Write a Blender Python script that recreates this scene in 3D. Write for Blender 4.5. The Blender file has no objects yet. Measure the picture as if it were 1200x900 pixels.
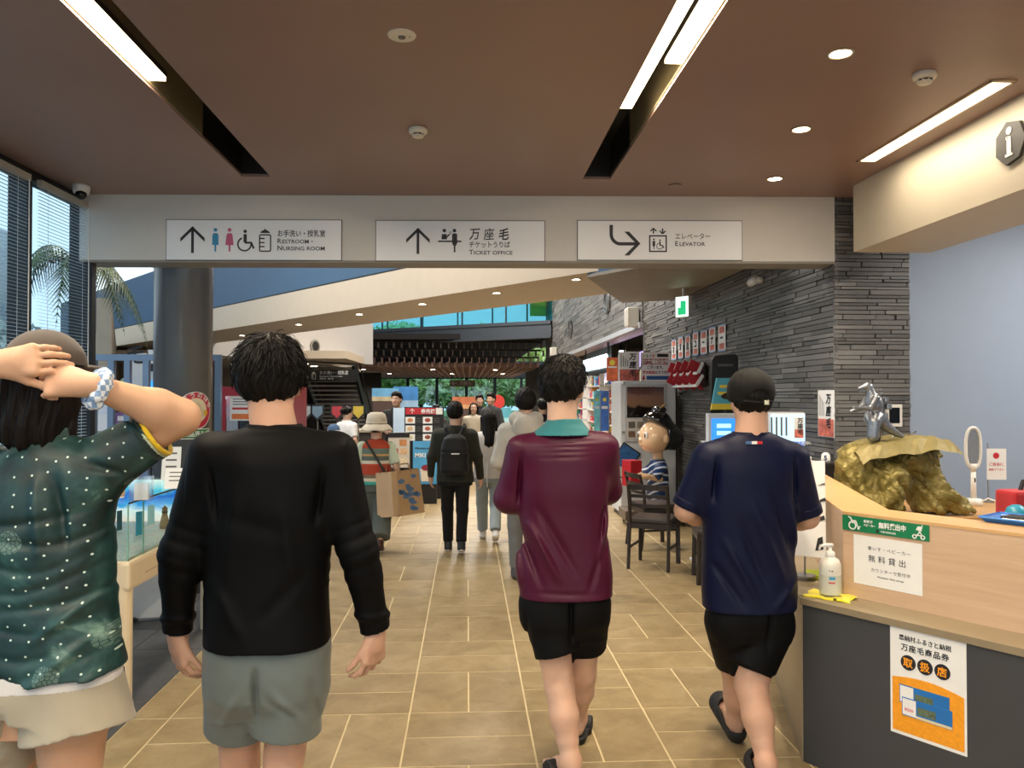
import bpy, bmesh, math, random
import numpy as np
from mathutils import Vector, Matrix, Euler
random.seed(11)
np.random.seed(11)
SC = bpy.context.scene
COL = SC.collection
PI = math.pi
# ------------------------------------------------------------------ camera
EYE = 1.63
FPX = 930.0
YAW = math.atan(52 / FPX)
PITCH = math.atan(14 / FPX)
cam_data = bpy.data.cameras.new('camera')
cam_data.sensor_width = 36.0
cam_data.lens = 36.0 * FPX / 1200.0
cam_data.clip_start = 0.05
cam_data.clip_end = 300
cam = bpy.data.objects.new('camera', cam_data)
COL.objects.link(cam)
cam.location = (0, 0, EYE)
cam.rotation_euler = (PI / 2 + PITCH, 0, -YAW)
SC.camera = cam
# ------------------------------------------------------------------ colour management
SC.view_settings.view_transform = 'Standard'
SC.view_settings.look = 'None'
SC.view_settings.gamma = 1.0
SC.view_settings.use_curve_mapping = False
SC.view_settings.exposure = 0.58
# ------------------------------------------------------------------ sky (bright overcast)
world = bpy.data.worlds.new('overcast_sky')
SC.world = world
world.use_nodes = True
wn = world.node_tree.nodes
wl = world.node_tree.links
wn.clear()
w_out = wn.new('ShaderNodeOutputWorld')
w_bg = wn.new('ShaderNodeBackground')
w_bg.inputs['Color'].default_value = (0.66, 0.79, 0.90, 1)
w_bg.inputs['Strength'].default_value = 1.2
wl.new(w_bg.outputs[0], w_out.inputs[0])
def area_lamp(name, loc, rot, sx, sy, power, color, spread=180):
 d = bpy.data.lights.new(name, 'AREA')
 d.shape = 'RECTANGLE'
 d.size = sx
 d.size_y = sy
 d.energy = power
 d.color = color
 d.spread = math.radians(spread)
 o = bpy.data.objects.new(name, d)
 COL.objects.link(o)
 o.location = loc
 o.rotation_euler = rot
 return o
def spot_lamp(name, loc, power, color, angle=90, blend=0.6, rot=(0, 0, 0), radius=0.04):
 d = bpy.data.lights.new(name, 'SPOT')
 d.energy = power
 d.color = color
 d.spot_size = math.radians(angle)
 d.spot_blend = blend
 d.shadow_soft_size = radius
 o = bpy.data.objects.new(name, d)
 COL.objects.link(o)
 o.location = loc
 o.rotation_euler = rot
 return o
WARM = (1.0, 0.86, 0.67)
NEUT = (1.0, 0.92, 0.82)
CZ = 3.2            # ceiling height of the entrance hall
for (lx, y0, y1, pw) in ((-1.52, -2.2, 4.1, 150), (0.93, -2.2, 4.3, 150)):
 area_lamp('slot_lamp_light', (lx, (y0 + y1) / 2, CZ + 0.03), (0, 0, 0), 0.12, y1 - y0, pw, WARM)
area_lamp('reception_lamp_light', (2.66, 4.46, CZ - 0.012), (0, 0, 0), 0.08, 1.3, 6, WARM)
area_lamp('nook_lamp_light', (4.9, 4.3, CZ - 0.03), (0, 0, 0), 0.25, 1.8, 60, NEUT)
for (sx, sy) in ((1.703, 3.52), (1.957, 4.54), (2.212, 5.589)):
 spot_lamp('downlight_light', (sx, sy, CZ - 0.02), 75, WARM, 95, 0.7)
HALL_FILL_LAMPS = ((-1.2, 9.0, 6.3, 150), (0.9, 14.0, 6.3, 300), (-4.2, 11.5, 6.3, 160), (-1.0, 19.0, 6.3, 320), (0.5, 25.0, 6.3, 280), (-5.0, 24.0, 6.3, 240))  # out-of-view fill lamps, added to brighten the tall hall
for (sx, sy, sz, pw) in HALL_FILL_LAMPS:
 area_lamp('hall_fill_light', (sx, sy, sz), (0, 0, 0), 1.2, 1.2, pw, NEUT)
# ------------------------------------------------------------------ view helpers (positions measured on the photograph)
_F = Vector((math.sin(YAW) * math.cos(PITCH), math.cos(YAW) * math.cos(PITCH), math.sin(PITCH)))
_R = Vector((math.cos(YAW), -math.sin(YAW), 0))
_U = _R.cross(_F)
def ray(u, v):
 return _F + _R * ((u - 600) / FPX) + _U * ((450 - v) / FPX)
def at_y(u, v, y):
 d = ray(u, v)
 return Vector((0, 0, EYE)) + d * (y / d.y)
def at_z(u, v, z):
 d = ray(u, v)
 return Vector((0, 0, EYE)) + d * ((z - EYE) / d.z)
def at_x(u, v, x):
 d = ray(u, v)
 return Vector((0, 0, EYE)) + d * (x / d.x)
# ------------------------------------------------------------------ materials
MATS = {}
def srgb(h):
 if isinstance(h, str):
  h = h.lstrip('#')
  c = [int(h[i:i + 2], 16) / 255 for i in (0, 2, 4)]
 else:
  c = [x / 255 for x in h]
 return tuple((x / 12.92 if x <= 0.04045 else ((x + 0.055) / 1.055) ** 2.4) for x in c)
class NT:
 def __init__(self, name):
  self.m = bpy.data.materials.new(name)
  self.m.use_nodes = True
  self.t = self.m.node_tree
  self.b = self.t.nodes['Principled BSDF']
  self.out = self.t.nodes['Material Output']
 def n(self, kind, **kw):
  nd = self.t.nodes.new(kind)
  for k, v in kw.items():
   if k.startswith('in_'):
    key = k[3:]
    key = int(key) if key.isdigit() else key
    nd.inputs[key].default_value = v
   else:
    setattr(nd, k, v)
  return nd
 def l(self, a, b):
  self.t.links.new(a, b)
 def coord(self, which='Object', scale=(1, 1, 1), rot=(0, 0, 0), loc=(0, 0, 0)):
  tc = self.n('ShaderNodeTexCoord')
  mp = self.n('ShaderNodeMapping')
  mp.inputs['Scale'].default_value = scale
  mp.inputs['Rotation'].default_value = rot
  mp.inputs['Location'].default_value = loc
  self.l(tc.outputs[which], mp.inputs['Vector'])
  return mp.outputs['Vector']
 def noise(self, vec, scale, detail=3, rough=0.5, dist=0.0):
  nd = self.n('ShaderNodeTexNoise')
  nd.inputs['Scale'].default_value = scale
  nd.inputs['Detail'].default_value = detail
  nd.inputs['Roughness'].default_value = rough
  nd.inputs['Distortion'].default_value = dist
  if vec is not None:
   self.l(vec, nd.inputs['Vector'])
  return nd.outputs['Fac']
 def ramp(self, fac, stops, interp='LINEAR'):
  r = self.n('ShaderNodeValToRGB')
  r.color_ramp.interpolation = interp
  els = r.color_ramp.elements
  while len(els) < len(stops):
   els.new(0.5)
  for e, (p, c) in zip(els, stops):
   e.position = p
   e.color = (*c[:3], 1)
  self.l(fac, r.inputs['Fac'])
  return r.outputs['Color']
 def mix(self, fac, a, b, blend='MIX'):
  m = self.n('ShaderNodeMix', data_type='RGBA', blend_type=blend)
  for sock, val in ((0, fac), (6, a), (7, b)):
   if isinstance(val, (int, float)):
    m.inputs[sock].default_value = val
   elif isinstance(val, tuple):
    m.inputs[sock].default_value = (*val[:3], 1)
   else:
    self.l(val, m.inputs[sock])
  return m.outputs[2]
 def math(self, op, a, b=0.0):
  m = self.n('ShaderNodeMath', operation=op)
  for i, val in enumerate((a, b)):
   if isinstance(val, (int, float)):
    m.inputs[i].default_value = val
   else:
    self.l(val, m.inputs[i])
  return m.outputs[0]
 def bump(self, height, strength=0.3, dist=0.01):
  b = self.n('ShaderNodeBump')
  b.inputs['Strength'].default_value = strength
  b.inputs['Distance'].default_value = dist
  self.l(height, b.inputs['Height'])
  self.l(b.outputs[0], self.b.inputs['Normal'])
 def base(self, c):
  if isinstance(c, tuple):
   self.b.inputs['Base Color'].default_value = (*c[:3], 1)
  else:
   self.l(c, self.b.inputs['Base Color'])
 def set(self, **kw):
  for k, v in kw.items():
   self.b.inputs[k.replace('_', ' ')].default_value = v
def plain(name, col, rough=0.5, metal=0.0, var=0.06, scale=6.0, bump=0.0, bscale=40.0, coat=0.0, spec=0.5, stretch=(1, 1, 1), bdist=0.004):
 if name in MATS:
  return MATS[name]
 c = srgb(col)
 k = NT(name)
 v = k.coord('Object', stretch)
 lo = tuple(x * (1 - var) for x in c)
 hi = tuple(min(1, x * (1 + var)) for x in c)
 k.base(k.ramp(k.noise(v, scale, 3), [(0.3, lo), (0.7, hi)]))
 k.set(Roughness=rough, Metallic=metal)
 k.b.inputs['Specular IOR Level'].default_value = spec
 if coat:
  k.b.inputs['Coat Weight'].default_value = coat
 if bump:
  k.bump(k.noise(v, bscale, 4), bump, bdist)
 MATS[name] = k.m
 return k.m
def glow(name, col, strength):
 if name in MATS:
  return MATS[name]
 k = NT(name)
 c = srgb(col)
 k.base(c)
 k.b.inputs['Emission Color'].default_value = (*c, 1)
 k.b.inputs['Emission Strength'].default_value = strength
 MATS[name] = k.m
 return k.m
def glass(name, col='#eef8f8', rough=0.0, alpha=0.14):
 if name in MATS:
  return MATS[name]
 k = NT(name)
 c = srgb(col)
 tr = k.n('ShaderNodeBsdfTransparent')
 tr.inputs['Color'].default_value = (*c, 1)
 gl = k.n('ShaderNodeBsdfGlossy')
 gl.inputs['Roughness'].default_value = rough
 mx = k.n('ShaderNodeMixShader')
 mx.inputs[0].default_value = alpha
 k.l(tr.outputs[0], mx.inputs[1])
 k.l(gl.outputs[0], mx.inputs[2])
 k.l(mx.outputs[0], k.out.inputs['Surface'])
 MATS[name] = k.m
 return k.m
# ------------------------------------------------------------------ mesh building
class MB:
 def __init__(self, m=None):
  self.v = []
  self.f = []
  self.fm = []
  self.mats = []
  self.cur = 0
  self.smooth = []
  self.sm = False
  if m is not None:
   self.m(m)
 def m(self, mat):
  if mat not in self.mats:
   self.mats.append(mat)
  self.cur = self.mats.index(mat)
  return self
 def add(self, verts, faces):
  o = len(self.v)
  self.v.extend([tuple(p) for p in verts])
  for f in faces:
   self.f.append([i + o for i in f])
   self.fm.append(self.cur)
   self.smooth.append(self.sm)
  return self
 def box(self, x0, x1, y0, y1, z0, z1):
  v = [(x, y, z) for z in (z0, z1) for (x, y) in ((x0, y0), (x1, y0), (x1, y1), (x0, y1))]
  return self.add(v, [(3, 2, 1, 0), (4, 5, 6, 7), (0, 1, 5, 4), (1, 2, 6, 5), (2, 3, 7, 6), (3, 0, 4, 7)])
 def bbox(self, x0, x1, y0, y1, z0, z1, b=0.004):
  bm = bmesh.new()
  bmesh.ops.create_cube(bm, size=1)
  for w in bm.verts:
   w.co = ((x0 + x1) / 2 + w.co.x * (x1 - x0), (y0 + y1) / 2 + w.co.y * (y1 - y0), (z0 + z1) / 2 + w.co.z * (z1 - z0))
  bmesh.ops.bevel(bm, geom=list(bm.edges), offset=b, segments=2, affect='EDGES', profile=0.6)
  return self.bm(bm)
 def bm(self, bm):
  bm.verts.index_update()
  self.add([w.co[:] for w in bm.verts], [[w.index for w in f.verts] for f in bm.faces])
  bm.free()
  return self
 def prism(self, poly, z0, z1):
  n = len(poly)
  v = [(x, y, z0) for x, y in poly] + [(x, y, z1) for x, y in poly]
  f = [list(range(n))[::-1], list(range(n, 2 * n))]
  f += [(i, (i + 1) % n, n + (i + 1) % n, n + i) for i in range(n)]
  return self.add(v, f)
 def plate(self, poly, y0, y1):
  n = len(poly)
  v = [(x, y0, z) for x, z in poly] + [(x, y1, z) for x, z in poly]
  f = [list(range(n)), list(range(n, 2 * n))[::-1]]
  f += [((i + 1) % n, i, n + i, n + (i + 1) % n) for i in range(n)]
  return self.add(v, f)
 def tube(self, pts, r, seg=10, cap=True):
  pts = [Vector(p) for p in pts]
  rs = r if isinstance(r, (list, tuple)) else [r] * len(pts)
  vs = []
  fs = []
  prev = None
  for i, p in enumerate(pts):
   if i == 0:
    d = pts[1] - pts[0]
   elif i == len(pts) - 1:
    d = pts[-1] - pts[-2]
   else:
    d = pts[i + 1] - pts[i - 1]
   d.normalize()
   if prev is None:
    ref = Vector((0, 0, 1)) if abs(d.z) < 0.9 else Vector((1, 0, 0))
    a = d.cross(ref).normalized()
   else:
    a = (prev - d * prev.dot(d)).normalized()
   prev = a
   b = d.cross(a)
   for k in range(seg):
    t = 2 * PI * k / seg
    vs.append(p + (a * math.cos(t) + b * math.sin(t)) * rs[i])
  for i in range(len(pts) - 1):
   for k in range(seg):
    k2 = (k + 1) % seg
    fs.append((i * seg + k, i * seg + k2, (i + 1) * seg + k2, (i + 1) * seg + k))
  if cap:
   fs.append(list(range(seg))[::-1])
   fs.append([(len(pts) - 1) * seg + k for k in range(seg)])
  return self.add(vs, fs)
 def lathe(self, prof, c=(0, 0, 0), seg=24, sx=1.0, sy=1.0):
  n = len(prof)
  vs = []
  for (r, z) in prof:
   for k in range(seg):
    t = 2 * PI * k / seg
    vs.append((c[0] + r * math.cos(t) * sx, c[1] + r * math.sin(t) * sy, c[2] + z))
  fs = []
  for i in range(n - 1):
   for k in range(seg):
    k2 = (k + 1) % seg
    fs.append((i * seg + k, i * seg + k2, (i + 1) * seg + k2, (i + 1) * seg + k))
  fs.append(list(range(seg))[::-1])
  fs.append([(n - 1) * seg + k for k in range(seg)])
  return self.add(vs, fs)
 def ball(self, c, r, seg=16, rings=10):
  rx, ry, rz = r if isinstance(r, (list, tuple)) else (r, r, r)
  vs = [(c[0], c[1], c[2] - rz)]
  for i in range(1, rings):
   a = -PI / 2 + PI * i / rings
   for k in range(seg):
    t = 2 * PI * k / seg
    vs.append((c[0] + rx * math.cos(a) * math.cos(t), c[1] + ry * math.cos(a) * math.sin(t), c[2] + rz * math.sin(a)))
  vs.append((c[0], c[1], c[2] + rz))
  fs = [(0, 1 + (k + 1) % seg, 1 + k) for k in range(seg)]
  for i in range(rings - 2):
   for k in range(seg):
    k2 = (k + 1) % seg
    a = 1 + i * seg
    fs.append((a + k, a + k2, a + seg + k2, a + seg + k))
  a = 1 + (rings - 2) * seg
  t = len(vs) - 1
  fs += [(a + k, a + (k + 1) % seg, t) for k in range(seg)]
  return self.add(vs, fs)
 def disc(self, cx, cz, r, y0, y1, seg=24, rz=None):
  rz = rz or r
  return self.plate([(cx + r * math.cos(2 * PI * k / seg), cz + rz * math.sin(2 * PI * k / seg)) for k in range(seg)], y0, y1)
 def ring(self, cx, cz, r0, r1, y0, y1, seg=32, a0=0.0, a1=2 * PI):
  full = abs(a1 - a0 - 2 * PI) < 1e-6
  for k in range(seg):
   t = a0 + (a1 - a0) * k / seg
   s = a0 + (a1 - a0) * (k + 1) / seg
   self.plate([(cx + r0 * math.cos(t), cz + r0 * math.sin(t)), (cx + r1 * math.cos(t), cz + r1 * math.sin(t)),
      (cx + r1 * math.cos(s), cz + r1 * math.sin(s)), (cx + r0 * math.cos(s), cz + r0 * math.sin(s))], y0, y1)
  return self
 def bar(self, p, q, w, y0, y1):
  p = Vector(p)
  q = Vector(q)
  d = (q - p).normalized()
  n = Vector((-d.y, d.x)) * w / 2
  return self.plate([tuple(p - n), tuple(q - n), tuple(q + n), tuple(p + n)], y0, y1)
 def beam(self, p, q, w, h, up=(0, 0, 1)):
  p = Vector(p)
  q = Vector(q)
  d = (q - p).normalized()
  a = d.cross(Vector(up))
  if a.length < 1e-4:
   a = d.cross(Vector((1, 0, 0)))
  a.normalize()
  b = a.cross(d)
  vs = []
  for c in (p, q):
   for (i, j) in ((-1, -1), (1, -1), (1, 1), (-1, 1)):
    vs.append(c + a * (i * w / 2) + b * (j * h / 2))
  return self.add(vs, [(3, 2, 1, 0), (4, 5, 6, 7), (0, 1, 5, 4), (1, 2, 6, 5), (2, 3, 7, 6), (3, 0, 4, 7)])
 def mesh(self, name):
  me = bpy.data.meshes.new(name)
  me.from_pydata(self.v, [], self.f)
  for mt in self.mats:
   me.materials.append(mt)
  me.polygons.foreach_set('material_index', self.fm)
  me.polygons.foreach_set('use_smooth', self.smooth)
  me.update()
  return me
 def build(self, name, parent=None):
  return link(name, self.mesh(name), parent)
def link(name, me, parent=None):
 o = bpy.data.objects.new(name, me)
 COL.objects.link(o)
 if parent is not None:
  o.parent = parent
 return o
def tag(o, label, cat=None, group=None, kind=None):
 o['label'] = label
 if cat:
  o['category'] = cat
 if group:
  o['group'] = group
 if kind:
  o['kind'] = kind
 return o
def thing(name, label, cat, loc=(0, 0, 0), rz=0.0, group=None, rot=None):
 o = bpy.data.objects.new(name, None)
 o.empty_display_size = 0.05
 COL.objects.link(o)
 o.location = loc
 o.rotation_euler = rot if rot is not None else (0, 0, rz)
 return tag(o, label, cat, group)
def struct(name, mb, label):
 o = mb.build(name) if isinstance(mb, MB) else mb
 return tag(o, label, None, None, 'structure')
def copy_tree(o, parent=None):
 c = o.copy()
 COL.objects.link(c)
 c.parent = parent
 for ch in [k for k in SC.objects if k.parent == o]:
  copy_tree(ch, c)
 return c
_DG = [None]
def text(name, body, size, x, z, y, mat, parent, bold=0.0, align='LEFT', sx=1.0, depth=0.0008, shear=0.0, rot=0.0, spacing=1.0, vertical=False, line=1.0):
 cu = bpy.data.curves.new(name, 'FONT')
 cu.body = '\n'.join(body) if vertical else body
 cu.size = size
 cu.align_x = 'CENTER' if vertical else align
 cu.offset = bold * size
 cu.extrude = depth / 2
 cu.shear = shear
 cu.resolution_u = 2
 cu.space_character = spacing
 cu.space_line = line
 tmp = bpy.data.objects.new(name, cu)
 COL.objects.link(tmp)
 dg = bpy.context.evaluated_depsgraph_get()
 me = bpy.data.meshes.new_from_object(tmp.evaluated_get(dg))
 bpy.data.objects.remove(tmp)
 bpy.data.curves.remove(cu)
 me.name = name
 me.transform(Matrix.Translation((x, y, z)) @ Matrix.Rotation(-rot, 4, 'Y') @ Matrix.Diagonal((sx, 1, 1, 1)) @ Matrix.Rotation(PI / 2, 4, 'X'))
 me.materials.clear()
 me.materials.append(mat)
 return link(name, me, parent)
ordw = ('first', 'second', 'third', 'fourth', 'fifth', 'sixth', 'seventh')
WHITE = plain('white_paint', '#e9e7e2', 0.5)
BLACKP = plain('black_plastic', '#141414', 0.45)
INK = plain('black_ink', '#1b1b1e', 0.6, var=0.02)
PAPER = plain('white_paper', '#e8e8e6', 0.7, var=0.02)
STEEL = plain('brushed_steel', '#9a9b9c', 0.35, 0.9)
RED = plain('red_print', '#c0242c', 0.55)
# ================================================================== SETTING
# ---- floor
def tile_mat(name, a, b, c, rough):
 k = NT(name)
 oi = k.n('ShaderNodeObjectInfo')
 v = k.coord('Object', (1, 1, 1))
 off = k.n('ShaderNodeVectorMath', operation='ADD')
 sc = k.n('ShaderNodeVectorMath', operation='SCALE')
 k.l(oi.outputs['Location'], sc.inputs[0])
 sc.inputs['Scale'].default_value = 1.7
 k.l(v, off.inputs[0])
 k.l(sc.outputs[0], off.inputs[1])
 n1 = k.noise(off.outputs[0], 4.5, 6, 0.62, 0.6)
 n2 = k.noise(off.outputs[0], 38, 3, 0.6)
 col = k.ramp(n1, [(0.28, srgb(a)), (0.52, srgb(b)), (0.78, srgb(c))])
 col = k.mix(k.math('MULTIPLY', n2, 0.22), col, srgb(a))
 br = k.math('ADD', k.math('MULTIPLY', oi.outputs['Random'], 0.14), 0.92)
 hv = k.n('ShaderNodeHueSaturation')
 k.l(br, hv.inputs['Value'])
 k.l(col, hv.inputs['Color'])
 k.base(hv.outputs['Color'])
 k.l(k.math('ADD', k.math('MULTIPLY', n2, 0.25), rough), k.b.inputs['Roughness'])
 k.bump(k.math('ADD', n1, k.math('MULTIPLY', n2, 0.5)), 0.22, 0.004)
 return k.m
M_TILE = tile_mat('beige_stone_tile', '#84714f', '#9c8863', '#ae9b78', 0.28)
M_DTILE = tile_mat('dark_stone_tile', '#3f4040', '#525354', '#636363', 0.3)
M_GROUT = plain('cream_grout', '#cdbb93', 0.8)
M_DGROUT = plain('grey_grout', '#4a4a4a', 0.8)
X_DARK = -1.70
flo = MB(M_GROUT)
flo.box(X_DARK, 12.0, -6.0, 56.0, -0.12, -0.002)
flo.m(M_DGROUT)
flo.box(-14.0, X_DARK, -6.0, 56.0, -0.12, -0.002)
floor = struct('floor', flo, 'beige stone tile floor laid in a basket weave with dark tiles along the showcases')
def tile_mesh(w, h, mt, g=0.008):
 mb = MB(mt)
 e = 0.0015
 x, y = w / 2 - g / 2, h / 2 - g / 2
 mb.add([(-x, -y, -0.003), (x, -y, -0.003), (x, y, -0.003), (-x, y, -0.003), (-x + e, -y + e, 0), (x - e, -y + e, 0), (x - e, y - e, 0), (-x + e, y - e, 0)],
           [(4, 5, 6, 7), (0, 1, 5, 4), (1, 2, 6, 5), (2, 3, 7, 6), (3, 0, 4, 7)])
 return mb.mesh('tile')
TW, TH = 0.604, 0.592
tm_long = tile_mesh(TW / 2, TH, M_TILE)
tm_wide = tile_mesh(TW, TH / 2, M_TILE)
spots = []
for i in range(-2, 8):
 for j in range(-2, 22):
  cx = -0.296 + TW * (i + 0.5)
  cy = 3.534 + TH * (j + 0.5)
  if cx - TW / 2 < X_DARK - 0.4:
   continue
  if (i + j) % 2 == 0:
   for s in (-1, 1):
    spots.append((cx, cy + s * TH / 4, tm_wide, TW, TH / 2))
  else:
   for s in (-1, 1):
    spots.append((cx + s * TW / 4, cy, tm_long, TW / 2, TH))
spots = [s for s in spots if s[0] - s[3] / 2 >= X_DARK - 0.005]
def seen(s):
 d = Vector((s[0], s[1], 0)) - Vector((0, 0, EYE))
 z = d.dot(_F)
 if z < 0.3:
  return False
 u = 600 + FPX * d.dot(_R) / z
 v = 450 - FPX * d.dot(_U) / z
 return -120 < u < 1320 and v < 1060
X_EDGE = -0.296 - 2 * TW
tm_cut = tile_mesh(X_EDGE - X_DARK, TH, M_TILE)
for j in range(-2, 22):
 spots.append(((X_EDGE + X_DARK) / 2, 3.534 + TH * (j + 0.5), tm_cut, X_EDGE - X_DARK, TH))
vis = sorted([s for s in spots if seen(s)], key=lambda s: s[0] ** 2 + s[1] ** 2)
near_tiles = vis[:290]
for (cx, cy, me, w, h) in near_tiles:
 o = link('tile', me, floor)
 o.location = (cx, cy, 0)
rest = MB(M_TILE)
done = set((round(s[0], 3), round(s[1], 3)) for s in near_tiles)
for i in range(-3, 20):
 for j in range(-16, 88):
  cx = -0.296 + TW * (i + 0.5)
  cy = 3.534 + TH * (j + 0.5)
  if i == -3:
   cx = (X_EDGE + X_DARK) / 2
   cells = [(cx, cy, X_EDGE - X_DARK, TH)]
  else:
   cells = [(cx, cy + s * TH / 4, TW, TH / 2) for s in (-1, 1)] if (i + j) % 2 == 0 else [(cx + s * TW / 4, cy, TW / 2, TH) for s in (-1, 1)]
  for (px_, py_, w, h) in cells:
   if px_ - w / 2 < X_DARK - 0.005 or (round(px_, 3), round(py_, 3)) in done:
    continue
   x, y, e = w / 2 - 0.0045, h / 2 - 0.0045, 0.0015
   rest.add([(px_ - x, py_ - y, -0.006), (px_ + x, py_ - y, -0.006), (px_ + x, py_ + y, -0.006), (px_ - x, py_ + y, -0.006),
                      (px_ - x + e, py_ - y + e, 0), (px_ + x - e, py_ - y + e, 0), (px_ + x - e, py_ + y - e, 0), (px_ - x + e, py_ + y - e, 0)],
                     [(4, 5, 6, 7), (0, 1, 5, 4), (1, 2, 6, 5), (2, 3, 7, 6), (3, 0, 4, 7)])
o = rest.build('paving', floor)
o['kind'] = 'stuff'
tm_dark = tile_mesh(0.45, 0.9, M_DTILE)
for i in range(12):
 for j in range(18):
  o = link('dark_tile', tm_dark, floor)
  o.location = (X_DARK - 0.225 - 0.45 * i, 3.0 + 0.9 * (j - 3) + (0.45 if i % 2 else 0), 0)
# ---- ceiling of the entrance hall, with two long light slots
kc = NT('brown_ceiling_paint')
vc = kc.coord('Object')
kc.base(kc.ramp(kc.noise(vc, 1.2, 3), [(0.3, srgb('#8b7168')), (0.7, srgb('#92776d'))]))
kc.set(Roughness=0.42)
kc.bump(kc.noise(vc, 160, 2), 0.04, 0.002)
M_CEIL = kc.m
M_SLOT = plain('black_slot_paint', '#1d1a18', 0.35)
M_SLOTW = plain('pale_slot_reflector', '#8f8468', 0.3, 0.35)
BEAM_L = Vector((-3.02, 6.34, 0))
BEAM_R = Vector((2.89, 6.09, 0))
ce = MB(M_CEIL)
SL = ((-1.616, -1.41, 5.755), (0.83, 1.03, 5.685))   # slots: x0, x1, far end
xs = [-3.2, SL[0][0], SL[0][1], SL[1][0], SL[1][1], 6.8]
ce.box(xs[0], xs[1], -4.0, 6.4, CZ, CZ + 0.02)
ce.box(xs[2], xs[3], -4.0, 6.4, CZ, CZ + 0.02)
ce.box(xs[4], xs[5], -4.0, 6.4, CZ, CZ + 0.02)
ce.box(xs[1], xs[2], SL[0][2], 6.4, CZ, CZ + 0.02)
ce.box(xs[3], xs[4], SL[1][2], 6.4, CZ, CZ + 0.02)
ceiling = struct('ceiling', ce, 'dark brown painted ceiling with two long recessed light slots')
M_TUBE = glow('led_warm_white', '#ffe6ba', 9.0)
for (x0, x1, yf) in SL:
 s = MB(M_SLOT)
 D = 0.26
 s.box(x0 - 0.02, x0, -4.0, yf + 0.02, CZ + 0.02, CZ + D)
 s.box(x1, x1 + 0.02, -4.0, yf + 0.02, CZ + 0.02, CZ + D)
 s.box(x0, x1, yf, yf + 0.02, CZ + 0.02, CZ + D)
 s.box(x0 - 0.02, x1 + 0.02, -4.0, yf + 0.02, CZ + D, CZ + D + 0.02)
 s.build('slot_trough', ceiling)
for (xa, s, y1) in ((SL[0][0], 1, 4.9), (SL[1][1], -1, 4.95)):
 r = MB(M_SLOTW)
 x0, x1 = sorted((xa + s * 0.001, xa + s * 0.006))
 r.box(x0, x1, -4.0, y1, CZ + 0.015, CZ + 0.25)
 r.build('slot_reflector', ceiling)
GL = 'linear lamps in the ceiling slots'
for (xc, y1, lab) in ((-1.57, 4.1, 'long glowing warm lamp in the ceiling slot near the window blinds'),
                      (0.873, 4.35, 'glowing warm lamp on the inner cheek of the ceiling slot above the elevator sign'),
                      (0.985, 3.75, 'glowing warm lamp on the outer cheek of the ceiling slot above the elevator sign')):
 t = thing('slot_lamp', lab, 'lamp', (xc, 1.0, CZ + 0.05), 0, GL)
 MB(M_SLOT).box(-0.04, 0.04, -4.0, y1 - 1.0 + 0.01, 0.0, 0.03).build('lamp_body', t)
 MB(M_TUBE).box(-0.038, 0.038, -4.0, y1 - 1.0, -0.02, 0.0).build('diffuser', t)
t = thing('recessed_linear_lamp', 'short glowing linear lamp recessed in the brown ceiling beside the soffit', 'lamp', (2.66, 4.46, CZ))
M_TRIM = plain('lamp_trim', '#b9a184', 0.4)
fr = MB(M_TRIM)
for (a, b, c, d) in ((-0.065, -0.05, -0.68, 0.68), (0.05, 0.065, -0.68, 0.68), (-0.065, 0.065, -0.69, -0.665), (-0.065, 0.065, 0.665, 0.69)):
 fr.box(a, b, c, d, -0.008, 0.0)
fr.build('frame', t)
MB(glow('led_strip_white', '#fff0d2', 5.0)).box(-0.05, 0.05, -0.665, 0.665, -0.006, -0.001).build('diffuser', t)
t = thing('recessed_linear_lamp', 'linear ceiling lamp in the nook behind the cream bulkhead', 'lamp', (4.9, 4.3, CZ))
MB(M_TRIM).box(-0.15, 0.15, -0.95, 0.95, -0.012, 0.0).build('frame', t)
MB(glow('led_strip_white', '#fff0d2', 9.0)).box(-0.12, 0.12, -0.9, 0.9, -0.016, -0.012).build('diffuser', t)
M_DOWN = glow('downlight_glow', '#fff2d8', 22.0)
M_RING = plain('downlight_ring', '#c9b89a', 0.25, 0.6)
for (x, y, lab) in ((1.703, 3.52, 'round downlight in the brown ceiling, the one farthest from the white beam'), (1.957, 4.54, 'round downlight in the brown ceiling, middle one of the row of three'), (2.212, 5.589, 'round downlight in the brown ceiling, the one closest to the white beam')):
 t = thing('downlight', lab, 'downlight', (x, y, CZ), 0, 'downlights over the reception')
 MB(M_RING).lathe([(0.062, 0.0), (0.062, -0.006), (0.05, -0.008), (0.046, -0.001)]).build('ring', t)
 MB(M_DOWN).lathe([(0.044, -0.002), (0.044, -0.005), (0.001, -0.006)]).build('lens', t)
M_IVORY = plain('ivory_plastic', '#d8d3c6', 0.4)
def smoke(x, y, lab):
 t = thing('smoke_detector', lab, 'smoke detector', (x, y, CZ), 0, 'smoke detectors on the brown ceiling')
 a = MB(M_IVORY)
 a.sm = True
 a.lathe([(0.052, 0.0), (0.055, -0.004), (0.055, -0.022), (0.048, -0.03), (0.034, -0.033)]).build('body', t)
 b = MB(BLACKP)
 b.lathe([(0.033, -0.03), (0.033, -0.042), (0.02, -0.043)]).build('vent', t)
 c = MB(M_IVORY)
 for k in range(8):
  a_ = 2 * PI * k / 8
  c.beam((0.034 * math.cos(a_), 0.034 * math.sin(a_), -0.031), (0.034 * math.cos(a_), 0.034 * math.sin(a_), -0.043), 0.012, 0.004)
 c.lathe([(0.036, -0.042), (0.03, -0.052), (0.001, -0.054)])
 c.build('cap', t)
smoke(-0.292, 4.66, 'white smoke detector on the brown ceiling above the ticket office sign')
smoke(2.218, 3.72, 'white smoke detector on the brown ceiling beside the recessed linear lamp')
t = thing('emergency_light', 'flat white round emergency light plate set in the brown ceiling', 'ceiling light', (-0.287, 3.45, CZ))
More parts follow.
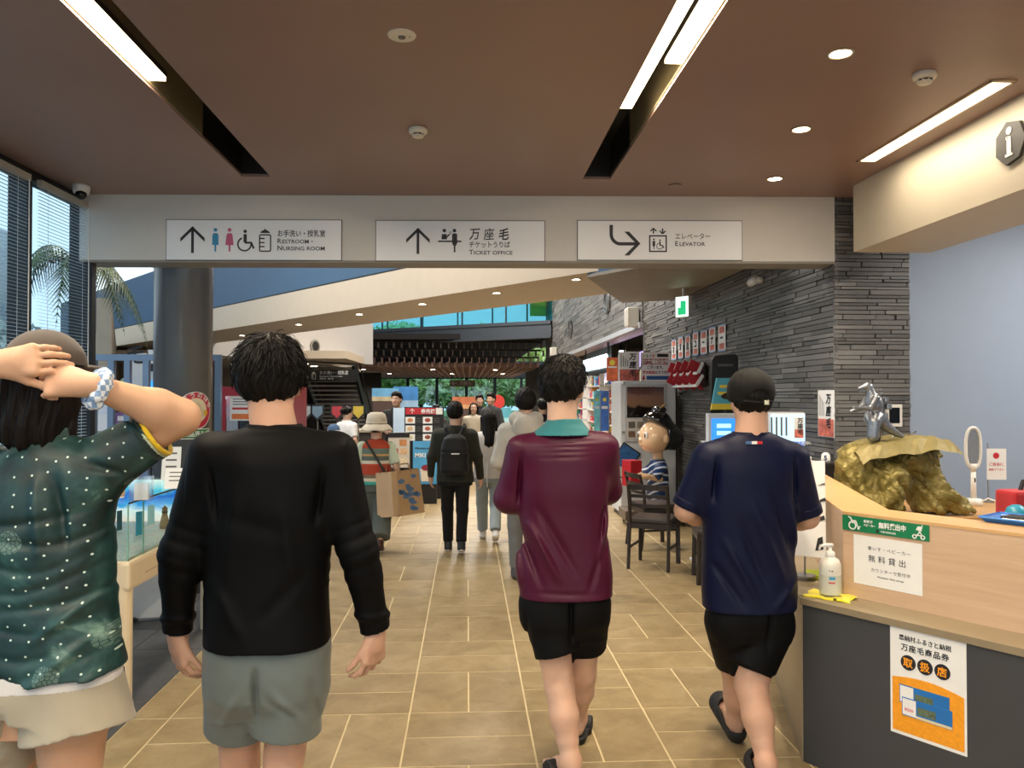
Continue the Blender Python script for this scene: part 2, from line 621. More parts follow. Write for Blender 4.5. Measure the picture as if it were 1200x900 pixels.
MB(M_IVORY).lathe([(0.062, 0.0), (0.06, -0.006), (0.02, -0.009), (0.001, -0.009)]).build('plate', t)
MB(plain('dark_lens', '#55524c', 0.2)).lathe([(0.017, -0.008), (0.015, -0.014), (0.001, -0.016)]).build('lens', t)
MB(plain('small_led', '#a9b8a2', 0.2)).lathe([(0.006, -0.009), (0.005, -0.012), (0.001, -0.012)], (0.035, -0.004, 0), 10).build('indicator', t)
t = thing('sprinkler_cover', 'small flat brown sprinkler cover plate on the ceiling near the white beam', 'sprinkler', (1.541, 5.81, CZ))
MB(plain('brown_disc', '#8a7468', 0.4)).lathe([(0.045, 0.0), (0.045, -0.008), (0.03, -0.012), (0.001, -0.012)]).build('plate', t)
MB(plain('slot_shadow_ring', '#3a302c', 0.5)).lathe([(0.05, -0.0005), (0.05, -0.002), (0.046, -0.002)]).build('gap_ring', t)
t = thing('dome_camera', 'white security camera with black lens hanging at the ceiling corner by the blinds', 'camera', (-2.87, 6.05, CZ), 0.0)
a = MB(plain('camera_white', '#d9d9d6', 0.35))
a.sm = True
a.lathe([(0.06, 0.0), (0.062, -0.02), (0.055, -0.06), (0.04, -0.072)]).build('housing', t)
b = MB(plain('lens_black', '#0b0b0c', 0.12))
b.sm = True
b.ball((0.008, -0.02, -0.075), 0.04).build('lens_dome', t)
# ---- white beam with three inset sign panels
M_BEAM = plain('beam_white_paint', '#d6d2ca', 0.45, var=0.02)
bl = (BEAM_R - BEAM_L)
BLEN = bl.length
BANG = math.atan2(bl.y, bl.x)
beam = MB(M_BEAM)
beam.box(0, BLEN, 0, 0.26, 2.69, CZ)
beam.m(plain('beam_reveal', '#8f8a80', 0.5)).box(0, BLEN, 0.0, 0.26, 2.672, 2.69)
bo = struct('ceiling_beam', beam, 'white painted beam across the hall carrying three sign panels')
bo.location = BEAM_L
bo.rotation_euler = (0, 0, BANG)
M_SIGN = plain('sign_panel_white', '#f6f8fa', 0.35, var=0.01)
M_SIGNEDGE = plain('sign_edge_dark', '#3d3b3a', 0.4)
M_CHAR = plain('sign_charcoal', '#2c2a2e', 0.5, var=0.02)
M_SBLUE = plain('sign_blue', '#3d93bd', 0.5, var=0.02)
M_SPINK = plain('sign_pink', '#c95f86', 0.5, var=0.02)
def on_beam(u, v):
 d = ray(u, v)
 nrm = Vector((-math.sin(BANG), math.cos(BANG), 0))
 o_ = Vector((0, 0, EYE))
 p = o_ + d * ((BEAM_L - o_).dot(nrm) / d.dot(nrm))
 return (p - BEAM_L).dot(bl.normalized()), p.z
def sign(u0, v0, u1, v1, label, h0):
 x0, z1 = on_beam(u0, v0)
 x1, z0 = on_beam(u1, v1)
 t = thing('wayfinding_sign', label, 'sign', BEAM_L + bl.normalized() * x0, BANG, 'wayfinding signs on the beam')
 t.location.z = z0
 w, h = x1 - x0, z1 - z0
 MB(M_SIGNEDGE).box(-0.006, w + 0.006, -0.006, 0, -0.006, h + 0.006).build('edge', t)
 MB(M_SIGN).box(0, w, -0.012, -0.006, 0, h).build('panel', t)
 return t, w, h
def arrow_up(mb, x, z, s, y0, y1):
 mb.bar((x, z), (x, z + s * 0.97), s * 0.1, y0, y1)
 for k in (-1, 1):
  mb.plate([(x, z + s), (x + k * s * 0.45, z + s * 0.56), (x + k * s * 0.45, z + s * 0.42), (x, z + s * 0.86)] if k < 0 else
                 [(x, z + s), (x, z + s * 0.86), (x + k * s * 0.45, z + s * 0.42), (x + k * s * 0.45, z + s * 0.56)], y0, y1)
def wheelchair(mb, x, z, s, y0, y1):
 mb.disc(x + s * 0.36, z + s * 0.93, s * 0.08, y0, y1, 14)
 mb.bar((x + s * 0.36, z + s * 0.80), (x + s * 0.36, z + s * 0.42), s * 0.15, y0, y1)
 mb.bar((x + s * 0.34, z + s * 0.40), (x + s * 0.66, z + s * 0.40), s * 0.09, y0, y1)
 mb.bar((x + s * 0.63, z + s * 0.42), (x + s * 0.76, z + s * 0.13), s * 0.09, y0, y1)
 mb.ring(x + s * 0.33, z + s * 0.33, s * 0.27, s * 0.34, y0, y1, 26, PI * 0.62, PI * 2.02)
def bottle(mb, x, z, s, y0, y1):
 mb.plate([(x + s * .02, z + s * .80), (x + s * .46, z + s * .80), (x + s * .40, z + s * .88), (x + s * .28, z + s * .94), (x + s * .24, z + s), (x + s * .20, z + s * .94), (x + s * .08, z + s * .88)], y0, y1)
 w, h, tt = s * 0.48, s * 0.72, s * 0.055
 for (a, b) in (((0.1 * w, 0), (0.9 * w, 0)), ((0.1 * w, h), (0.9 * w, h)), ((0, 0.12 * w), (0, h - 0.12 * w)), ((w, 0.12 * w), (w, h - 0.12 * w))):
  mb.bar((x + a[0], z + a[1]), (x + b[0], z + b[1]), tt, y0, y1)
 for (cx, cz, a) in ((0.12 * w, 0.12 * w, PI), (w - 0.12 * w, 0.12 * w, 1.5 * PI), (w - 0.12 * w, h - 0.12 * w, 0), (0.12 * w, h - 0.12 * w, 0.5 * PI)):
  mb.ring(x + cx, z + cz, 0.12 * w - tt / 2, 0.12 * w + tt / 2, y0, y1, 5, a, a + PI / 2)
 for q in (0.2, 0.38, 0.56):
  mb.bar((x, z + s * q), (x + w * 0.45, z + s * q), tt, y0, y1)
YS0, YS1 = -0.0135, -0.012
t, w, h = sign(196, 258, 400, 305, 'white sign with blue and pink figures pointing to restroom and nursing room', 0)
px1 = lambda zx: zx / 1115 * w      # sign-local measures from a 1115-wide drawing
pz1 = lambda zy: h - zy / 258 * h
s = MB(M_CHAR)
arrow_up(s, px1(166), pz1(215), px1(172), YS0, YS1)
s.build('arrow', t)
for (xx, mt, nm, hem) in ((312, M_SBLUE, 'man_figure', 0), (402, M_SPINK, 'woman_figure', 12)):
 g = MB(mt)
 g.disc(px1(xx), pz1(64), px1(12), YS0, YS1, 14)
 g.plate([(px1(xx - 20 - hem * .5), pz1(163)), (px1(xx + 20 + hem * .5), pz1(163)), (px1(xx + 19), pz1(98)), (px1(xx + 12), pz1(86)), (px1(xx - 12), pz1(86)), (px1(xx - 19), pz1(98))], YS0, YS1)
 g.bar((px1(xx), pz1(163)), (px1(xx), pz1(205)), px1(11), YS0, YS1)
 g.build(nm, t)
g = MB(M_CHAR)
wheelchair(g, px1(452), pz1(203), px1(138), YS0, YS1)
g.build('wheelchair_symbol', t)
g = MB(M_CHAR)
bottle(g, px1(594), pz1(202), px1(146), YS0, YS1)
g.build('bottle_symbol', t)
text('lettering', 'お手洗い・授乳室', px1(46), px1(706), pz1(104), YS0, M_CHAR, t, 0.012, sx=0.84)
text('lettering', 'R', px1(45), px1(706), pz1(151), YS0, M_CHAR, t, 0.014)
text('lettering', 'ESTROOM・', px1(35), px1(737), pz1(151), YS0, M_CHAR, t, 0.014, sx=1.08)
text('lettering', 'N', px1(45), px1(706), pz1(196), YS0, M_CHAR, t, 0.014)
text('lettering', 'URSING ROOM', px1(35), px1(742), pz1(196), YS0, M_CHAR, t, 0.014, sx=1.13)
t, w, h = sign(441, 259, 638, 306, 'white sign with up arrow and counter figures pointing to ticket office', 0)
px1 = lambda zx: zx / 1127 * w
pz1 = lambda zy: h - zy / 270 * h
s = MB(M_CHAR)
arrow_up(s, px1(280), pz1(225), px1(175), YS0, YS1)
s.build('arrow', t)
g = MB(M_CHAR)
g.disc(px1(456), pz1(66), px1(12), YS0, YS1, 14)
g.plate([(px1(437), pz1(126)), (px1(474), pz1(126)), (px1(472), pz1(90)), (px1(440), pz1(90))], YS0, YS1)
g.bar((px1(470), pz1(112)), (px1(492), pz1(90)), px1(9), YS0, YS1)
g.ring(px1(497), pz1(80), px1(5), px1(8), YS0, YS1, 8)
g.bar((px1(415), pz1(139)), (px1(570), pz1(139)), px1(10), YS0, YS1)
g.disc(px1(524), pz1(66), px1(12), YS0, YS1, 14)
g.plate([(px1(508), pz1(150)), (px1(516), pz1(168)), (px1(534), pz1(168)), (px1(542), pz1(150)), (px1(542), pz1(92)), (px1(534), pz1(85)), (px1(516), pz1(85)), (px1(508), pz1(92))], YS0, YS1)
g.bar((px1(525), pz1(168)), (px1(525), pz1(213)), px1(11), YS0, YS1)
g.build('counter_symbol', t)
text('lettering', '万', px1(84), px1(622), pz1(122), YS0, M_CHAR, t, 0.012, shear=0.15, rot=0.06, sx=.86)
text('lettering', '座', px1(84), px1(718), pz1(124), YS0, M_CHAR, t, 0.008, shear=0.1, rot=0.05, sx=.86)
text('lettering', '毛', px1(84), px1(815), pz1(124), YS0, M_CHAR, t, 0.02, shear=0.2, rot=0.05, sx=.86)
text('lettering', 'チケットうりば', px1(46), px1(620), pz1(178), YS0, M_CHAR, t, 0.012, sx=0.86)
text('lettering', 'T', px1(45), px1(622), pz1(228), YS0, M_CHAR, t, 0.014)
text('lettering', 'ICKET OFFICE', px1(35), px1(652), pz1(228), YS0, M_CHAR, t, 0.014, sx=1.2)
t, w, h = sign(677, 259, 869, 305, 'white sign with bent arrow and lift cabin symbol pointing to elevator', 0)
px1 = lambda zx: zx / 1105 * w
pz1 = lambda zy: h - zy / 265 * h
s = MB(M_CHAR)
s.bar((px1(224), pz1(28)), (px1(224), pz1(92)), px1(22), YS0, YS1)
s.ring(px1(289), pz1(92), px1(54), px1(76), YS0, YS1, 14, PI, 1.5 * PI)
s.bar((px1(285), pz1(157)), (px1(405), pz1(157)), px1(22), YS0, YS1)
s.plate([(px1(420), pz1(155)), (px1(345), pz1(74)), (px1(312), pz1(74)), (px1(392), pz1(155))], YS0, YS1)
s.plate([(px1(392), pz1(155)), (px1(312), pz1(236)), (px1(345), pz1(236)), (px1(420), pz1(155))], YS0, YS1)
s.build('arrow', t)
g = MB(M_CHAR)
for (a, b) in (((480, 102), (597, 102)), ((480, 208), (597, 208)), ((483, 100), (483, 210)), ((594, 100), (594, 210))):
 g.bar((px1(a[0]), pz1(a[1])), (px1(b[0]), pz1(b[1])), px1(9), YS0, YS1)
g.disc(px1(511), pz1(126), px1(6), YS0, YS1, 10)
g.bar((px1(511), pz1(137)), (px1(511), pz1(172)), px1(17), YS0, YS1)
g.bar((px1(511), pz1(172)), (px1(511), pz1(192)), px1(6), YS0, YS1)
wheelchair(g, px1(528), pz1(194), px1(66), YS0, YS1)
g.bar((px1(508), pz1(86)), (px1(508), pz1(52)), px1(9), YS0, YS1)
g.bar((px1(570), pz1(86)), (px1(570), pz1(52)), px1(9), YS0, YS1)
for k in (-1, 1):
 g.bar((px1(508), pz1(50)), (px1(508 + k * 20), pz1(70)), px1(8), YS0, YS1)
 g.bar((px1(570), pz1(88)), (px1(570 + k * 20), pz1(68)), px1(8), YS0, YS1)
g.build('lift_symbol', t)
text('lettering', 'エレベーター', px1(46), px1(652), pz1(122), YS0, M_CHAR, t, 0.004, sx=0.88)
text('lettering', 'E', px1(45), px1(652), pz1(170), YS0, M_CHAR, t, 0.014)
text('lettering', 'LEVATOR', px1(36), px1(682), pz1(170), YS0, M_CHAR, t, 0.014, sx=1.12)
# ---- soffit over the reception with the information emblem
M_SOFF = plain('soffit_cream_paint', '#cfc4ae', 0.5, var=0.02)
sf = MB(M_SOFF)
sf.box(2.88, 3.47, -3.0, 5.765, 2.705, CZ)
struct('soffit', sf, 'cream painted bulkhead hanging from the ceiling over the reception desk')
t = thing('information_emblem', 'dark grey heptagon emblem with a white letter i on the cream bulkhead', 'emblem', at_x(1187, 167, 2.879), -PI / 2)
M_EMB = plain('emblem_grey', '#3b3936', 0.5)
R7 = 0.118
MB(M_EMB).plate([(R7 * math.cos(PI / 2 + 0.2 + 2 * PI * k / 7), R7 * math.sin(PI / 2 + 0.2 + 2 * PI * k / 7)) for k in range(7)], -0.02, 0).build('plate', t)
g = MB(PAPER)
g.disc(0.0, 0.062, 0.02, -0.024, -0.02, 18)
g.bar((0.0, 0.03), (0.0, -0.062), 0.03, -0.024, -0.02)
g.bar((-0.022, 0.026), (0.0, 0.026), 0.014, -0.024, -0.02)
g.bar((-0.028, -0.066), (0.028, -0.066), 0.014, -0.024, -0.02)
g.build('letter', t)
# ---- blue-grey wall behind the reception
M_BLUEW = plain('blue_grey_wall_paint', '#93a1b6', 0.6, var=0.015, bump=0.05, bscale=60)
PIER_Y = 6.085
PIER_X0, PIER_X1 = 2.885, 3.505
w_ = MB(M_BLUEW)
w_.box(PIER_X1, 8.0, 6.12, 6.3, 0, 4.2)
wb = struct('wall_back', w_, 'pale blue-grey painted wall behind the reception desk')
w_ = MB(M_BLUEW)
w_.box(6.8, 6.95, -4.0, 6.12, 0, 3.4)
struct('wall_right', w_, 'pale blue-grey side wall closing the reception nook')
# ---- stacked stone cladding: each strip a stone of its own
ks = NT('stacked_slate')
oi = ks.n('ShaderNodeObjectInfo')
vs_ = ks.coord('Object', (1, 1, 1))
geo = ks.n('ShaderNodeNewGeometry')
n1 = ks.noise(vs_, 30, 4, 0.6)
rnd = ks.math('FRACT', ks.math('MULTIPLY', ks.math('ADD', oi.outputs['Random'], geo.outputs['Random Per Island']), 7.3))
val = ks.math('ADD', ks.math('MULTIPLY', rnd, 0.75), ks.math('MULTIPLY', n1, 0.25))
ks.base(ks.ramp(val, [(0.1, srgb('#4b4b4a')), (0.5, srgb('#62615f')), (0.85, srgb('#737270')), (1.0, srgb('#888784'))]))
ks.set(Roughness=0.5)
ks.bump(n1, 0.35, 0.006)
M_SLATE = ks.m
M_SLATEBACK = plain('slate_joint', '#383633', 0.85)
def stone_mesh(w, h, d):
 mb = MB(M_SLATE)
 e = 0.0025
 mb.add([(0, 0, 0), (w, 0, 0), (w, 0, h), (0, 0, h), (e, -d, e), (w - e, -d * random.uniform(0.8, 1), e), (w - e, -d * random.uniform(0.8, 1), h - e), (e, -d, h - e)],
           [(4, 5, 6, 7), (0, 1, 5, 4), (1, 2, 6, 5), (2, 3, 7, 6), (3, 0, 4, 7)])
 return mb
def rows_of_stone(x0, x1, z0, z1, rh, lens, rng):
 out = []
 z = z0
 while z < z1 - 0.005:
  h = min(rh * rng.choice((0.75, 1.0, 1.0, 1.25)), z1 - z)
  x = x0 - rng.uniform(0, lens[1] * 0.5)
  while x < x1:
   w = rng.uniform(*lens)
   a, b = max(x, x0), min(x + w, x1)
   if b - a > 0.015:
    out.append((a, z, b - a - 0.002, h - 0.0015, rng.choice((0.008, 0.012, 0.016, 0.022))))
   x += w
  z += h
 return out
rng = random.Random(5)
pier = MB(M_SLATEBACK)
pier.box(PIER_X0 + 0.03, PIER_X1, PIER_Y + 0.03, 6.45, 0, CZ)
pier_o = struct('wall_pier', pier, 'grey stacked stone pier standing between the beam and the blue-grey wall')
lib = {}
cand = rows_of_stone(0, PIER_X1 - PIER_X0, 1.0, CZ, 0.034, (0.12, 0.42), rng)
for (x, z, w, h, d) in cand[:299]:
 me = stone_mesh(w, h, d).mesh('stone')
 o = link('stone', me, pier_o)
 o.location = (PIER_X0 + x, PIER_Y + 0.03, z)
low = MB(M_SLATE)
for (x, z, w, h, d) in cand[299:] + rows_of_stone(0, PIER_X1 - PIER_X0, 0, 1.0, 0.034, (0.12, 0.42), rng):
 low.add([(PIER_X0 + x + a, PIER_Y + 0.03 + b, z + c) for (a, b, c) in stone_mesh(w, h, d).v], [(4, 5, 6, 7), (0, 1, 5, 4), (1, 2, 6, 5), (2, 3, 7, 6), (3, 0, 4, 7)])
o = low.build('stonework', pier_o)
o['kind'] = 'stuff'
SWX = 2.885
swall = MB(M_SLATEBACK)
Y_A, Y_B, Y_C = 6.10, 13.05, 27.3
swall.box(SWX + 0.03, SWX + 0.3, 6.46, Y_B, 0, 6.6)
swall.box(SWX + 0.03, SWX + 0.3, Y_B, 29.5, 2.86, 6.6)
swall.box(SWX + 0.03, SWX + 0.3, 27.3, 40.0, 0, 2.86)
sw = struct('wall_hall', swall, 'long grey stacked stone wall of the tall hall with the shop opening')
cand = rows_of_stone(0, 7.0, 0.9, 3.5, 0.039, (0.22, 0.7), rng)
cand = sorted(cand, key=lambda c: -(c[2] * c[3]) / (Y_A + c[0]) ** 2)
def wall_stone(mb, x, z, w, h, d):
 vs2 = stone_mesh(w, h, d).v
 mb.add([(SWX + 0.03 + b, Y_A + x + a, z + c) for (a, b, c) in vs2], [(7, 6, 5, 4), (4, 5, 1, 0), (5, 6, 2, 1), (6, 7, 3, 2), (7, 4, 0, 3)])
for c in cand[:295]:
 x, z, w, h, d = c
 mb = MB(M_SLATE)
 if x + w > Y_B - Y_A:
  continue
 wall_stone(mb, *c)
 mb.build('stone', sw)
rest = MB(M_SLATE)
for c in cand[295:] + rows_of_stone(0, 6.95, 0, 0.9, 0.06, (0.3, 0.9), rng) + rows_of_stone(0, 6.95, 3.5, 6.6, 0.07, (0.3, 0.9), rng):
 if c[0] + c[2] <= Y_B - Y_A:
  wall_stone(rest, *c)
for c in rows_of_stone(6.95, 23.2, 2.86, 6.6, 0.09, (0.4, 1.2), rng):
 wall_stone(rest, *c)
o = rest.build('stonework', sw)
o['kind'] = 'stuff'
# ================================================================== WINDOW WALL WITH BLINDS
WX = -3.0
M_FRAME = plain('black_window_frame', '#17181a', 0.4)
wl_ = MB(M_FRAME)
wl_.box(WX - 0.12, WX - 0.02, -4.0, 6.42, 3.13, CZ)          # head
wl_.box(WX - 0.12, WX - 0.02, -4.0, 6.42, 0.0, 0.12)         # sill
for y in (-4.0, -2.2, -0.4, 1.4, 3.2, 4.40, 5.585, 6.42):
 wl_.box(WX - 0.12, WX + 0.01, y - 0.03, y + 0.03, 0.0, 3.16)
wl_.box(WX - 0.06, WX + 0.07, 6.36, 6.43, 0.0, 2.68)
struct('wall_left', wl_, 'black framed glazing along the entrance hall')
M_GLASS = glass('window_glass', '#e6f2f8', 0.0, 0.06)
for n_, (y0, y1) in enumerate(((-3.97, -2.23), (-2.17, -0.43), (-0.37, 1.37), (1.43, 3.17), (3.23, 4.37), (4.43, 5.555), (5.615, 6.39))):
 g = MB(M_GLASS)
 g.box(WX - 0.075, WX - 0.065, y0, y1, 0.12, 3.13)
 struct('window_%d' % (n_ + 1), g, 'tall clear window pane in the black framed glazing')
kb = NT('blind_slat_enamel')
kb.base(srgb('#e4e8ea'))
kb.set(Roughness=0.35)
ktl = kb.n('ShaderNodeBsdfTranslucent')
ktl.inputs['Color'].default_value = (*srgb('#dfeaf2'), 1)
kmx = kb.n('ShaderNodeMixShader')
kmx.inputs[0].default_value = 0.45
kb.l(kb.b.outputs[0], kmx.inputs[1])
kb.l(ktl.outputs[0], kmx.inputs[2])
kb.l(kmx.outputs[0], kb.out.inputs['Surface'])
M_SLAT = kb.m
M_RAIL = plain('blind_rail', '#b4b1a8', 0.4)
def blind(y0, y1, label, ztop=3.12, zbot=0.35):
 t = thing('venetian_blind', label, 'blind', (WX + 0.03, (y0 + y1) / 2, ztop), 0, 'venetian blinds at the window wall')
 hw = (y1 - y0) / 2
 MB(M_RAIL).box(-0.018, 0.018, -hw, hw, -0.035, 0.01).build('head_rail', t)
 MB(M_RAIL).box(-0.012, 0.012, -hw, hw, zbot - ztop - 0.02, zbot - ztop).build('bottom_rail', t)
 s = MB(M_SLAT)
 n = 4
 pr = [(-0.0125 + 0.025 * k / n, 0.0022 * (1 - (2 * k / n - 1) ** 2)) for k in range(n + 1)]
 ca, sa = math.cos(-0.22), math.sin(-0.22)
 vs2 = []
 for y in (-hw, hw):
  for (a, b) in pr:
   vs2.append((a * ca - b * sa, y, a * sa + b * ca))
 s.add(vs2, [(k, k + 1, n + 2 + k, n + 1 + k) for k in range(n)])
 me = s.mesh('slat')
 z = -0.055
 while z > zbot - ztop + 0.02:
  o = link('slat', me, t)
  o.location = (0, 0, z)
  z -= 0.0245
 for y in (-hw * 0.72, hw * 0.72):
  MB(M_SLAT).tube([(0.014, y, -0.03), (0.014, y, zbot - ztop)], 0.0015, 5).build('ladder_cord', t)
 MB(PAPER).tube([(0.025, hw * 0.93, -0.03), (0.025, hw * 0.93, -1.35)], 0.004, 6).build('tilt_wand', t)
blind(4.45, 5.53, 'white venetian blind on the wide pane reaching away from the corner camera')
blind(5.66, 6.36, 'white venetian blind on the narrow corner pane below the security camera')
e_ = MB(M_FRAME)
for x in (-3.1, -1.6, 0.0, 1.6, 3.2, 5.0, 6.85):
 e_.box(x - 0.04, x + 0.04, -4.05, -3.95, 0, CZ)
e_.box(-3.1, 6.9, -4.05, -3.95, 2.5, 2.6)
struct('wall_front', e_, 'black framed entrance glazing')
M_ANNEX = plain('annex_render', '#c5ced2', 0.8)
gmb = MB(plain('outside_paving', '#8d9294', 0.9))
gmb.box(-60, -3.12, -20, 6.9, -0.14, -0.02)
struct('ground_outside', gmb, 'grey paving outside the glazing')
t = thing('annex_building', 'pale annex building seen through the blinds', 'building', (-16.0, 24.0, 0))
MB(M_ANNEX).box(-1.5, 1.0, -3.5, 4.0, 0, 7).build('wall', t)
for k in range(5):
 MB(plain('annex_window_glass', '#9fb6c4', 0.15)).box(1.0, 1.03, -3.2 + k * 1.4, -2.2 + k * 1.4, 3.3, 4.6).build('window', t)
MB(plain('annex_band', '#8a969c', 0.7)).box(0.98, 1.12, -3.5, 4.0, 2.75, 3.05).build('band', t)
for k in range(4):
 MB(plain('annex_post', '#7f8c94', 0.5)).box(1.3, 1.42, -3.4 + k * 1.9, -3.28 + k * 1.9, 0, 5).build('post', t)
# ================================================================== foliage
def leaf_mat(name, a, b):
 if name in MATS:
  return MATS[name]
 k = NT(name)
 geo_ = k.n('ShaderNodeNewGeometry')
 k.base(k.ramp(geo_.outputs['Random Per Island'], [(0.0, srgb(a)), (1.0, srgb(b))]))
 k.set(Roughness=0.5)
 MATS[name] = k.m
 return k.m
def tree(name, label, loc, h, rx, n, cols, group, rz_=None, leaf=0.16, trunk=True):
 t = thing(name, label, 'tree', loc, 0, group)
 r = random.Random(int(loc[0] * 10 + loc[1] * 7))
 mb = MB(leaf_mat('leaves_' + cols[0], *cols))
 cz, hz = h * 0.58, h * 0.42
 vs2, fs2 = [], []
 lumps = [(r.uniform(-.6, .6) * rx, r.uniform(-.6, .6) * rx, cz + r.uniform(-.7, .7) * hz, r.uniform(.35, .6) * rx) for _ in range(14)]
 for i in range(n):
  c = r.choice(lumps)
  d = Vector((r.gauss(0, 1), r.gauss(0, 1), r.gauss(0, 1))).normalized() * c[3] * r.uniform(0.6, 1.05)
  p = Vector((c[0], c[1], c[2])) + d
  a = Vector((r.gauss(0, 1), r.gauss(0, 1), r.gauss(0, 1))).normalized()
  b = a.orthogonal().normalized()
  s = leaf * r.uniform(0.6, 1.3)
  o = len(vs2)
  vs2 += [p - a * s, p + b * s * 0.45, p + a * s, p - b * s * 0.45]
  fs2.append((o, o + 1, o + 2, o + 3))
 mb.add(vs2, fs2)
 q = mb.build('foliage', t)
 q['kind'] = 'stuff'
 if trunk:
  MB(plain('bark', '#4a3d30', 0.9, bump=0.5)).tube([(0, 0, -0.1), (0.05, 0, h * .3), (0, 0.05, h * 0.6)], [0.14, 0.11, 0.06], 8).build('trunk', t)
 return t
GT = 'trees outside the glazing'
tree('garden_tree', 'pale leafy tree outside behind the window blinds', (-8.6, 14.6, 0), 3.2, 1.2, 2500, ('#8fa9a8', '#c4d6d8'), GT, leaf=0.09)
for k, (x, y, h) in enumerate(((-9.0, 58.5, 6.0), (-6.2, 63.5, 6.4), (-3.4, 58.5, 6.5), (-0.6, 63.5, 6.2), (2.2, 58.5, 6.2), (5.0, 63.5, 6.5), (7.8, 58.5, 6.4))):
 tree('garden_tree', 'bright green leafy tree outside the far windows of the hall', (x, y, 0), h, 2.75, 8000, ('#b4d66e', '#eef6c0'), 'trees beyond the far windows', leaf=0.28)  # leaf colours paled and yellowed to stand in for overexposed daylight
# ================================================================== TALL HALL
M_HWALL = plain('hall_wall_cream', '#8f8778', 0.7)
M_HCEIL = plain('hall_ceiling_grey', '#8d8a86', 0.8)
hc = MB(M_HCEIL)
hc.prism([(-3.1, 6.4), (3.2, 6.4), (3.2, 40.0), (-12.2, 40.0), (-12.2, 27.0)], 6.6, 6.8)
struct('ceiling_hall', hc, 'high grey ceiling of the tall hall')
up = MB(M_HWALL)
up.box(-3.02, 2.88, 6.40, 6.46, 3.22, 6.6)
struct('wall_above', up, 'cream wall standing on the beam on its hall side')
lw = MB(M_HWALL)
lw.prism([(-4.9, 11.2), (-11.6, 27.0), (-11.8, 27.0), (-5.1, 11.2)], 0, 2.98)
lw.box(-12.2, -11.6, 26.9, 27.1, 0, 2.98)
lw.box(-12.2, -12.0, 27.0, 56.0, 0, 3.2)
struct('wall_far_left', lw, 'cream low wall under the side glazing of the hall')
for (sx, sy, sz, pw) in HALL_FILL_LAMPS:  # housings added to go with the unseen fill lamps
 t = thing('added_panel_lamp', 'square panel lamp under the high hall ceiling', 'lamp', (sx, sy, 6.32), 0, 'panel lamps of the high hall ceiling')
 MB(WHITE).box(-0.62, 0.62, -0.62, 0.62, 0.02, 0.06).build('frame', t)
 MB(WHITE).tube([(0, 0, 0.06), (0, 0, 0.28)], 0.02, 8).build('rod', t)
M_COL = plain('grey_column_paint', '#66696e', 0.27, 0.25, var=0.03)
COLX, COLY, COLR = -2.40, 6.85, 0.233
c_ = MB(M_COL)
c_.sm = True
c_.lathe([(COLR, 0), (COLR, 6.6)], (COLX, COLY, 0), 64)
struct('column', c_, 'round dark grey column behind the white beam')
A_ = Vector((2.2, 7.65, 0))
B_ = Vector((-13.6, 27.27, 0))
dv = (B_ - A_).normalized()
nv = Vector((-dv.y, dv.x, 0))
if nv.y < 0:
 nv = -nv
BR_W = 1.55
M_CREAM = plain('bridge_cream_paint', '#c6b6a0', 0.6, var=0.02)
M_NAVY = plain('navy_panel', '#35536f', 0.45, var=0.05, scale=2)
br = MB(M_CREAM)
P = [A_, A_ + nv * BR_W, B_ + nv * BR_W, B_]
br.prism([(p.x, p.y) for p in (A_, A_ + nv * BR_W, B_ + nv * BR_W, B_)][::-1] if False else [(p.x, p.y) for p in (A_, A_ + nv * BR_W, B_ + nv * BR_W, B_)], 3.0, 3.47)
br_o = struct('footbridge', br, 'cream footbridge crossing the hall diagonally with downlights below')
q = MB(M_NAVY)
e0, e1 = A_ + nv * 0.02, B_ + nv * 0.02
q.prism([(p.x, p.y) for p in (e0, e0 + nv * 0.1, e1 + nv * 0.1, e1)], 3.50, 4.72)
q.build('parapet', br_o)
q = MB(plain('parapet_shadow_gap', '#3a3630', 0.6))
e0, e1 = A_ + nv * 0.0, B_ + nv * 0.0
q.prism([(p.x, p.y) for p in (e0 + nv * .03, e0 + nv * 0.1, e1 + nv * 0.1, e1 + nv * .03)], 3.47, 3.50)
q.build('gap', br_o)
GB = 'downlights under the footbridge'
for n_, (u, v) in enumerate(((675, 327), (582, 343), (495, 356), (421, 368), (350, 380), (284, 393))):
 p = at_z(u, v, 3.0)
 t = thing('downlight', 'round warm downlight under the cream footbridge, %s counted from the navy bulkhead' % ordw[n_], 'downlight', (p.x, p.y, 3.0), 0, GB)
 r_ = 0.055 * (p.y / 10.5) ** 0.35
 MB(M_RING).lathe([(r_ * 1.35, 0.0), (r_ * 1.35, -0.006), (r_, -0.01), (r_ * .9, -0.002)]).build('ring', t)
 MB(M_DOWN).lathe([(r_ * .88, -0.003), (r_ * .88, -0.007), (0.001, -0.008)]).build('lens', t)
 spot_lamp('bridge_downlight_light', (p.x, p.y, 2.97), 70, WARM, 110, 0.7)
nb = MB(M_NAVY)
poly = [at_z(688, 320, 3.0), at_z(729, 351, 3.0), Vector((2.88, 10.75, 0)), Vector((2.88, 7.2, 0)), Vector((2.3, 7.2, 0))]
pl = [(p.x, p.y) for p in poly][::-1]
nb.prism(pl, 2.985, 4.4)
nb.m(plain('bulkhead_underside', '#8b8377', 0.6)).prism(pl, 2.95, 2.985)
struct('bulkhead', nb, 'dark navy bulkhead hanging beside the grey stone wall')
M_GREYW = plain('pale_grey_wall', '#b6b3b0', 0.65, var=0.02)
VA, VB = at_y(240, 416, 20.6), at_y(437, 427, 26.7)
vd = Vector((VB.x - VA.x, VB.y - VA.y, 0))
vlen = vd.length
vb = MB(M_GREYW)
ZB = 2.68
vb.box(0, vlen, 0, 0.6, ZB - 2.68, 1.35)
vbo = struct('wall_block', vb, 'pale grey hanging wall block with round air nozzles')
vbo.location = (VA.x, VA.y, ZB)
vbo.rotation_euler = (0, 0, math.atan2(vd.y, vd.x))
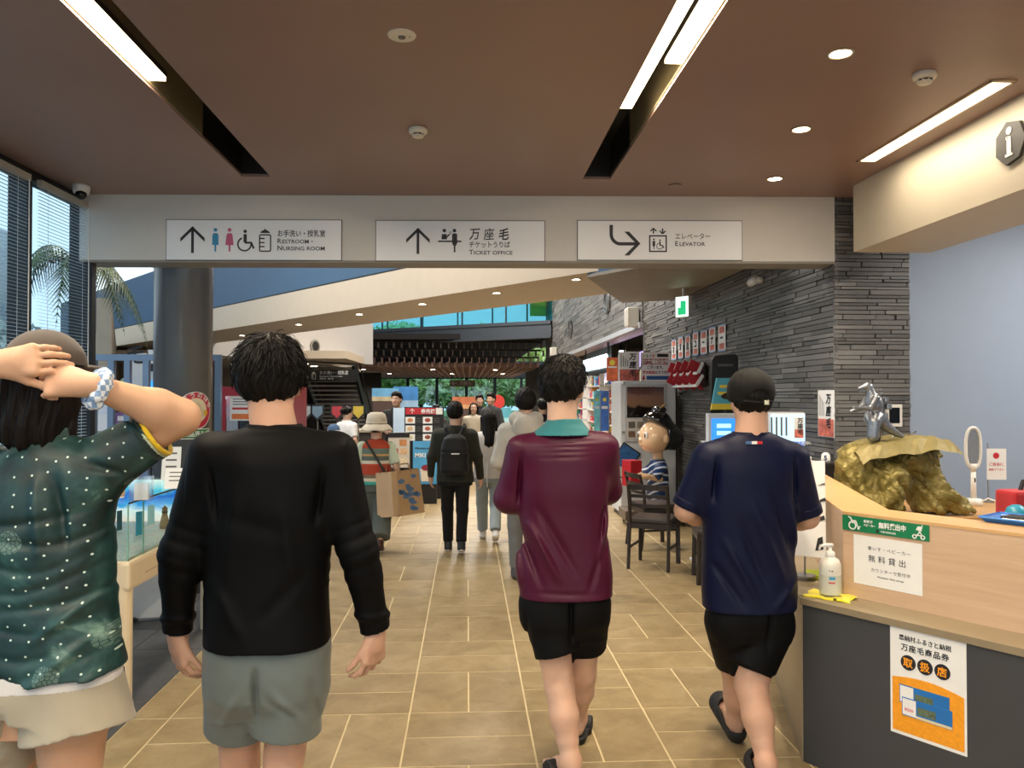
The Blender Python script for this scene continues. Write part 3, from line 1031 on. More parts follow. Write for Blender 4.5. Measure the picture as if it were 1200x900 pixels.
M_VENT = plain('vent_ring', '#7d7a74', 0.4)
for n_, (u, v) in enumerate(((368.5, 406), (345, 405), (297, 402))):
 d = ray(u, v)
 nrm = Vector((-vd.y, vd.x, 0)).normalized()
 o_ = Vector((0, 0, EYE))
 p = o_ + d * ((VA - o_).dot(nrm) / d.dot(nrm))
 t = thing('air_nozzle', 'round black air nozzle in the pale grey wall block, %s from its free edge' % ordw[n_], 'vent', p, math.atan2(vd.y, vd.x), 'air nozzles in the grey wall block')
 MB(M_VENT).ring(0, 0, 0.15, 0.2, -0.05, -0.002, 24).build('ring', t)
 MB(BLACKP).disc(0, 0, 0.15, -0.03, -0.002, 24).build('throat', t)
ls = MB(M_CREAM)
ls.box(-12.0, -4.6, 26.6, 40.0, 2.68, 2.9)
ls.box(-12.0, -3.4, 22.5, 26.6, 2.68, 2.9)
struct('ceiling_low', ls, 'low cream ceiling over the stair and shops')
for (u, v) in ((275, 427), (357, 426), (368, 429)):
 p = at_z(u, v, 2.68)
 if p.y > 45:
  continue
 t = thing('downlight', 'far round downlight glowing in the low cream ceiling near the stair', 'downlight', (p.x, min(p.y, 39), 2.68), 0, 'downlights near the stair')
 MB(M_DOWN).lathe([(0.11, -0.001), (0.11, -0.012), (0.001, -0.014)]).build('lens', t)
 MB(M_RING).lathe([(0.14, 0), (0.14, -0.006), (0.112, -0.006)]).build('ring', t)
 spot_lamp('stair_downlight_light', (p.x, min(p.y, 39), 2.62), 60, WARM, 120, 0.7)
bw = MB(plain('far_block_wall', '#a79d8c', 0.8, bump=0.4, bscale=8))
bw.box(-12.0, -6.4, 30.0, 30.3, 0, 2.68)
bw.m(plain('stair_back_wall', '#2c2826', 0.8)).box(-8.0, -3.9, 36.0, 36.2, 0, 2.68)
struct('wall_far_side', bw, 'rough beige wall beside the stair')
GA = Vector((2.85, 27.0, 0))
GBp = Vector((-6.5, 33.0, 0))
gd = (GBp - GA).normalized()
gn = Vector((-gd.y, gd.x, 0))
if gn.y < 0:
 gn = -gn
M_DSTEEL = plain('dark_blue_steel', '#333a43', 0.5)
def strip(mb, a, b, n0, n1, z0, z1):
 mb.prism([(p.x, p.y) for p in (a + gn * n0, a + gn * n1, b + gn * n1, b + gn * n0)], z0, z1)
gl = MB(M_DSTEEL)
strip(gl, GA, GBp, 0, 0.35, 3.62, 4.22)
strip(gl, GA, GBp, -0.06, 0.0, 4.10, 4.22)
strip(gl, GA, GBp, -0.06, 0.0, 3.62, 3.68)
gl.m(plain('gallery_slab', '#4a4a4c', 0.7))
strip(gl, GA, GBp, 0.35, 9.0, 3.9, 4.22)
gal = struct('gallery', gl, 'dark steel gallery edge at the far end of the hall')
kt = NT('teal_frosted_glass')
tl_ = kt.n('ShaderNodeBsdfTranslucent')
tl_.inputs['Color'].default_value = (*srgb('#b4e8f0'), 1)
tp_ = kt.n('ShaderNodeBsdfTransparent')
tp_.inputs['Color'].default_value = (*srgb('#b4e8f0'), 1)
mx_ = kt.n('ShaderNodeMixShader')
mx_.inputs[0].default_value = 0.75
kt.l(tl_.outputs[0], mx_.inputs[1])
kt.l(tp_.outputs[0], mx_.inputs[2])
kt.l(mx_.outputs[0], kt.out.inputs['Surface'])
M_TEAL = kt.m
glen = (GBp - GA).length
npan = 6
for k in range(npan):
 a = GA + gd * (glen * k / npan + 0.02)
 b = GA + gd * (glen * (k + 1) / npan - 0.02)
 q = MB(M_TEAL)
 strip(q, a, b, 0.10, 0.13, 4.24, 5.2)
 q.build('glass_panel', gal)
 q = MB(M_DSTEEL)
 strip(q, b, b + gd * 0.04, 0.09, 0.15, 4.22, 5.25)
 q.build('balustrade_post', gal)
q = MB(STEEL)
strip(q, GA, GBp, 0.09, 0.15, 5.22, 5.27)
q.build('handrail', gal)
M_PANE = glass('pale_glass', '#d8eef5', 0.02, 0.08)
ug = MB(M_FRAME)
for k in range(9):
 ug.box(-11 + k * 1.75 - 0.04, -11 + k * 1.75 + 0.04, 39.9, 40.0, 4.2, 6.6)
ug.box(-12, 3.2, 39.9, 40.0, 4.2, 4.35)
struct('wall_upper', ug, 'upper storey window frames at the end of the hall')
for (u0, u1, c, lab) in ((621, 641, '#e6c81e', 'yellow vertical banner upstairs behind the glass balustrade'), (640, 646, '#c8302a', 'narrow red banner upstairs beside the yellow one'), (650, 657, '#d8c022', 'small yellow banner upstairs close to the stone wall')):
 p0, p1 = at_y(u0, 352, 28.6), at_y(u1, 352, 28.6)
 t = thing('banner', lab, 'banner', (p0.x, 28.6, 4.22), 0, 'banners upstairs')
 w = p1.x - p0.x
 MB(plain('banner_' + c, c, 0.8)).box(0, w, -0.01, 0.01, 0.3, 1.75).build('cloth', t)
 MB(STEEL).tube([(w + 0.02, 0, 0), (w + 0.02, 0, 1.8)], 0.012, 6).build('pole', t)
 if w > 0.4:
  text('lettering', 'モズ', 0.32, w / 2, 0.9, -0.014, INK, t, 0.02, 'CENTER')
M_LATT = plain('lattice_wood', '#c4a195', 0.6)
M_LATTD = plain('lattice_dark', '#241f1e', 0.7)
la = MB(plain('plenum_black', '#161416', 0.9))
la.box(-7.0, 2.85, 29.0, 52.0, 3.70, 3.9)
lat = struct('ceiling_lattice', la, 'wooden lattice ceiling under the gallery')
for k in range(33):
 x = -6.8 + k * 0.30
 MB(M_LATT).box(x - 0.04, x + 0.04, 31.5, 51.0, 2.78, 2.98).build('batten', lat)
for k in range(18):
 y = 32.0 + k * 1.1
 MB(M_LATT).box(-6.9, 2.8, y - 0.04, y + 0.04, 2.80, 2.96).build('cross_batten', lat)
for k, (x, y) in enumerate(((-4.5, 34.5), (-1.5, 34.5), (1.2, 34.5), (-4.0, 41), (-0.8, 41), (1.8, 41))):
 t = thing('downlight', 'small downlight in the wooden lattice ceiling', 'downlight', (x, y, 2.77), 0, 'downlights in the lattice ceiling')
 MB(M_DOWN).lathe([(0.09, -0.001), (0.09, -0.012), (0.001, -0.014)]).build('lens', t)
 MB(M_RING).lathe([(0.12, 0), (0.12, -0.006), (0.092, -0.006)]).build('ring', t)
 spot_lamp('lattice_downlight_light', (x, y, 2.72), 120, NEUT, 140, 0.7)
for r_, (yy, z0) in enumerate(((29.6, 3.42), (30.2, 3.16), (30.9, 2.92))):
 MB(M_LATTD).box(-6.9, 2.8, yy, yy + 0.55, z0 + 0.20, z0 + 0.24).build('shelf_board', lat)
 for k in range(34):
  x = -6.8 + k * 0.29 + (0.14 if r_ % 2 else 0)
  MB(M_LATT if r_ == 2 else plain('lattice_mid', '#6e625b', 0.6)).box(x - 0.018, x + 0.018, yy - 0.02, yy + 0.4, z0, z0 + 0.21).build('lattice_fin', lat)
YF = 52.0
fw = MB(plain('far_frame', '#2b3033', 0.5))
for u in (478, 512, 546.5, 580, 611):
 p = at_y(u, 460, YF)
 fw.box(p.x - 0.09, p.x + 0.09, YF - 0.1, YF + 0.1, 0, 2.82)
fw.box(-14, 5, YF - 0.1, YF + 0.1, 2.75, 3.9)
fw.m(plain('far_pillar', '#8b8884', 0.6))
p = at_y(618, 460, YF)
fw.box(p.x, p.x + 0.7, YF - 0.6, YF + 0.1, 0, 2.82)
struct('wall_end', fw, 'window wall with dark mullions at the far end of the hall')
g = MB(M_PANE)
g.box(-7.0, 4.2, YF - 0.02, YF, 0, 2.75)
struct('window_8', g, 'wide far window looking out on green trees')
gm = MB(plain('lawn', '#6f9a55', 0.9))
gm.box(-40, 40, YF + 0.1, 90, -0.14, -0.02)
struct('ground_garden', gm, 'green lawn beyond the far windows')
M_STRG = plain('stair_black_steel', '#151413', 0.5)
M_TREAD = plain('stair_tread', '#b8b0a4', 0.5)
st = thing('staircase', 'open black steel staircase with pale treads at the end of the hall', 'staircase', (-5.05, 34.0, 0), 0)
RUN, RISE, NS = 5.3, 2.75, 16
for x in (-0.95, 0.95):
 q = MB(M_STRG)
 q.beam((x, 0.0, 0.1), (x, -RUN, RISE + 0.1), 0.09, 0.36)
 q.build('stringer', st)
 q = MB(M_STRG)
 q.tube([(x, 0.0, 1.0), (x, -RUN, RISE + 1.0)], 0.03, 8)
 q.build('handrail', st)
tr = MB(M_TREAD).box(-0.9, 0.9, -0.14, 0.14, -0.03, 0.03).mesh('tread')
for k in range(NS):
 o = link('tread', tr, st)
 o.location = (0, -RUN * (k + 0.5) / NS, RISE * (k + 0.7) / NS)
t = thing('facility_sign', 'black hanging sign with wheelchair and bottle symbols by the stair', 'sign', at_y(352, 447, 28.2), 0)
wS = at_y(420, 447, 28.2).x - at_y(352, 447, 28.2).x
MB(BLACKP).box(0, wS, 0, 0.1, 0, 0.42).build('panel', t)
g = MB(PAPER)
wheelchair(g, 0.08, 0.08, 0.26, -0.006, 0)
bottle(g, 0.4, 0.08, 0.26, -0.006, 0)
g.build('symbols', t)
text('lettering', 'お手洗い・授乳室', 0.14, 0.66, 0.26, -0.004, PAPER, t, sx=0.9)
text('lettering', 'Restroom / Nursing room', 0.075, 0.66, 0.16, -0.004, PAPER, t)
text('lettering', '洗手间 · 화장실', 0.075, 0.66, 0.07, -0.004, PAPER, t)
for x in (0.1, wS - 0.1):
 MB(BLACKP).tube([(x, 0.05, 0.42), (x, 0.05, 0.56)], 0.012, 6).build('hanger', t)
t = thing('hanging_sign', 'white hanging direction sign with left arrow before the far windows', 'sign', at_y(527, 453, 40.0), 0)
wS = at_y(557, 453, 40.0).x - at_y(527, 453, 40.0).x
MB(plain('sign_grey_brown', '#8a8078', 0.4)).box(0, wS, 0, 0.06, 0, 0.32).build('panel', t)
g = MB(PAPER)
g.bar((0.1, 0.16), (0.36, 0.16), 0.05, -0.006, 0)
g.bar((0.1, 0.16), (0.2, 0.26), 0.05, -0.006, 0)
g.bar((0.1, 0.16), (0.2, 0.06), 0.05, -0.006, 0)
g.build('arrow', t)
text('lettering', '万座毛', 0.2, 0.5, 0.09, -0.004, PAPER, t, 0.01)
for x in (0.1, wS - 0.1):
 MB(BLACKP).tube([(x, 0.03, 0.32), (x, 0.03, 0.70)], 0.012, 6).build('hanger', t)
# ================================================================== SCULPTING: smooth-blended distance fields meshed as one skin
class Field:
 def __init__(self, lo, hi, h):
  self.h = h
  lo = np.floor(np.array(lo, float) / h) * h
  self.lo = lo.astype(np.float32)
  self.base = np.round(lo / h).astype(int)
  n = np.ceil((np.array(hi) - np.array(lo)) / h).astype(int) + 1
  self.n = n
  self.ax = [self.lo[i] + np.arange(n[i], dtype=np.float32) * h for i in range(3)]
  self.D = np.full(n, 0.5, np.float32)
 def win(self, lo, hi):
  s = []
  for i in range(3):
   a = int(np.clip(np.floor((lo[i] - self.lo[i]) / self.h), 0, self.n[i]))
   b = int(np.clip(np.ceil((hi[i] - self.lo[i]) / self.h) + 1, 0, self.n[i]))
   if b <= a:
    return None
   s.append(slice(a, b))
  return tuple(s)
 def xyz(self, s):
  return (self.ax[0][s[0]][:, None, None], self.ax[1][s[1]][None, :, None], self.ax[2][s[2]][None, None, :])
 def put(self, s, d, k, op='u'):
  A = self.D[s]
  if op == 'u':
   if k > 0:
    hh = np.maximum(k - np.abs(A - d), 0) / k
    self.D[s] = np.minimum(A, d) - hh * hh * k * 0.25
   else:
    self.D[s] = np.minimum(A, d)
  else:
   d = -d
   if k > 0:
    hh = np.maximum(k - np.abs(A - d), 0) / k
    self.D[s] = np.maximum(A, d) + hh * hh * k * 0.25
   else:
    self.D[s] = np.maximum(A, d)
 def cap(self, a, b, ra, rb=None, k=0.02, op='u', flat=None):
  rb = ra if rb is None else rb
  a = np.array(a, np.float32)
  b = np.array(b, np.float32)
  m = max(ra, rb) + k + 3 * self.h
  s = self.win(np.minimum(a, b) - m, np.maximum(a, b) + m)
  if s is None:
   return self
  X, Y, Z = self.xyz(s)
  ab = b - a
  L2 = max(float(ab @ ab), 1e-9)
  t0 = ((X - a[0]) * ab[0] + (Y - a[1]) * ab[1] + (Z - a[2]) * ab[2]) / L2
  t = np.clip(t0, 0, 1)
  d = np.sqrt((X - a[0] - t * ab[0]) ** 2 + (Y - a[1] - t * ab[1]) ** 2 + (Z - a[2] - t * ab[2]) ** 2) - (ra + t * (rb - ra))
  if flat:
   L = math.sqrt(L2)
   if 'b' in flat:
    d = np.maximum(d, (t0 - 1) * L)
   if 'a' in flat:
    d = np.maximum(d, -t0 * L)
  self.put(s, d, k, op)
  return self
 def chain(self, pts, rs, k=0.02):
  for i in range(len(pts) - 1):
   self.cap(pts[i], pts[i + 1], rs[i], rs[i + 1], k)
  return self
 def ell(self, c, r, k=0.02, op='u', rot=None):
  c = np.array(c, np.float32)
  r = np.array(r, np.float32)
  m = float(max(r)) + k + 3 * self.h
  s = self.win(c - m, c + m)
  if s is None:
   return self
  X, Y, Z = self.xyz(s)
  P = [X - c[0], Y - c[1], Z - c[2]]
  if rot is not None:
   M = np.array(Euler(rot).to_matrix().transposed())
   P = [M[i][0] * P[0] + M[i][1] * P[1] + M[i][2] * P[2] for i in range(3)]
  k0 = np.sqrt((P[0] / r[0]) ** 2 + (P[1] / r[1]) ** 2 + (P[2] / r[2]) ** 2)
  k1 = np.sqrt((P[0] / r[0] ** 2) ** 2 + (P[1] / r[1] ** 2) ** 2 + (P[2] / r[2] ** 2) ** 2) + 1e-6
  self.put(s, k0 * (k0 - 1) / k1, k, op)
  return self
 def loft(self, keys, k=0.02, n=2.4, op='u'):
  K = np.array(sorted(keys), np.float32)
  z = K[:, 0]
  m = k + 3 * self.h
  s = self.win((min(K[:, 1] - K[:, 3]) - m, min(K[:, 2] - K[:, 4]) - m, z[0] - m), (max(K[:, 1] + K[:, 3]) + m, max(K[:, 2] + K[:, 4]) + m, z[-1] + m))
  if s is None:
   return self
  X, Y, Z = self.xyz(s)
  zz = np.clip(self.ax[2][s[2]], z[0], z[-1])
  cx, cy, a, b = [smooth_interp(zz, z, K[:, i])[None, None, :].astype(np.float32) for i in (1, 2, 3, 4)]
  e = (np.abs((X - cx) / a) ** n + np.abs((Y - cy) / b) ** n) ** (1.0 / n)
  d = (e - 1) * np.minimum(a, b)
  d = np.maximum(d, np.maximum(z[0] - Z, Z - z[-1]))
  self.put(s, d, k, op)
  return self
 def cut(self, fn, k=0.0):
  X, Y, Z = self.xyz((slice(None),) * 3)
  d = np.broadcast_to(fn(X, Y, Z).astype(np.float32), self.D.shape)
  if k > 0:
   hh = np.maximum(k - np.abs(self.D - d), 0) / k
   self.D = np.maximum(self.D, d) + hh * hh * k * 0.25
  else:
   self.D = np.maximum(self.D, d)
  return self
 def warp(self, fn, band=0.05):
  I = np.nonzero(np.abs(self.D) < band)
  x, y, z = self.ax[0][I[0]], self.ax[1][I[1]], self.ax[2][I[2]]
  self.D[I] += fn(x, y, z).astype(np.float32)
  return self
 def cover(self, body, off, region, k=0.012):
  a = np.maximum(self.base, body.base)
  b = np.minimum(self.base + self.n, body.base + body.n)
  s1 = tuple(slice(int(x - y), int(z - y)) for x, y, z in zip(a, self.base, b))
  s2 = tuple(slice(int(x - y), int(z - y)) for x, y, z in zip(a, body.base, b))
  d = np.maximum(body.D[s2] - off, region.D[s1])
  self.put(s1, d, k)
  return self
 def like(self):
  return Field(self.base * self.h + self.h * 0.01, (self.base + self.n - 1) * self.h - self.h * 0.01, self.h)
 def mesh(self, name, mats, zmin=None):
  V, Q = nets(self.D, self.lo, self.h)
  me = bpy.data.meshes.new(name)
  me.vertices.add(len(V))
  me.vertices.foreach_set('co', V.astype(np.float32).ravel())
  me.loops.add(len(Q) * 4)
  me.polygons.add(len(Q))
  me.loops.foreach_set('vertex_index', Q.astype(np.int32).ravel())
  me.polygons.foreach_set('loop_start', np.arange(0, len(Q) * 4, 4, dtype=np.int32))
  me.polygons.foreach_set('loop_total', np.full(len(Q), 4, np.int32))
  for m in (mats if isinstance(mats, (list, tuple)) else [mats]):
   me.materials.append(m)
  me.update(calc_edges=True)
  me.polygons.foreach_set('use_smooth', np.ones(len(Q), bool))
  me.update()
  return me
 def build(self, name, mat, parent):
  return link(name, self.mesh(name, mat), parent)
def smooth_interp(x, xp, fp):
 xp = np.asarray(xp, float)
 fp = np.asarray(fp, float)
 if len(xp) < 3:
  return np.interp(x, xp, fp)
 h = np.diff(xp)
 d = np.diff(fp) / h
 m = np.zeros(len(xp))
 m[1:-1] = np.where(d[:-1] * d[1:] > 0, 2 * d[:-1] * d[1:] / (d[:-1] + d[1:] + 1e-12), 0)
 m[0], m[-1] = d[0], d[-1]
 i = np.clip(np.searchsorted(xp, x) - 1, 0, len(xp) - 2)
 t = (x - xp[i]) / h[i]
 return fp[i] * (1 + 2 * t) * (1 - t) ** 2 + m[i] * h[i] * t * (1 - t) ** 2 + fp[i + 1] * t * t * (3 - 2 * t) + m[i + 1] * h[i] * t * t * (t - 1)
def nets(D, lo, h):
 S = D < 0
 c = np.zeros(tuple(n - 1 for n in D.shape), np.int8)
 offs = [(i, j, k) for i in (0, 1) for j in (0, 1) for k in (0, 1)]
 nx, ny, nz = c.shape
 for (i, j, k) in offs:
  c += S[i:i + nx, j:j + ny, k:k + nz]
 act = (c > 0) & (c < 8)
 I, J, K = np.nonzero(act)
 idx = np.full(c.shape, -1, np.int32)
 idx[I, J, K] = np.arange(len(I), dtype=np.int32)
 val = [D[I + i, J + j, K + k] for (i, j, k) in offs]
 acc = np.zeros((len(I), 3), np.float32)
 cnt = np.zeros(len(I), np.float32)
 for a in range(8):
  for b in range(a + 1, 8):
   oa, ob = offs[a], offs[b]
   if sum(x != y for x, y in zip(oa, ob)) != 1:
    continue
   va, vb = val[a], val[b]
   m = (va < 0) != (vb < 0)
   t = np.where(m, va / np.where(m, va - vb, 1), 0)
   for q in range(3):
    acc[:, q] += np.where(m, oa[q] + t * (ob[q] - oa[q]), 0)
   cnt += m
 V = np.array(lo) + (np.stack([I, J, K], 1) + acc / np.maximum(cnt, 1)[:, None]) * h
 quads = []
 for axis in range(3):
  sl0 = [slice(1, -1)] * 3
  sl1 = [slice(1, -1)] * 3
  sl0[axis] = slice(0, -1)
  sl1[axis] = slice(1, None)
  a, b = S[tuple(sl0)], S[tuple(sl1)]
  P = np.nonzero(a != b)
  flip = a[P]
  g = [p.copy() for p in P]
  for q in range(3):
   if q != axis:
    g[q] = g[q] + 1
  o1, o2 = [q for q in range(3) if q != axis]
  def cell(d1, d2):
   w = [x.copy() for x in g]
   w[o1] = w[o1] - d1
   w[o2] = w[o2] - d2
   return idx[w[0], w[1], w[2]]
  q4 = np.stack([cell(1, 1), cell(0, 1), cell(0, 0), cell(1, 0)], 1)
  fl = flip if axis != 1 else ~flip
  q4[~fl] = q4[~fl][:, ::-1]
  quads.append(q4)
 Q = np.concatenate(quads)
 Q = Q[(Q >= 0).all(1)]
 return V, Q
def wob(x, y, z, s, seed=0):
 r = np.random.RandomState(seed)
 out = 0
 for i in range(5):
  k = r.normal(size=3) * s * (0.7 + 0.35 * i)
  out = out + np.sin(k[0] * x + k[1] * y + k[2] * z + r.uniform(0, 6.28)) / (1 + 0.5 * i)
 return out / 3.0
def ridge(p0, p1, width, amp, x, y, z, power=1.0):
 ax, az = p1[0] - p0[0], p1[1] - p0[1]
 L2 = ax * ax + az * az
 t = np.clip(((x - p0[0]) * ax + (z - p0[1]) * az) / L2, 0, 1)
 d = np.hypot(x - p0[0] - t * ax, z - p0[1] - t * az)
 return 1.7 * amp * np.exp(-(d / width) ** 2) * np.sin(np.clip(t, 0.02, 0.98) * PI) ** power
# ------------------------------------------------------------------ people
def skin_mat(name, col):
 if name in MATS:
  return MATS[name]
 c = srgb(col)
 k = NT(name)
 v = k.coord('Object')
 n = k.noise(v, 14, 4)
 k.base(k.ramp(n, [(0.3, tuple(x * 0.92 for x in c)), (0.7, (min(1, c[0] * 1.05), c[1], c[2] * 0.97))]))
 k.set(Roughness=0.52)
 k.b.inputs['Subsurface Weight'].default_value = 0.12
 k.b.inputs['Subsurface Radius'].default_value = (0.02, 0.008, 0.004)
 k.bump(k.noise(v, 220, 2), 0.08, 0.002)
 MATS[name] = k.m
 return k.m
def cloth_mat(name, col, rough=0.75, sheen=0.2, weave=700, var=0.08, spec=0.3, bump=0.12):
 if name in MATS:
  return MATS[name]
 c = srgb(col)
 k = NT(name)
 v = k.coord('Object')
 k.base(k.ramp(k.noise(v, 9, 4), [(0.3, tuple(x * (1 - var) for x in c)), (0.7, tuple(min(1, x * (1 + var)) for x in c))]))
 k.set(Roughness=rough)
 k.b.inputs['Sheen Weight'].default_value = sheen
 k.b.inputs['Specular IOR Level'].default_value = spec
 k.bump(k.math('ADD', k.noise(v, weave, 2), k.math('MULTIPLY', k.noise(v, 30, 3), 1.5)), bump, 0.002)
 MATS[name] = k.m
 return k.m
def hair_mat(name, col):
 if name in MATS:
  return MATS[name]
 c = srgb(col)
 k = NT(name)
 v = k.coord('Object', (1, 1, 0.12))
 n = k.noise(v, 130, 4, 0.6)
 k.base(k.ramp(n, [(0.3, tuple(x * 0.5 for x in c)), (0.75, tuple(x * 1.7 for x in c))]))
 k.set(Roughness=0.5)
 k.b.inputs['Specular IOR Level'].default_value = 0.18
 k.bump(n, 0.6, 0.006)
 MATS[name] = k.m
 return k.m
SKIN = skin_mat('skin_tan', '#c79e86')
SKIN_L = skin_mat('skin_light', '#cfa890')
HAIR = hair_mat('black_hair', '#0f0c0a')
HAIR_G = hair_mat('greying_hair', '#2a2725')
M_EYEW = plain('eye_white', '#e8e4de', 0.25)
M_IRIS = plain('eye_iris', '#1d120d', 0.2)
M_LIP = plain('lips', '#a8594f', 0.5)
def v3(p):
 return np.array(p, np.float32)
def basis(yaw=0.0, pitch=0.0, roll=0.0):
 return np.array(Euler((pitch, roll, yaw), 'XYZ').to_matrix())
def head_sdf(F, c, M, s=1.0, neck_to=None, neck_r=0.056):
 def T(p):
  return v3(c) + M @ (np.array(p) * s)
 e = Matrix(M.tolist()).to_euler()
 rot = (e.x, e.y, e.z)
 def E(p, r, k, op='u'):
  F.ell(T(p), np.array(r) * s, k, op, rot)
 E((0, -0.012, 0.03), (0.076, 0.096, 0.09), 0.03)
 E((0, 0.035, -0.03), (0.062, 0.064, 0.086), 0.04)
 E((0, 0.058, -0.088), (0.04, 0.036, 0.03), 0.03)
 E((0, 0.078, 0.028), (0.05, 0.02, 0.014), 0.025)
 for q in (-1, 1):
  E((q * 0.031, 0.098, 0.004), (0.016, 0.014, 0.011), 0.012, 'd')
  E((q * 0.04, 0.072, -0.03), (0.022, 0.022, 0.02), 0.02)
  F.ell(T((q * 0.081, -0.004, -0.012)), np.array((0.009, 0.02, 0.033)) * s, 0.008, 'u', (e.x - 0.15, e.y, e.z + q * 0.35))
  F.ell(T((q * 0.088, 0.006, -0.01)), np.array((0.006, 0.01, 0.017)) * s, 0.006, 'd', rot)
 F.chain([T((0, 0.094, 0.012)), T((0, 0.112, -0.03))], [0.008 * s, 0.013 * s], 0.012)
 E((0, 0.108, -0.036), (0.018, 0.012, 0.009), 0.008)
 E((0, 0.092, -0.066), (0.024, 0.012, 0.010), 0.01)
 if neck_to is not None:
  F.cap(T((0, -0.022, -0.05)), neck_to, neck_r, neck_r * 1.12, 0.04)
def face_parts(parent, c, M, s, brow):
 def T(p):
  return Vector((v3(c) + M @ (np.array(p) * s)).tolist())
 for q in (-1, 1):
  e = MB(M_EYEW)
  e.sm = True
  e.ball(T((q * 0.031, 0.084, 0.003)), 0.0125 * s, 10, 8)
  e.m(M_IRIS).ball(T((q * 0.031, 0.0915, 0.003)), 0.0062 * s, 8, 6)
  e.build('eye', parent)
  b = MB(brow)
  b.tube([T((q * 0.016, 0.096, 0.022)), T((q * 0.032, 0.095, 0.027)), T((q * 0.048, 0.083, 0.022))], [0.003 * s, 0.004 * s, 0.002 * s], 6)
  b.build('eyebrow', parent)
 m = MB(M_LIP)
 m.sm = True
 m.tube([T((-0.022, 0.0945, -0.065)), T((-0.008, 0.1035, -0.063)), T((0.008, 0.1035, -0.063)), T((0.022, 0.0945, -0.065))], [0.002 * s, 0.0045 * s, 0.0045 * s, 0.002 * s], 8)
 m.build('mouth', parent)
def short_hair(parent, c, M, s=1.0, mat=None, h=0.005, vol=1.0, seed=1, tuft=True, line=None, locks=900, lock_len=0.045):
 c = v3(c)
 F = Field(c - 0.17 * s, c + 0.17 * s, h)
 e = Matrix(M.tolist()).to_euler()
 def T(p):
  return c + M @ (np.array(p) * s)
 F.ell(T((0, -0.016, 0.036)), np.array((0.089 * vol, 0.107, 0.098 * (0.5 + vol / 2))) * s, 0.0, 'u', (e.x, e.y, e.z))
 F.ell(T((0, -0.03, 0.0)), np.array((0.083 * vol, 0.083, 0.09)) * s, 0.03, 'u', (e.x, e.y, e.z))
 F.ell(T((0, 0.03, 0.085)), np.array((0.072 * vol, 0.07, 0.05)) * s, 0.03, 'u', (e.x, e.y, e.z))
 zl = line or ([-0.2, -0.07, -0.035, -0.012, 0.012, 0.03, 0.055, 0.085, 0.2], [-0.082, -0.078, -0.055, 0.02, 0.02, -0.005, 0.035, 0.058, 0.06])
 def low(X, Y, Z):
  P = [X - c[0], Y - c[1], Z - c[2]]
  Mi = M.T
  yl = (Mi[1][0] * P[0] + Mi[1][1] * P[1] + Mi[1][2] * P[2]) / s
  zz = (Mi[2][0] * P[0] + Mi[2][1] * P[1] + Mi[2][2] * P[2]) / s
  return (np.interp(yl, zl[0], zl[1]) - zz) * 0.7 * s
 F.cut(low, 0.02)
 def strands(x, y, z):
  P = np.stack([x - c[0], y - c[1], z - c[2]], 0)
  L = (M.T @ P) / s
  ang = np.arctan2(L[0], -L[1] + 0.001)
  el = np.arctan2(L[2] - 0.02, np.hypot(L[0], L[1]))
  sw = ang + 0.8 * np.sin(el * 2.1 + seed) * 0.35
  return s * (0.0016 * np.sin(sw * 34 + 3 * np.sin(el * 5 + seed)) + 0.0022 * np.sin(sw * 13 + 2.0 * np.sin(el * 3.1))) + 0.002 * wob(x, y, z, 90, seed)
 F.warp(strands, 0.03)
 me = F.mesh('hair', mat)
 o = link('hair', me, parent)
 if tuft:
  r = random.Random(seed)
  mb = MB(mat)
  mb.sm = True
  crown = Vector((0.01, -0.055, 0.115))
  for i in range(locks):
   a = r.uniform(0, 2 * PI)
   el = r.uniform(-0.35, 1.35)
   if math.sin(a) > 0.55 and el < 0.6:
    continue
   p = Vector((math.cos(a) * math.cos(el) * 0.088 * vol, math.sin(a) * math.cos(el) * 0.105 - 0.016, math.sin(el) * 0.096 + 0.036))
   if p.z < np.interp(p.y, zl[0], zl[1]) + 0.035:
    continue
   n = Vector((p.x / 0.088 ** 2, (p.y + .016) / 0.105 ** 2, (p.z - .036) / 0.096 ** 2)).normalized()
   away = (p - crown)
   tg = (away - n * away.dot(n))
   if tg.length < 1e-3:
    tg = n.orthogonal()
   tg.normalize()
   tg = (tg + Vector((r.gauss(0, .16), r.gauss(0, .16), r.gauss(0, .1)))).normalized()
   L = lock_len * r.uniform(0.6, 1.3)
   lift = r.uniform(0.05, 0.22) if (p - crown).length < 0.05 else r.uniform(0.0, 0.07)
   pts = [p - n * 0.004, p + tg * L * 0.4 + n * (0.002 + lift * L * 0.5), p + tg * L * 0.8 + n * (lift * L * 0.6), p + tg * L + n * (lift * L * 0.35 - 0.004)]
   w = r.uniform(0.0012, 0.0024)
   mb.tube([Vector(T(q[:]).tolist()) for q in pts], [w * s, w * 0.9 * s, w * 0.55 * s, 0.0008 * s], 5)
  q = mb.build('hair_locks', parent)
  q['kind'] = 'stuff'
 return o
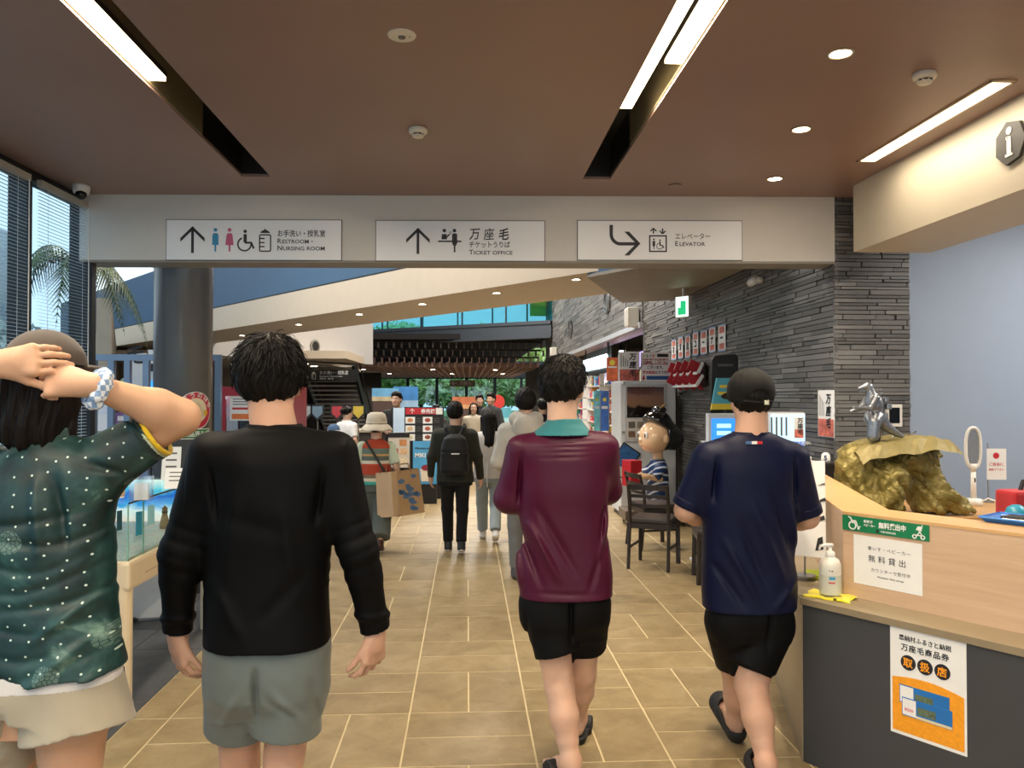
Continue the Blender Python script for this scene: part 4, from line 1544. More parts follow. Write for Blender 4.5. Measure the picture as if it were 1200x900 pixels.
def hand_sdf(F, w, f, n, thumb_side, s=1.0, curl=(0.35, 0.5, 0.4), spread=0.06, thumb=(0.7, 0.25), curls=None, tight=1.0):
 w, f, n = Vector(w), Vector(f).normalized(), Vector(n)
 n = (n - f * n.dot(f)).normalized()
 sd = f.cross(n).normalized() * thumb_side
 offs = [o * tight for o in (0.034, 0.0115, -0.0115, -0.033)]
 lens = (0.074, 0.082, 0.076, 0.060)
 for i in range(4):
  base = w + f * (0.088 - 0.004 * abs(i - 1)) * s + sd * offs[i] * s
  F.cap(w + sd * offs[i] * 0.55 * s + f * 0.012 * s, base, 0.0155 * s, 0.0125 * s, 0.016)
 F.cap(w - f * 0.03 * s, w + f * 0.04 * s, 0.026 * s, 0.026 * s, 0.02)
 for i in range(4):
  p = w + f * (0.088 - 0.004 * abs(i - 1)) * s + sd * offs[i] * s
  a = 0.0
  cc = curls[i] if curls else curl
  fd = (f + sd * spread * (1.5 - i)).normalized()
  r = 0.0090 * s if i < 3 else 0.0078 * s
  for j, fr in enumerate((0.45, 0.31, 0.24)):
   a += cc[j]
   d = fd * math.cos(a) + n * math.sin(a)
   q = p + d * lens[i] * fr * s
   F.cap(p, q, r, r * 0.9, 0.003 if j == 0 else 0.004)
   p, r = q, r * 0.9
 p = w + f * 0.028 * s + sd * 0.024 * s
 d = (f * math.cos(thumb[0]) + sd * math.sin(thumb[0]) + n * 0.35).normalized()
 q = p + d * 0.042 * s
 F.cap(p, q, 0.0155 * s, 0.0115 * s, 0.014)
 d2 = (d + n * thumb[1] + f * 0.3).normalized()
 F.cap(q, q + d2 * 0.034 * s, 0.0112 * s, 0.009 * s, 0.004)
 q2 = q + d2 * 0.034 * s
 F.cap(q2, q2 + (d2 + n * 0.15).normalized() * 0.024 * s, 0.0092 * s, 0.0078 * s, 0.003)
def leg_sdf(F, hip, knee, ankle, s=1.0, fat=1.0):
 hip, knee, ankle = v3(hip), v3(knee), v3(ankle)
 F.cap(hip, knee, 0.086 * s * fat, 0.058 * s * fat, 0.04)
 F.cap(knee, ankle, 0.052 * s * fat, 0.036 * s, 0.03)
 d = ankle - knee
 bk = v3((0, -1, 0))
 F.cap(knee + d * 0.16 + bk * 0.012 * s, knee + d * 0.42 + bk * 0.014 * s, 0.05 * s * fat, 0.052 * s * fat, 0.035)
 F.cap(knee + d * 0.42 + bk * 0.012 * s, knee + d * 0.72 + bk * 0.004, 0.05 * s * fat, 0.036 * s, 0.03)
 for q in (-1, 1):       # ankle bones
  F.ell(ankle + v3((q * 0.03 * s, 0.004, 0.004)), (0.012, 0.014, 0.014), 0.015)
  F.cap(knee + v3((q * 0.026 * s * fat, -0.042 * s, 0.05)), knee + v3((q * 0.03 * s * fat, -0.035 * s, -0.02)), 0.012, 0.012, 0.02)  # tendons behind the knee
def foot_sdf(F, ankle, yaw=0.0, pitch=0.0, s=1.0):
 M = np.array(Euler((pitch, 0, yaw), 'XYZ').to_matrix())
 a = v3(ankle)
 def T(x, y, z):
  return a + M @ np.array((x, y, z)) * s
 F.cap(T(0, 0, 0), T(0, -0.03, -0.052), 0.036 * s, 0.030 * s, 0.03)
 F.cap(T(0, 0.01, -0.03), T(0, 0.12, -0.058), 0.036 * s, 0.026 * s, 0.03)
 F.cap(T(-0.02, 0.12, -0.062), T(0.024, 0.12, -0.062), 0.020 * s, 0.020 * s, 0.03)
 for i, (x, y, r) in enumerate(((-0.032, 0.178, 0.0125), (-0.012, 0.186, 0.0095), (0.005, 0.180, 0.009), (0.021, 0.171, 0.0085), (0.035, 0.158, 0.008))):
  F.cap(T(x * 0.85, 0.13, -0.064), T(x, y, -0.07), r * s * 1.1, r * s, 0.006)
def arm_sdf(F, sh, el, wr, s=1.0, fat=1.0):
 sh, el, wr = v3(sh), v3(el), v3(wr)
 F.cap(sh, el, 0.052 * s * fat, 0.041 * s * fat, 0.03)
 m = el + (wr - el) * 0.28
 F.cap(el, m, 0.041 * s * fat, 0.044 * s * fat, 0.03)
 F.cap(m, wr, 0.044 * s * fat, 0.027 * s, 0.03)
# ================================================================== FOUR PEOPLE WALKING IN FRONT
class Loc:
 def __init__(self, u0, y0):
  p = at_y(u0, 464, y0)
  self.o = Vector((p.x, y0, 0))
 def __call__(self, u, v, dy=0.0):
  p = at_y(u, v, self.o.y + dy)
  return v3((p.x - self.o.x, dy, p.z))
 def keys(self, rows):
  out = []
  for (v, ul, ur, b, cy) in rows:
   a, c = self(ul, v, cy), self(ur, v, cy)
   out.append((float(a[2] + c[2]) / 2, float(a[0] + c[0]) / 2, cy, float(c[0] - a[0]) / 2, b))
  return out
def box_of(pts, m):
 P = np.array(pts)
 return P.min(0) - m, P.max(0) + m
VOX = 0.0055
def region(F, *caps):
 g = F.like()
 for (a, b, r, fl) in caps:
  g.cap(a, b, r, r, 0, flat=fl)
 return g
VOX = 0.0045
# ------------------------------------------------------------------ man in the black long-sleeved shirt
L = Loc(313, 2.5)
t = thing('person', 'man with short black hair in black long-sleeved shirt and grey shorts seen from behind', 'person', L.o)
hd = L(317, 446, 0.03)
Mh = basis(0.05, -0.08)
sh = {'l': L(249, 534), 'r': L(393, 532)}
el = {'l': L(210, 648, -0.03), 'r': L(421, 646, -0.03)}
wr = {'l': L(208, 742, 0.02), 'r': L(440, 740, 0.02)}
hip = {'l': L(279, 770), 'r': L(350, 770)}
kn = {'l': L(281, 889, 0.10), 'r': L(333, 884, 0.02)}
an = {'l': v3((kn['l'][0] + 0.01, 0.17, 0.085)), 'r': v3((kn['r'][0] - 0.01, -0.10, 0.10))}
F = Field((-0.48, -0.34, 0.0), (0.48, 0.48, 1.86), VOX)
head_sdf(F, hd, Mh, 1.06, L(322, 508, -0.01), 0.064)
F.loft(L.keys([(515, 268, 372, 0.07, 0), (530, 248, 394, 0.095, 0), (600, 246, 382, 0.1, 0), (700, 250, 378, 0.1, 0), (790, 256, 376, 0.10, 0)]), 0.03)
for q in 'lr':
 arm_sdf(F, sh[q], el[q], wr[q], 1.0)
 leg_sdf(F, hip[q], kn[q], an[q], 1.05, 0.98)
 foot_sdf(F, an[q], 0.15 if q == 'l' else -0.15, 0.0)
hand_sdf(F, wr['l'], (0.12, -0.05, -1), (0.75, 0.6, 0.05), 1, 1.06, curls=((0.55, 0.75, 0.4), (0.45, 0.65, 0.4), (0.4, 0.6, 0.4), (0.3, 0.45, 0.3)), spread=0.13, thumb=(0.5, 0.3), tight=1.1)
hand_sdf(F, wr['r'], (-0.06, -0.02, -1), (-0.8, 0.55, 0.05), -1, 1.04, curls=((0.4, 0.55, 0.4), (0.45, 0.65, 0.4), (0.5, 0.7, 0.4), (0.55, 0.75, 0.4)), spread=0.12, thumb=(0.5, 0.3), tight=1.1)
BODY = F
F.build('body', SKIN, t)
face_parts(t, hd, Mh, 1.06, HAIR)
short_hair(t, hd, Mh, 1.06, HAIR, 0.0045, 1.10, 3, locks=1600, lock_len=0.05)
M_BLK = cloth_mat('black_jersey', '#070709', 0.6, 0.0, spec=0.12)
F = Field((-0.48, -0.3, 0.70), (0.48, 0.36, 1.58), VOX)
tor = L.keys([(497, 298, 348, 0.065, -0.005), (502, 284, 362, 0.085, -0.005), (510, 262, 380, 0.10, 0), (522, 246, 395, 0.115, 0), (545, 242, 396, 0.13, 0), (600, 241, 390, 0.135, 0), (650, 240, 387, 0.13, 0), (700, 240, 386, 0.135, 0), (752, 240, 388, 0.150, 0)])
F.loft(tor, 0.02, 2.3)
for q in 'lr':
 F.cap(sh[q], el[q], 0.074, 0.056, 0.06)
 F.cap(el[q], wr[q] + (el[q] - wr[q]) * 0.04, 0.057, 0.043, 0.03, flat='b')
F.cover(BODY, 0.010, region(F, *[(sh[q], el[q], 0.11, None) for q in 'lr'], *[(el[q], wr[q] + (el[q] - wr[q]) * 0.04, 0.11, 'b') for q in 'lr']))
sgn = {'l': -1, 'r': 1}
def folds(x, y, z):
 r = 0.004 * wob(x, y, z * 0.35, 16, 4)
 for q in 'lr':
  for i in range(5):
   zz = el[q][2] + 0.09 - 0.045 * i
   r = r + 0.0028 * np.exp(-((z - zz - 0.35 * (x - el[q][0]) * sgn[q]) / 0.011) ** 2) * np.exp(-((x - el[q][0]) / 0.09) ** 2)
  r = r + ridge((sh[q][0] - sgn[q] * 0.02, sh[q][2] - 0.02), (sh[q][0] - sgn[q] * 0.05, sh[q][2] - 0.22), 0.012, 0.008, x, y, z)
  r = r - 0.004 * np.exp(-((z - wr[q][2] - 0.055) / 0.012) ** 2) * (np.abs(x) > 0.22)
 for (a, b, w, m) in (((-0.05, 1.38), (-0.09, 1.05), 0.02, -0.006), ((0.07, 1.35), (0.12, 0.98), 0.022, -0.006), ((-0.14, 1.1), (-0.02, 0.9), 0.02, -0.006), ((0.15, 1.12), (0.0, 0.95), 0.022, 0.005), ((-0.12, 1.28), (0.12, 1.22), 0.03, 0.004)):
  r = r + ridge(a, b, w, m, x, y, z)
 return r
F.warp(folds)
F.build('shirt', M_BLK, t)
F = Field(L(322, 500) - 0.13, L(322, 500) + 0.13, 0.004)
c = L(322, 499, -0.005)
F.loft([(c[2] - 0.022, c[0], c[1], 0.094, 0.082), (c[2] + 0.006, c[0], c[1], 0.082, 0.072)], 0)
F.loft([(c[2] - 0.05, c[0], c[1], 0.066, 0.06), (c[2] + 0.05, c[0], c[1], 0.066, 0.06)], 0, op='d')
F.build('collar', M_BLK, t)
M_GSH = cloth_mat('grey_nylon_shorts', '#67706e', 0.5, 0.1, 1200, 0.05, 0.45, 0.08)
F = Field((-0.3, -0.26, 0.50), (0.3, 0.34, 0.95), VOX)
F.loft([(0.93, 0.005, 0, 0.155, 0.115), (0.80, 0.005, 0, 0.178, 0.130), (0.73, 0.005, 0.01, 0.186, 0.132), (0.65, 0.005, 0.02, 0.15, 0.08)], 0.02)
F.cap(hip['l'] + v3((0.008, 0.0, 0.03)), kn['l'] + v3((0.0, -0.01, 0.115)), 0.104, 0.106, 0.03, flat='b')
F.cap(hip['r'] + v3((-0.01, 0.0, 0.03)), kn['r'] + v3((0.006, -0.01, 0.085)), 0.104, 0.110, 0.03, flat='b')
F.cover(BODY, 0.010, region(F, (hip['l'] + v3((0, 0, 0.12)), kn['l'] + v3((0.0, -0.01, 0.115)), 0.105, 'ab'), (hip['r'] + v3((0, 0, 0.12)), kn['r'] + v3((0.006, -0.01, 0.085)), 0.105, 'ab')))
def folds2(x, y, z):
 r = 0.003 * wob(x, y, z, 18, 9)
 for (a, b, w, m) in (((0.03, 0.78), (0.16, 0.62), 0.014, -0.006), ((0.02, 0.74), (0.13, 0.66), 0.012, 0.005), ((-0.03, 0.78), (-0.13, 0.62), 0.014, -0.006), ((0.15, 0.8), (0.17, 0.58), 0.012, 0.006), ((-0.002, 0.84), (-0.002, 0.66), 0.009, 0.016)):
  r = r + ridge(a, b, w, m, x, y, z)
 return r
F.warp(folds2)
F.build('shorts', M_GSH, t)
def sneaker(parent, ankle, yaw, mat, sole, pitch=0.0, s=1.0, h=0.006):
 a = Vector([float(x) for x in ankle])
 R_ = Matrix.Translation(a) @ Euler((pitch, 0, yaw), 'XYZ').to_matrix().to_4x4()
 F = Field((-0.09, -0.12, -0.14), (0.09, 0.26, 0.08), h)
 F.cap((0, -0.035, -0.05), (0, -0.02, 0.0), 0.042 * s, 0.044 * s, 0.02)
 F.cap((0, -0.03, -0.055), (0, 0.16, -0.06), 0.04 * s, 0.042 * s, 0.03)
 F.cap((0, 0.0, 0.0), (0, 0.1, -0.045), 0.042 * s, 0.036 * s, 0.03)
 F.cut(lambda X, Y, Z: -0.075 * s - Z + 0 * X)
 F.ell((0, -0.005, 0.04), (0.034, 0.04, 0.04), 0.01, 'd')
 me = F.mesh('shoe', mat)
 me.transform(R_)
 o = link('shoe', me, parent)
 mb = MB(sole)
 out = [(0.036 * math.sin(2 * PI * k / 24) * (1.0 + 0.18 * math.cos(2 * PI * k / 24)) * 1.08, 0.063 + 0.145 * math.cos(2 * PI * k / 24)) for k in range(24)]
 mb.prism([(x * s, y * s) for x, y in out][::-1], -0.086 * s, -0.066 * s)
 q = mb.mesh('sole')
 q.transform(R_)
 link('sole', q, o)
 return o
for q in 'lr':
 sneaker(t, an[q], 0.1, cloth_mat('white_shoe', '#d8d6d2', 0.6), PAPER)
# ------------------------------------------------------------------ person in the green patterned polo, hands behind the head
L = Loc(42, 2.2)
t = thing('person', 'person in dark green dotted polo and beige shorts with both hands raised behind the head', 'person', L.o)
hd = L(56, 449, 0.03)
Mh = basis(0.12, 0.0)
shr, elr, wrr = L(112, 548), L(212, 489, 0.02), L(107, 452, -0.13)
shl, ell_, wrl = L(-30, 548), L(-130, 470, 0.0), L(-2, 427, -0.16)
hip = {'l': L(8, 810), 'r': L(84, 810)}
kn = {'l': L(6, 925, 0.10), 'r': L(84, 930, -0.02)}
an = {'l': v3((kn['l'][0], 0.12, 0.085)), 'r': v3((kn['r'][0], -0.08, 0.085))}
VOX = 0.0045
F = Field((-0.52, -0.36, 0.0), (0.55, 0.36, 1.83), VOX)
head_sdf(F, hd, Mh, 1.02, L(54, 530, -0.005), 0.056)
F.loft(L.keys([(590, 10, 95, 0.07, 0), (612, -25, 118, 0.095, 0), (700, -30, 118, 0.1, 0), (800, -36, 125, 0.115, 0), (850, -34, 122, 0.10, 0)]), 0.03)
arm_sdf(F, shr, elr, wrr, 1.06, 1.05)
arm_sdf(F, shl, ell_, wrl, 1.06, 1.05)
for q in 'lr':
 leg_sdf(F, hip[q], kn[q], an[q], 1.04, 1.12)
 foot_sdf(F, an[q], 0.0)
hand_sdf(F, wrr + v3((-0.012, -0.01, 0.004)), (-1, -0.02, 0.10), (0.05, 0.75, -0.30), -1, 0.98, curls=((0.55, 1.1, 0.7), (0.65, 1.2, 0.8), (0.75, 1.2, 0.8), (0.8, 1.2, 0.8)), thumb=(0.5, 0.4))
hand_sdf(F, wrl, (1, 0.02, 0.14), (0.0, 0.95, -0.2), -1, 1.04, curls=((0.34, 0.5, 0.4), (0.28, 0.5, 0.4), (0.24, 0.45, 0.35), (0.2, 0.45, 0.35)), spread=-0.02, thumb=(0.6, 0.1), tight=0.92)
BODY = F
F.build('body', skin_mat('skin_warm', '#cda284'), t)
face_parts(t, hd, Mh, 1.02, HAIR)
F = Field(hd + v3((-0.17, -0.19, -0.23)), hd + v3((0.17, 0.15, 0.16)), 0.0048)
F.ell(hd + v3((0.0, -0.016, 0.03)), (0.088, 0.104, 0.098), 0)
F.cap(hd + v3((0.0, -0.045, 0.0)), hd + v3((-0.005, -0.05, -0.105)), 0.088, 0.080, 0.04)
F.cap(hd + v3((-0.062, -0.01, -0.01)), hd + v3((-0.068, -0.02, -0.15)), 0.035, 0.030, 0.03)
F.cap(hd + v3((0.062, -0.01, -0.01)), hd + v3((0.055, -0.03, -0.145)), 0.035, 0.032, 0.03)
F.cap(hd + v3((-0.075, -0.05, -0.13)), hd + v3((-0.01, -0.09, -0.155)), 0.03, 0.022, 0.03)
F.cap(hd + v3((0.0, -0.06, -0.1)), hd + v3((0.045, -0.075, -0.168)), 0.05, 0.02, 0.03)
F.cut(lambda X, Y, Z: (Y - hd[1] - 0.035) - 0.5 * np.maximum(Z - hd[2] - 0.05, 0) + 0 * X, 0.02)
F.warp(lambda x, y, z: 0.003 * np.sin((x - hd[0]) * 330 + 4 * np.sin(z * 14)) + 0.004 * np.sin((x - hd[0]) * 120 + 6 * np.sin(z * 9 + 1)) + 0.003 * wob(x, y, z * 0.3, 60, 2))
F.build('hair', hair_mat('dark_brown_hair', '#16100d'), t)
M_CAPG = cloth_mat('taupe_cap', '#4b423b', 0.8, 0.2)
F = Field(hd + v3((-0.16, -0.17, -0.03)), hd + v3((0.16, 0.30, 0.19)), 0.0048)
F.ell(hd + v3((0.0, -0.012, 0.048)), (0.098, 0.116, 0.098), 0)
F.cut(lambda X, Y, Z: (hd[2] + 0.048 - 0.25 * (Y - hd[1]) * 0) - Z + 0 * X + 0 * Y)
F.ell(hd + v3((0.0, 0.13, 0.045)), (0.085, 0.10, 0.012), 0.01)
F.ell(hd + v3((0.03, -0.12, 0.045)), (0.045, 0.06, 0.038), 0.004, 'd')
capo = F.build('cap', M_CAPG, t)
MB(BLACKP).tube([hd + v3((-0.02, -0.112, 0.066)), hd + v3((0.02, -0.124, 0.083)), hd + v3((0.06, -0.108, 0.074)), hd + v3((0.085, -0.085, 0.052))], 0.006, 6).build('cap_strap', capo)
F = Field(wrr - 0.10, wrr + 0.10, 0.004)
ax_ = (elr - wrr) / np.linalg.norm(elr - wrr)
cs = wrr + ax_ * 0.018
e1 = np.cross(ax_, (0, 1, 0))
e1 /= np.linalg.norm(e1)
e2 = np.cross(ax_, e1)
for k in range(26):
 a = 2 * PI * k / 26
 rr = 0.040 + 0.004 * math.sin(k * 2.7)
 F.ell(cs + (e1 * math.cos(a) + e2 * math.sin(a)) * rr + ax_ * 0.007 * math.sin(k * 2.1), (0.013 + 0.004 * math.sin(k * 3.3), 0.013, 0.016), 0.006)
kk = NT('blue_white_check')
vv = kk.coord('Object', (70, 70, 70))
ch = kk.n('ShaderNodeTexChecker')
kk.l(vv, ch.inputs['Vector'])
ch.inputs['Scale'].default_value = 1.0
ch.inputs['Color1'].default_value = (*srgb('#dfe6ee'), 1)
ch.inputs['Color2'].default_value = (*srgb('#7f9cc4'), 1)
kk.base(ch.outputs['Color'])
kk.set(Roughness=0.8)
F.build('scrunchie', kk.m, t)
kg = NT('green_printed_jersey')
vg = kg.coord('Object')
blot = kg.ramp(kg.noise(vg, 5.5, 6, 0.62, 0.8), [(0.36, srgb('#0d2223')), (0.5, srgb('#17393a')), (0.60, srgb('#2a504e')), (0.70, srgb('#6d8d82'))])
spg = kg.n('ShaderNodeSeparateXYZ')
kg.l(vg, spg.inputs[0])
cbg = kg.n('ShaderNodeCombineXYZ')
kg.l(spg.outputs['X'], cbg.inputs[0])
kg.l(spg.outputs['Z'], cbg.inputs[1])
vg2 = cbg.outputs[0]
vo = kg.n('ShaderNodeTexVoronoi', feature='F1', voronoi_dimensions='2D')
vo.inputs['Scale'].default_value = 24
vo.inputs['Randomness'].default_value = 0.45
kg.l(vg2, vo.inputs['Vector'])
dots = kg.math('LESS_THAN', vo.outputs['Distance'], 0.068)
col = kg.mix(dots, blot, srgb('#c9dcd4'))
vo2 = kg.n('ShaderNodeTexVoronoi', feature='F1', voronoi_dimensions='2D')
vo2.inputs['Scale'].default_value = 4.2
kg.l(vg2, vo2.inputs['Vector'])
medal = kg.math('LESS_THAN', vo2.outputs['Distance'], 0.125)
vo3 = kg.n('ShaderNodeTexVoronoi', feature='DISTANCE_TO_EDGE', voronoi_dimensions='2D')
vo3.inputs['Scale'].default_value = 95
kg.l(vg2, vo3.inputs['Vector'])
lace = kg.math('MULTIPLY', kg.math('MULTIPLY', medal, kg.math('GREATER_THAN', vo3.outputs['Distance'], 0.10)), 0.22)
kg.base(kg.mix(lace, col, srgb('#a9c9bb')))
kg.set(Roughness=0.48)
kg.bump(kg.noise(vg, 500, 2), 0.08, 0.002)
M_GREEN = kg.m
F = Field((-0.52, -0.3, 0.72), (0.5, 0.3, 1.56), VOX)
F.loft(L.keys([(516, 30, 84, 0.055, -0.01), (530, 14, 100, 0.08, -0.01), (548, -10, 117, 0.10, -0.005), (566, -28, 126, 0.118, 0), (600, -38, 130, 0.128, 0), (640, -40, 131, 0.128, 0), (690, -42, 132, 0.125, 0), (735, -46, 138, 0.130, 0), (782, -52, 146, 0.142, 0)]), 0.02, 2.3)
F.cap(shr + v3((-0.02, 0, -0.02)), shr + (elr - shr) * 0.66, 0.088, 0.066, 0.05, flat='b')
F.cap(shl + v3((0.02, 0, -0.02)), shl + (ell_ - shl) * 0.66, 0.088, 0.066, 0.05, flat='b')
F.cover(BODY, 0.010, region(F, (shr, shr + (elr - shr) * 0.66, 0.13, 'b'), (shl, shl + (ell_ - shl) * 0.66, 0.13, 'b')))
def folds3(x, y, z):
 r = 0.004 * wob(x, y, z, 14, 12)
 for i in range(9):      # swags hanging between the raised shoulders
  zc = 1.36 - i * 0.055
  sag = zc - 0.06 + 0.42 * (x - 0.03) ** 2 * 4
  r = r + (0.0075 - 0.0004 * i) * np.exp(-((z - sag - 0.01 * np.sin(x * 17 + i * 1.7)) / 0.012) ** 2) * np.exp(-((x - 0.02 - 0.05 * math.sin(i * 2.1)) / 0.15) ** 2)
 for (a, b, w, m) in (((0.10, 1.44), (0.13, 1.22), 0.014, 0.010), ((0.06, 1.44), (0.08, 1.2), 0.014, -0.008), ((-0.08, 1.42), (-0.1, 1.2), 0.014, 0.009), ((0.2, 1.02), (0.02, 0.86), 0.016, -0.008), ((0.21, 1.12), (0.05, 1.0), 0.014, -0.008), ((0.22, 0.92), (0.08, 0.82), 0.014, -0.006), ((-0.1, 0.98), (0.05, 0.86), 0.014, 0.007), ((0.16, 1.46), (0.26, 1.42), 0.012, 0.008)):
  r = r + ridge(a, b, w, m, x, y, z)
 return r
F.warp(folds3)
F.build('polo_shirt', M_GREEN, t)
c = L(54, 520, -0.005)
F = Field(c - 0.15, c + 0.15, 0.0048)
F.loft([(c[2] - 0.045, c[0], c[1], 0.106, 0.092), (c[2] - 0.01, c[0], c[1], 0.082, 0.074), (c[2] + 0.025, c[0], c[1], 0.070, 0.064)], 0)
F.loft([(c[2] - 0.09, c[0], c[1], 0.058, 0.055), (c[2] + 0.09, c[0], c[1], 0.062, 0.058)], 0, op='d')
F.build('collar', cloth_mat('green_collar', '#24443f', 0.7), t)
M_YEL = cloth_mat('yellow_trim', '#d9b522', 0.7)
M_DGR = cloth_mat('dark_green_trim', '#1b2e2b', 0.7)
for (s_, e_, nm) in ((shr, elr, 'r'), (shl, ell_, 'l')):
 for (a, b, mt, rr) in ((0.58, 0.64, M_DGR, 0.073), (0.64, 0.67, cloth_mat('pale_trim', '#b9c2a4', 0.7), 0.073), (0.67, 0.72, M_YEL, 0.0735)):
  F = Field(np.minimum(s_, e_) - 0.1, np.maximum(s_, e_) + 0.1, 0.0048)
  F.cap(s_ + (e_ - s_) * a, s_ + (e_ - s_) * b, rr, rr, 0, flat='ab')
  F.cap(s_ + (e_ - s_) * (a - .3), s_ + (e_ - s_) * (b + .3), rr - 0.012, rr - 0.012, 0, 'd')
  F.build('sleeve_band', mt, t)
F = Field((-0.3, -0.24, 0.68), (0.3, 0.24, 0.92), VOX)
ks_ = L.keys([(760, -44, 138, 0.132, 0), (797, -46, 140, 0.136, 0)])
F.loft(ks_, 0, 2.3)
F.warp(lambda x, y, z: 0.003 * wob(x, y, z, 20, 5))
F.build('undershirt', cloth_mat('white_cotton', '#d9d6d4', 0.8), t)
M_BEI = cloth_mat('beige_cotton', '#a89f8c', 0.85, 0.3, 900, 0.05)
F = Field((-0.36, -0.28, 0.46), (0.36, 0.34, 0.88), VOX)
zt = float(L(40, 770)[2])
F.loft([(zt + 0.02, 0.0, 0, 0.20, 0.125), (zt - 0.06, 0.0, 0, 0.215, 0.14), (zt - 0.13, 0.0, 0.005, 0.225, 0.145)], 0.02)
F.cap(hip['l'] + v3((-0.01, 0, 0.02)), kn['l'] + v3((-0.02, -0.02, 0.17)), 0.115, 0.132, 0.03, flat='b')
F.cap(hip['r'] + v3((0.01, 0, 0.02)), v3((hip['r'][0] + 0.03, -0.02, kn['r'][2] + 0.165)), 0.115, 0.142, 0.03, flat='b')
F.cover(BODY, 0.012, region(F, (hip['l'] + v3((0, 0, 0.05)), kn['l'] + v3((-0.02, -0.02, 0.17)), 0.16, 'ab'), (hip['r'] + v3((0, 0, 0.05)), kn['r'] + v3((0.03, 0.0, 0.175)), 0.14, 'ab')))
def folds4(x, y, z):
 r = 0.004 * wob(x, y, z, 15, 7)
 for (a, b, w, m) in (((-0.005, 0.84), (-0.005, 0.62), 0.011, 0.022), ((-0.02, 0.72), (-0.12, 0.62), 0.014, -0.008), ((0.0, 0.74), (0.12, 0.66), 0.014, 0.006), ((0.02, 0.70), (0.2, 0.60), 0.016, -0.007), ((-0.09, 0.8), (-0.14, 0.6), 0.015, 0.007), ((0.16, 0.8), (0.21, 0.6), 0.014, 0.006)):
  r = r + ridge(a, b, w, m, x, y, z)
 return r
F.warp(folds4)
F.build('shorts', M_BEI, t)
for q in 'lr':
 sneaker(t, an[q], 0.0, cloth_mat('white_shoe', '#d8d6d2', 0.6), PAPER)
VOX = 0.0055
# ------------------------------------------------------------------ man in the purple shirt
L = Loc(660, 3.5)
t = thing('person', 'man in purple jersey shirt with teal collar and black shorts with arms folded in front', 'person', L.o)
hd = L(660, 454, 0.03)
Mh = basis(-0.42, -0.03)
sh = {'l': L(612, 530), 'r': L(706, 526)}
el = {'l': L(596, 584, 0.04), 'r': L(712, 574, 0.10)}
wr = {'l': L(640, 575, 0.27), 'r': L(665, 565, 0.25)}
hip = {'l': L(642, 712), 'r': L(684, 712)}
kn = {'l': L(655, 800, -0.04), 'r': L(682, 786, 0.10)}
an = {'l': v3((float(L(668, 890, -0.15)[0]), -0.17, 0.10)), 'r': v3((float(L(676, 850, 0.3)[0]), 0.27, 0.11))}
F = Field((-0.42, -0.42, 0.0), (0.42, 0.60, 1.84), VOX)
head_sdf(F, hd, Mh, 1.06, L(659, 508, -0.01), 0.062)
F.loft(L.keys([(512, 630, 690, 0.07, 0), (526, 610, 706, 0.095, 0), (580, 616, 702, 0.1, 0), (660, 616, 706, 0.1, 0), (722, 624, 702, 0.095, 0)]), 0.03)
for q in 'lr':
 arm_sdf(F, sh[q], el[q], wr[q], 1.0)
 leg_sdf(F, hip[q], kn[q], an[q], 1.06, 1.02)
foot_sdf(F, an['l'], 0.35, 0.0)
foot_sdf(F, an['r'], -0.25, 0.0)
hand_sdf(F, wr['l'], (1, 0.0, 0.1), (0, -0.8, 0.2), 1, 1.0, (0.3, 0.3, 0.2))
hand_sdf(F, wr['r'], (-1, 0.1, 0.1), (0, -0.8, 0.2), -1, 1.0, (0.3, 0.3, 0.2))
BODY = F
F.build('body', SKIN_L, t)
face_parts(t, hd, Mh, 1.06, HAIR)
short_hair(t, hd, Mh, 1.06, HAIR, 0.0048, 1.10, 8, locks=1200, lock_len=0.04, line=([-0.2, -0.07, -0.035, -0.012, 0.012, 0.03, 0.055, 0.085, 0.2], [-0.072, -0.066, -0.045, 0.02, 0.02, -0.02, 0.03, 0.05, 0.055]))
M_PUR = cloth_mat('purple_jersey', '#460d2a', 0.42, 0.0, 900, 0.05, 0.28, 0.05)
F = Field((-0.38, -0.28, 0.66), (0.38, 0.40, 1.56), VOX)
F.loft(L.keys([(500, 640, 680, 0.06, -0.005), (505, 630, 692, 0.08, -0.005), (512, 614, 705, 0.10, 0), (520, 606, 712, 0.118, 0), (540, 607, 715, 0.132, 0), (570, 608, 713, 0.135, 0), (600, 610, 711, 0.13, 0), (635, 611, 712, 0.128, 0), (675, 609, 717, 0.132, 0), (697, 609, 717, 0.140, 0)]), 0.02, 2.35)
for q in 'lr':
 F.cap(sh[q], el[q], 0.074, 0.062, 0.05)
 F.cap(el[q], wr[q] + (el[q] - wr[q]) * 0.1, 0.062, 0.045, 0.03, flat='b')
F.cover(BODY, 0.010, region(F, *[(sh[q], el[q], 0.11, None) for q in 'lr'], *[(el[q], wr[q] + (el[q] - wr[q]) * 0.1, 0.11, 'b') for q in 'lr']))
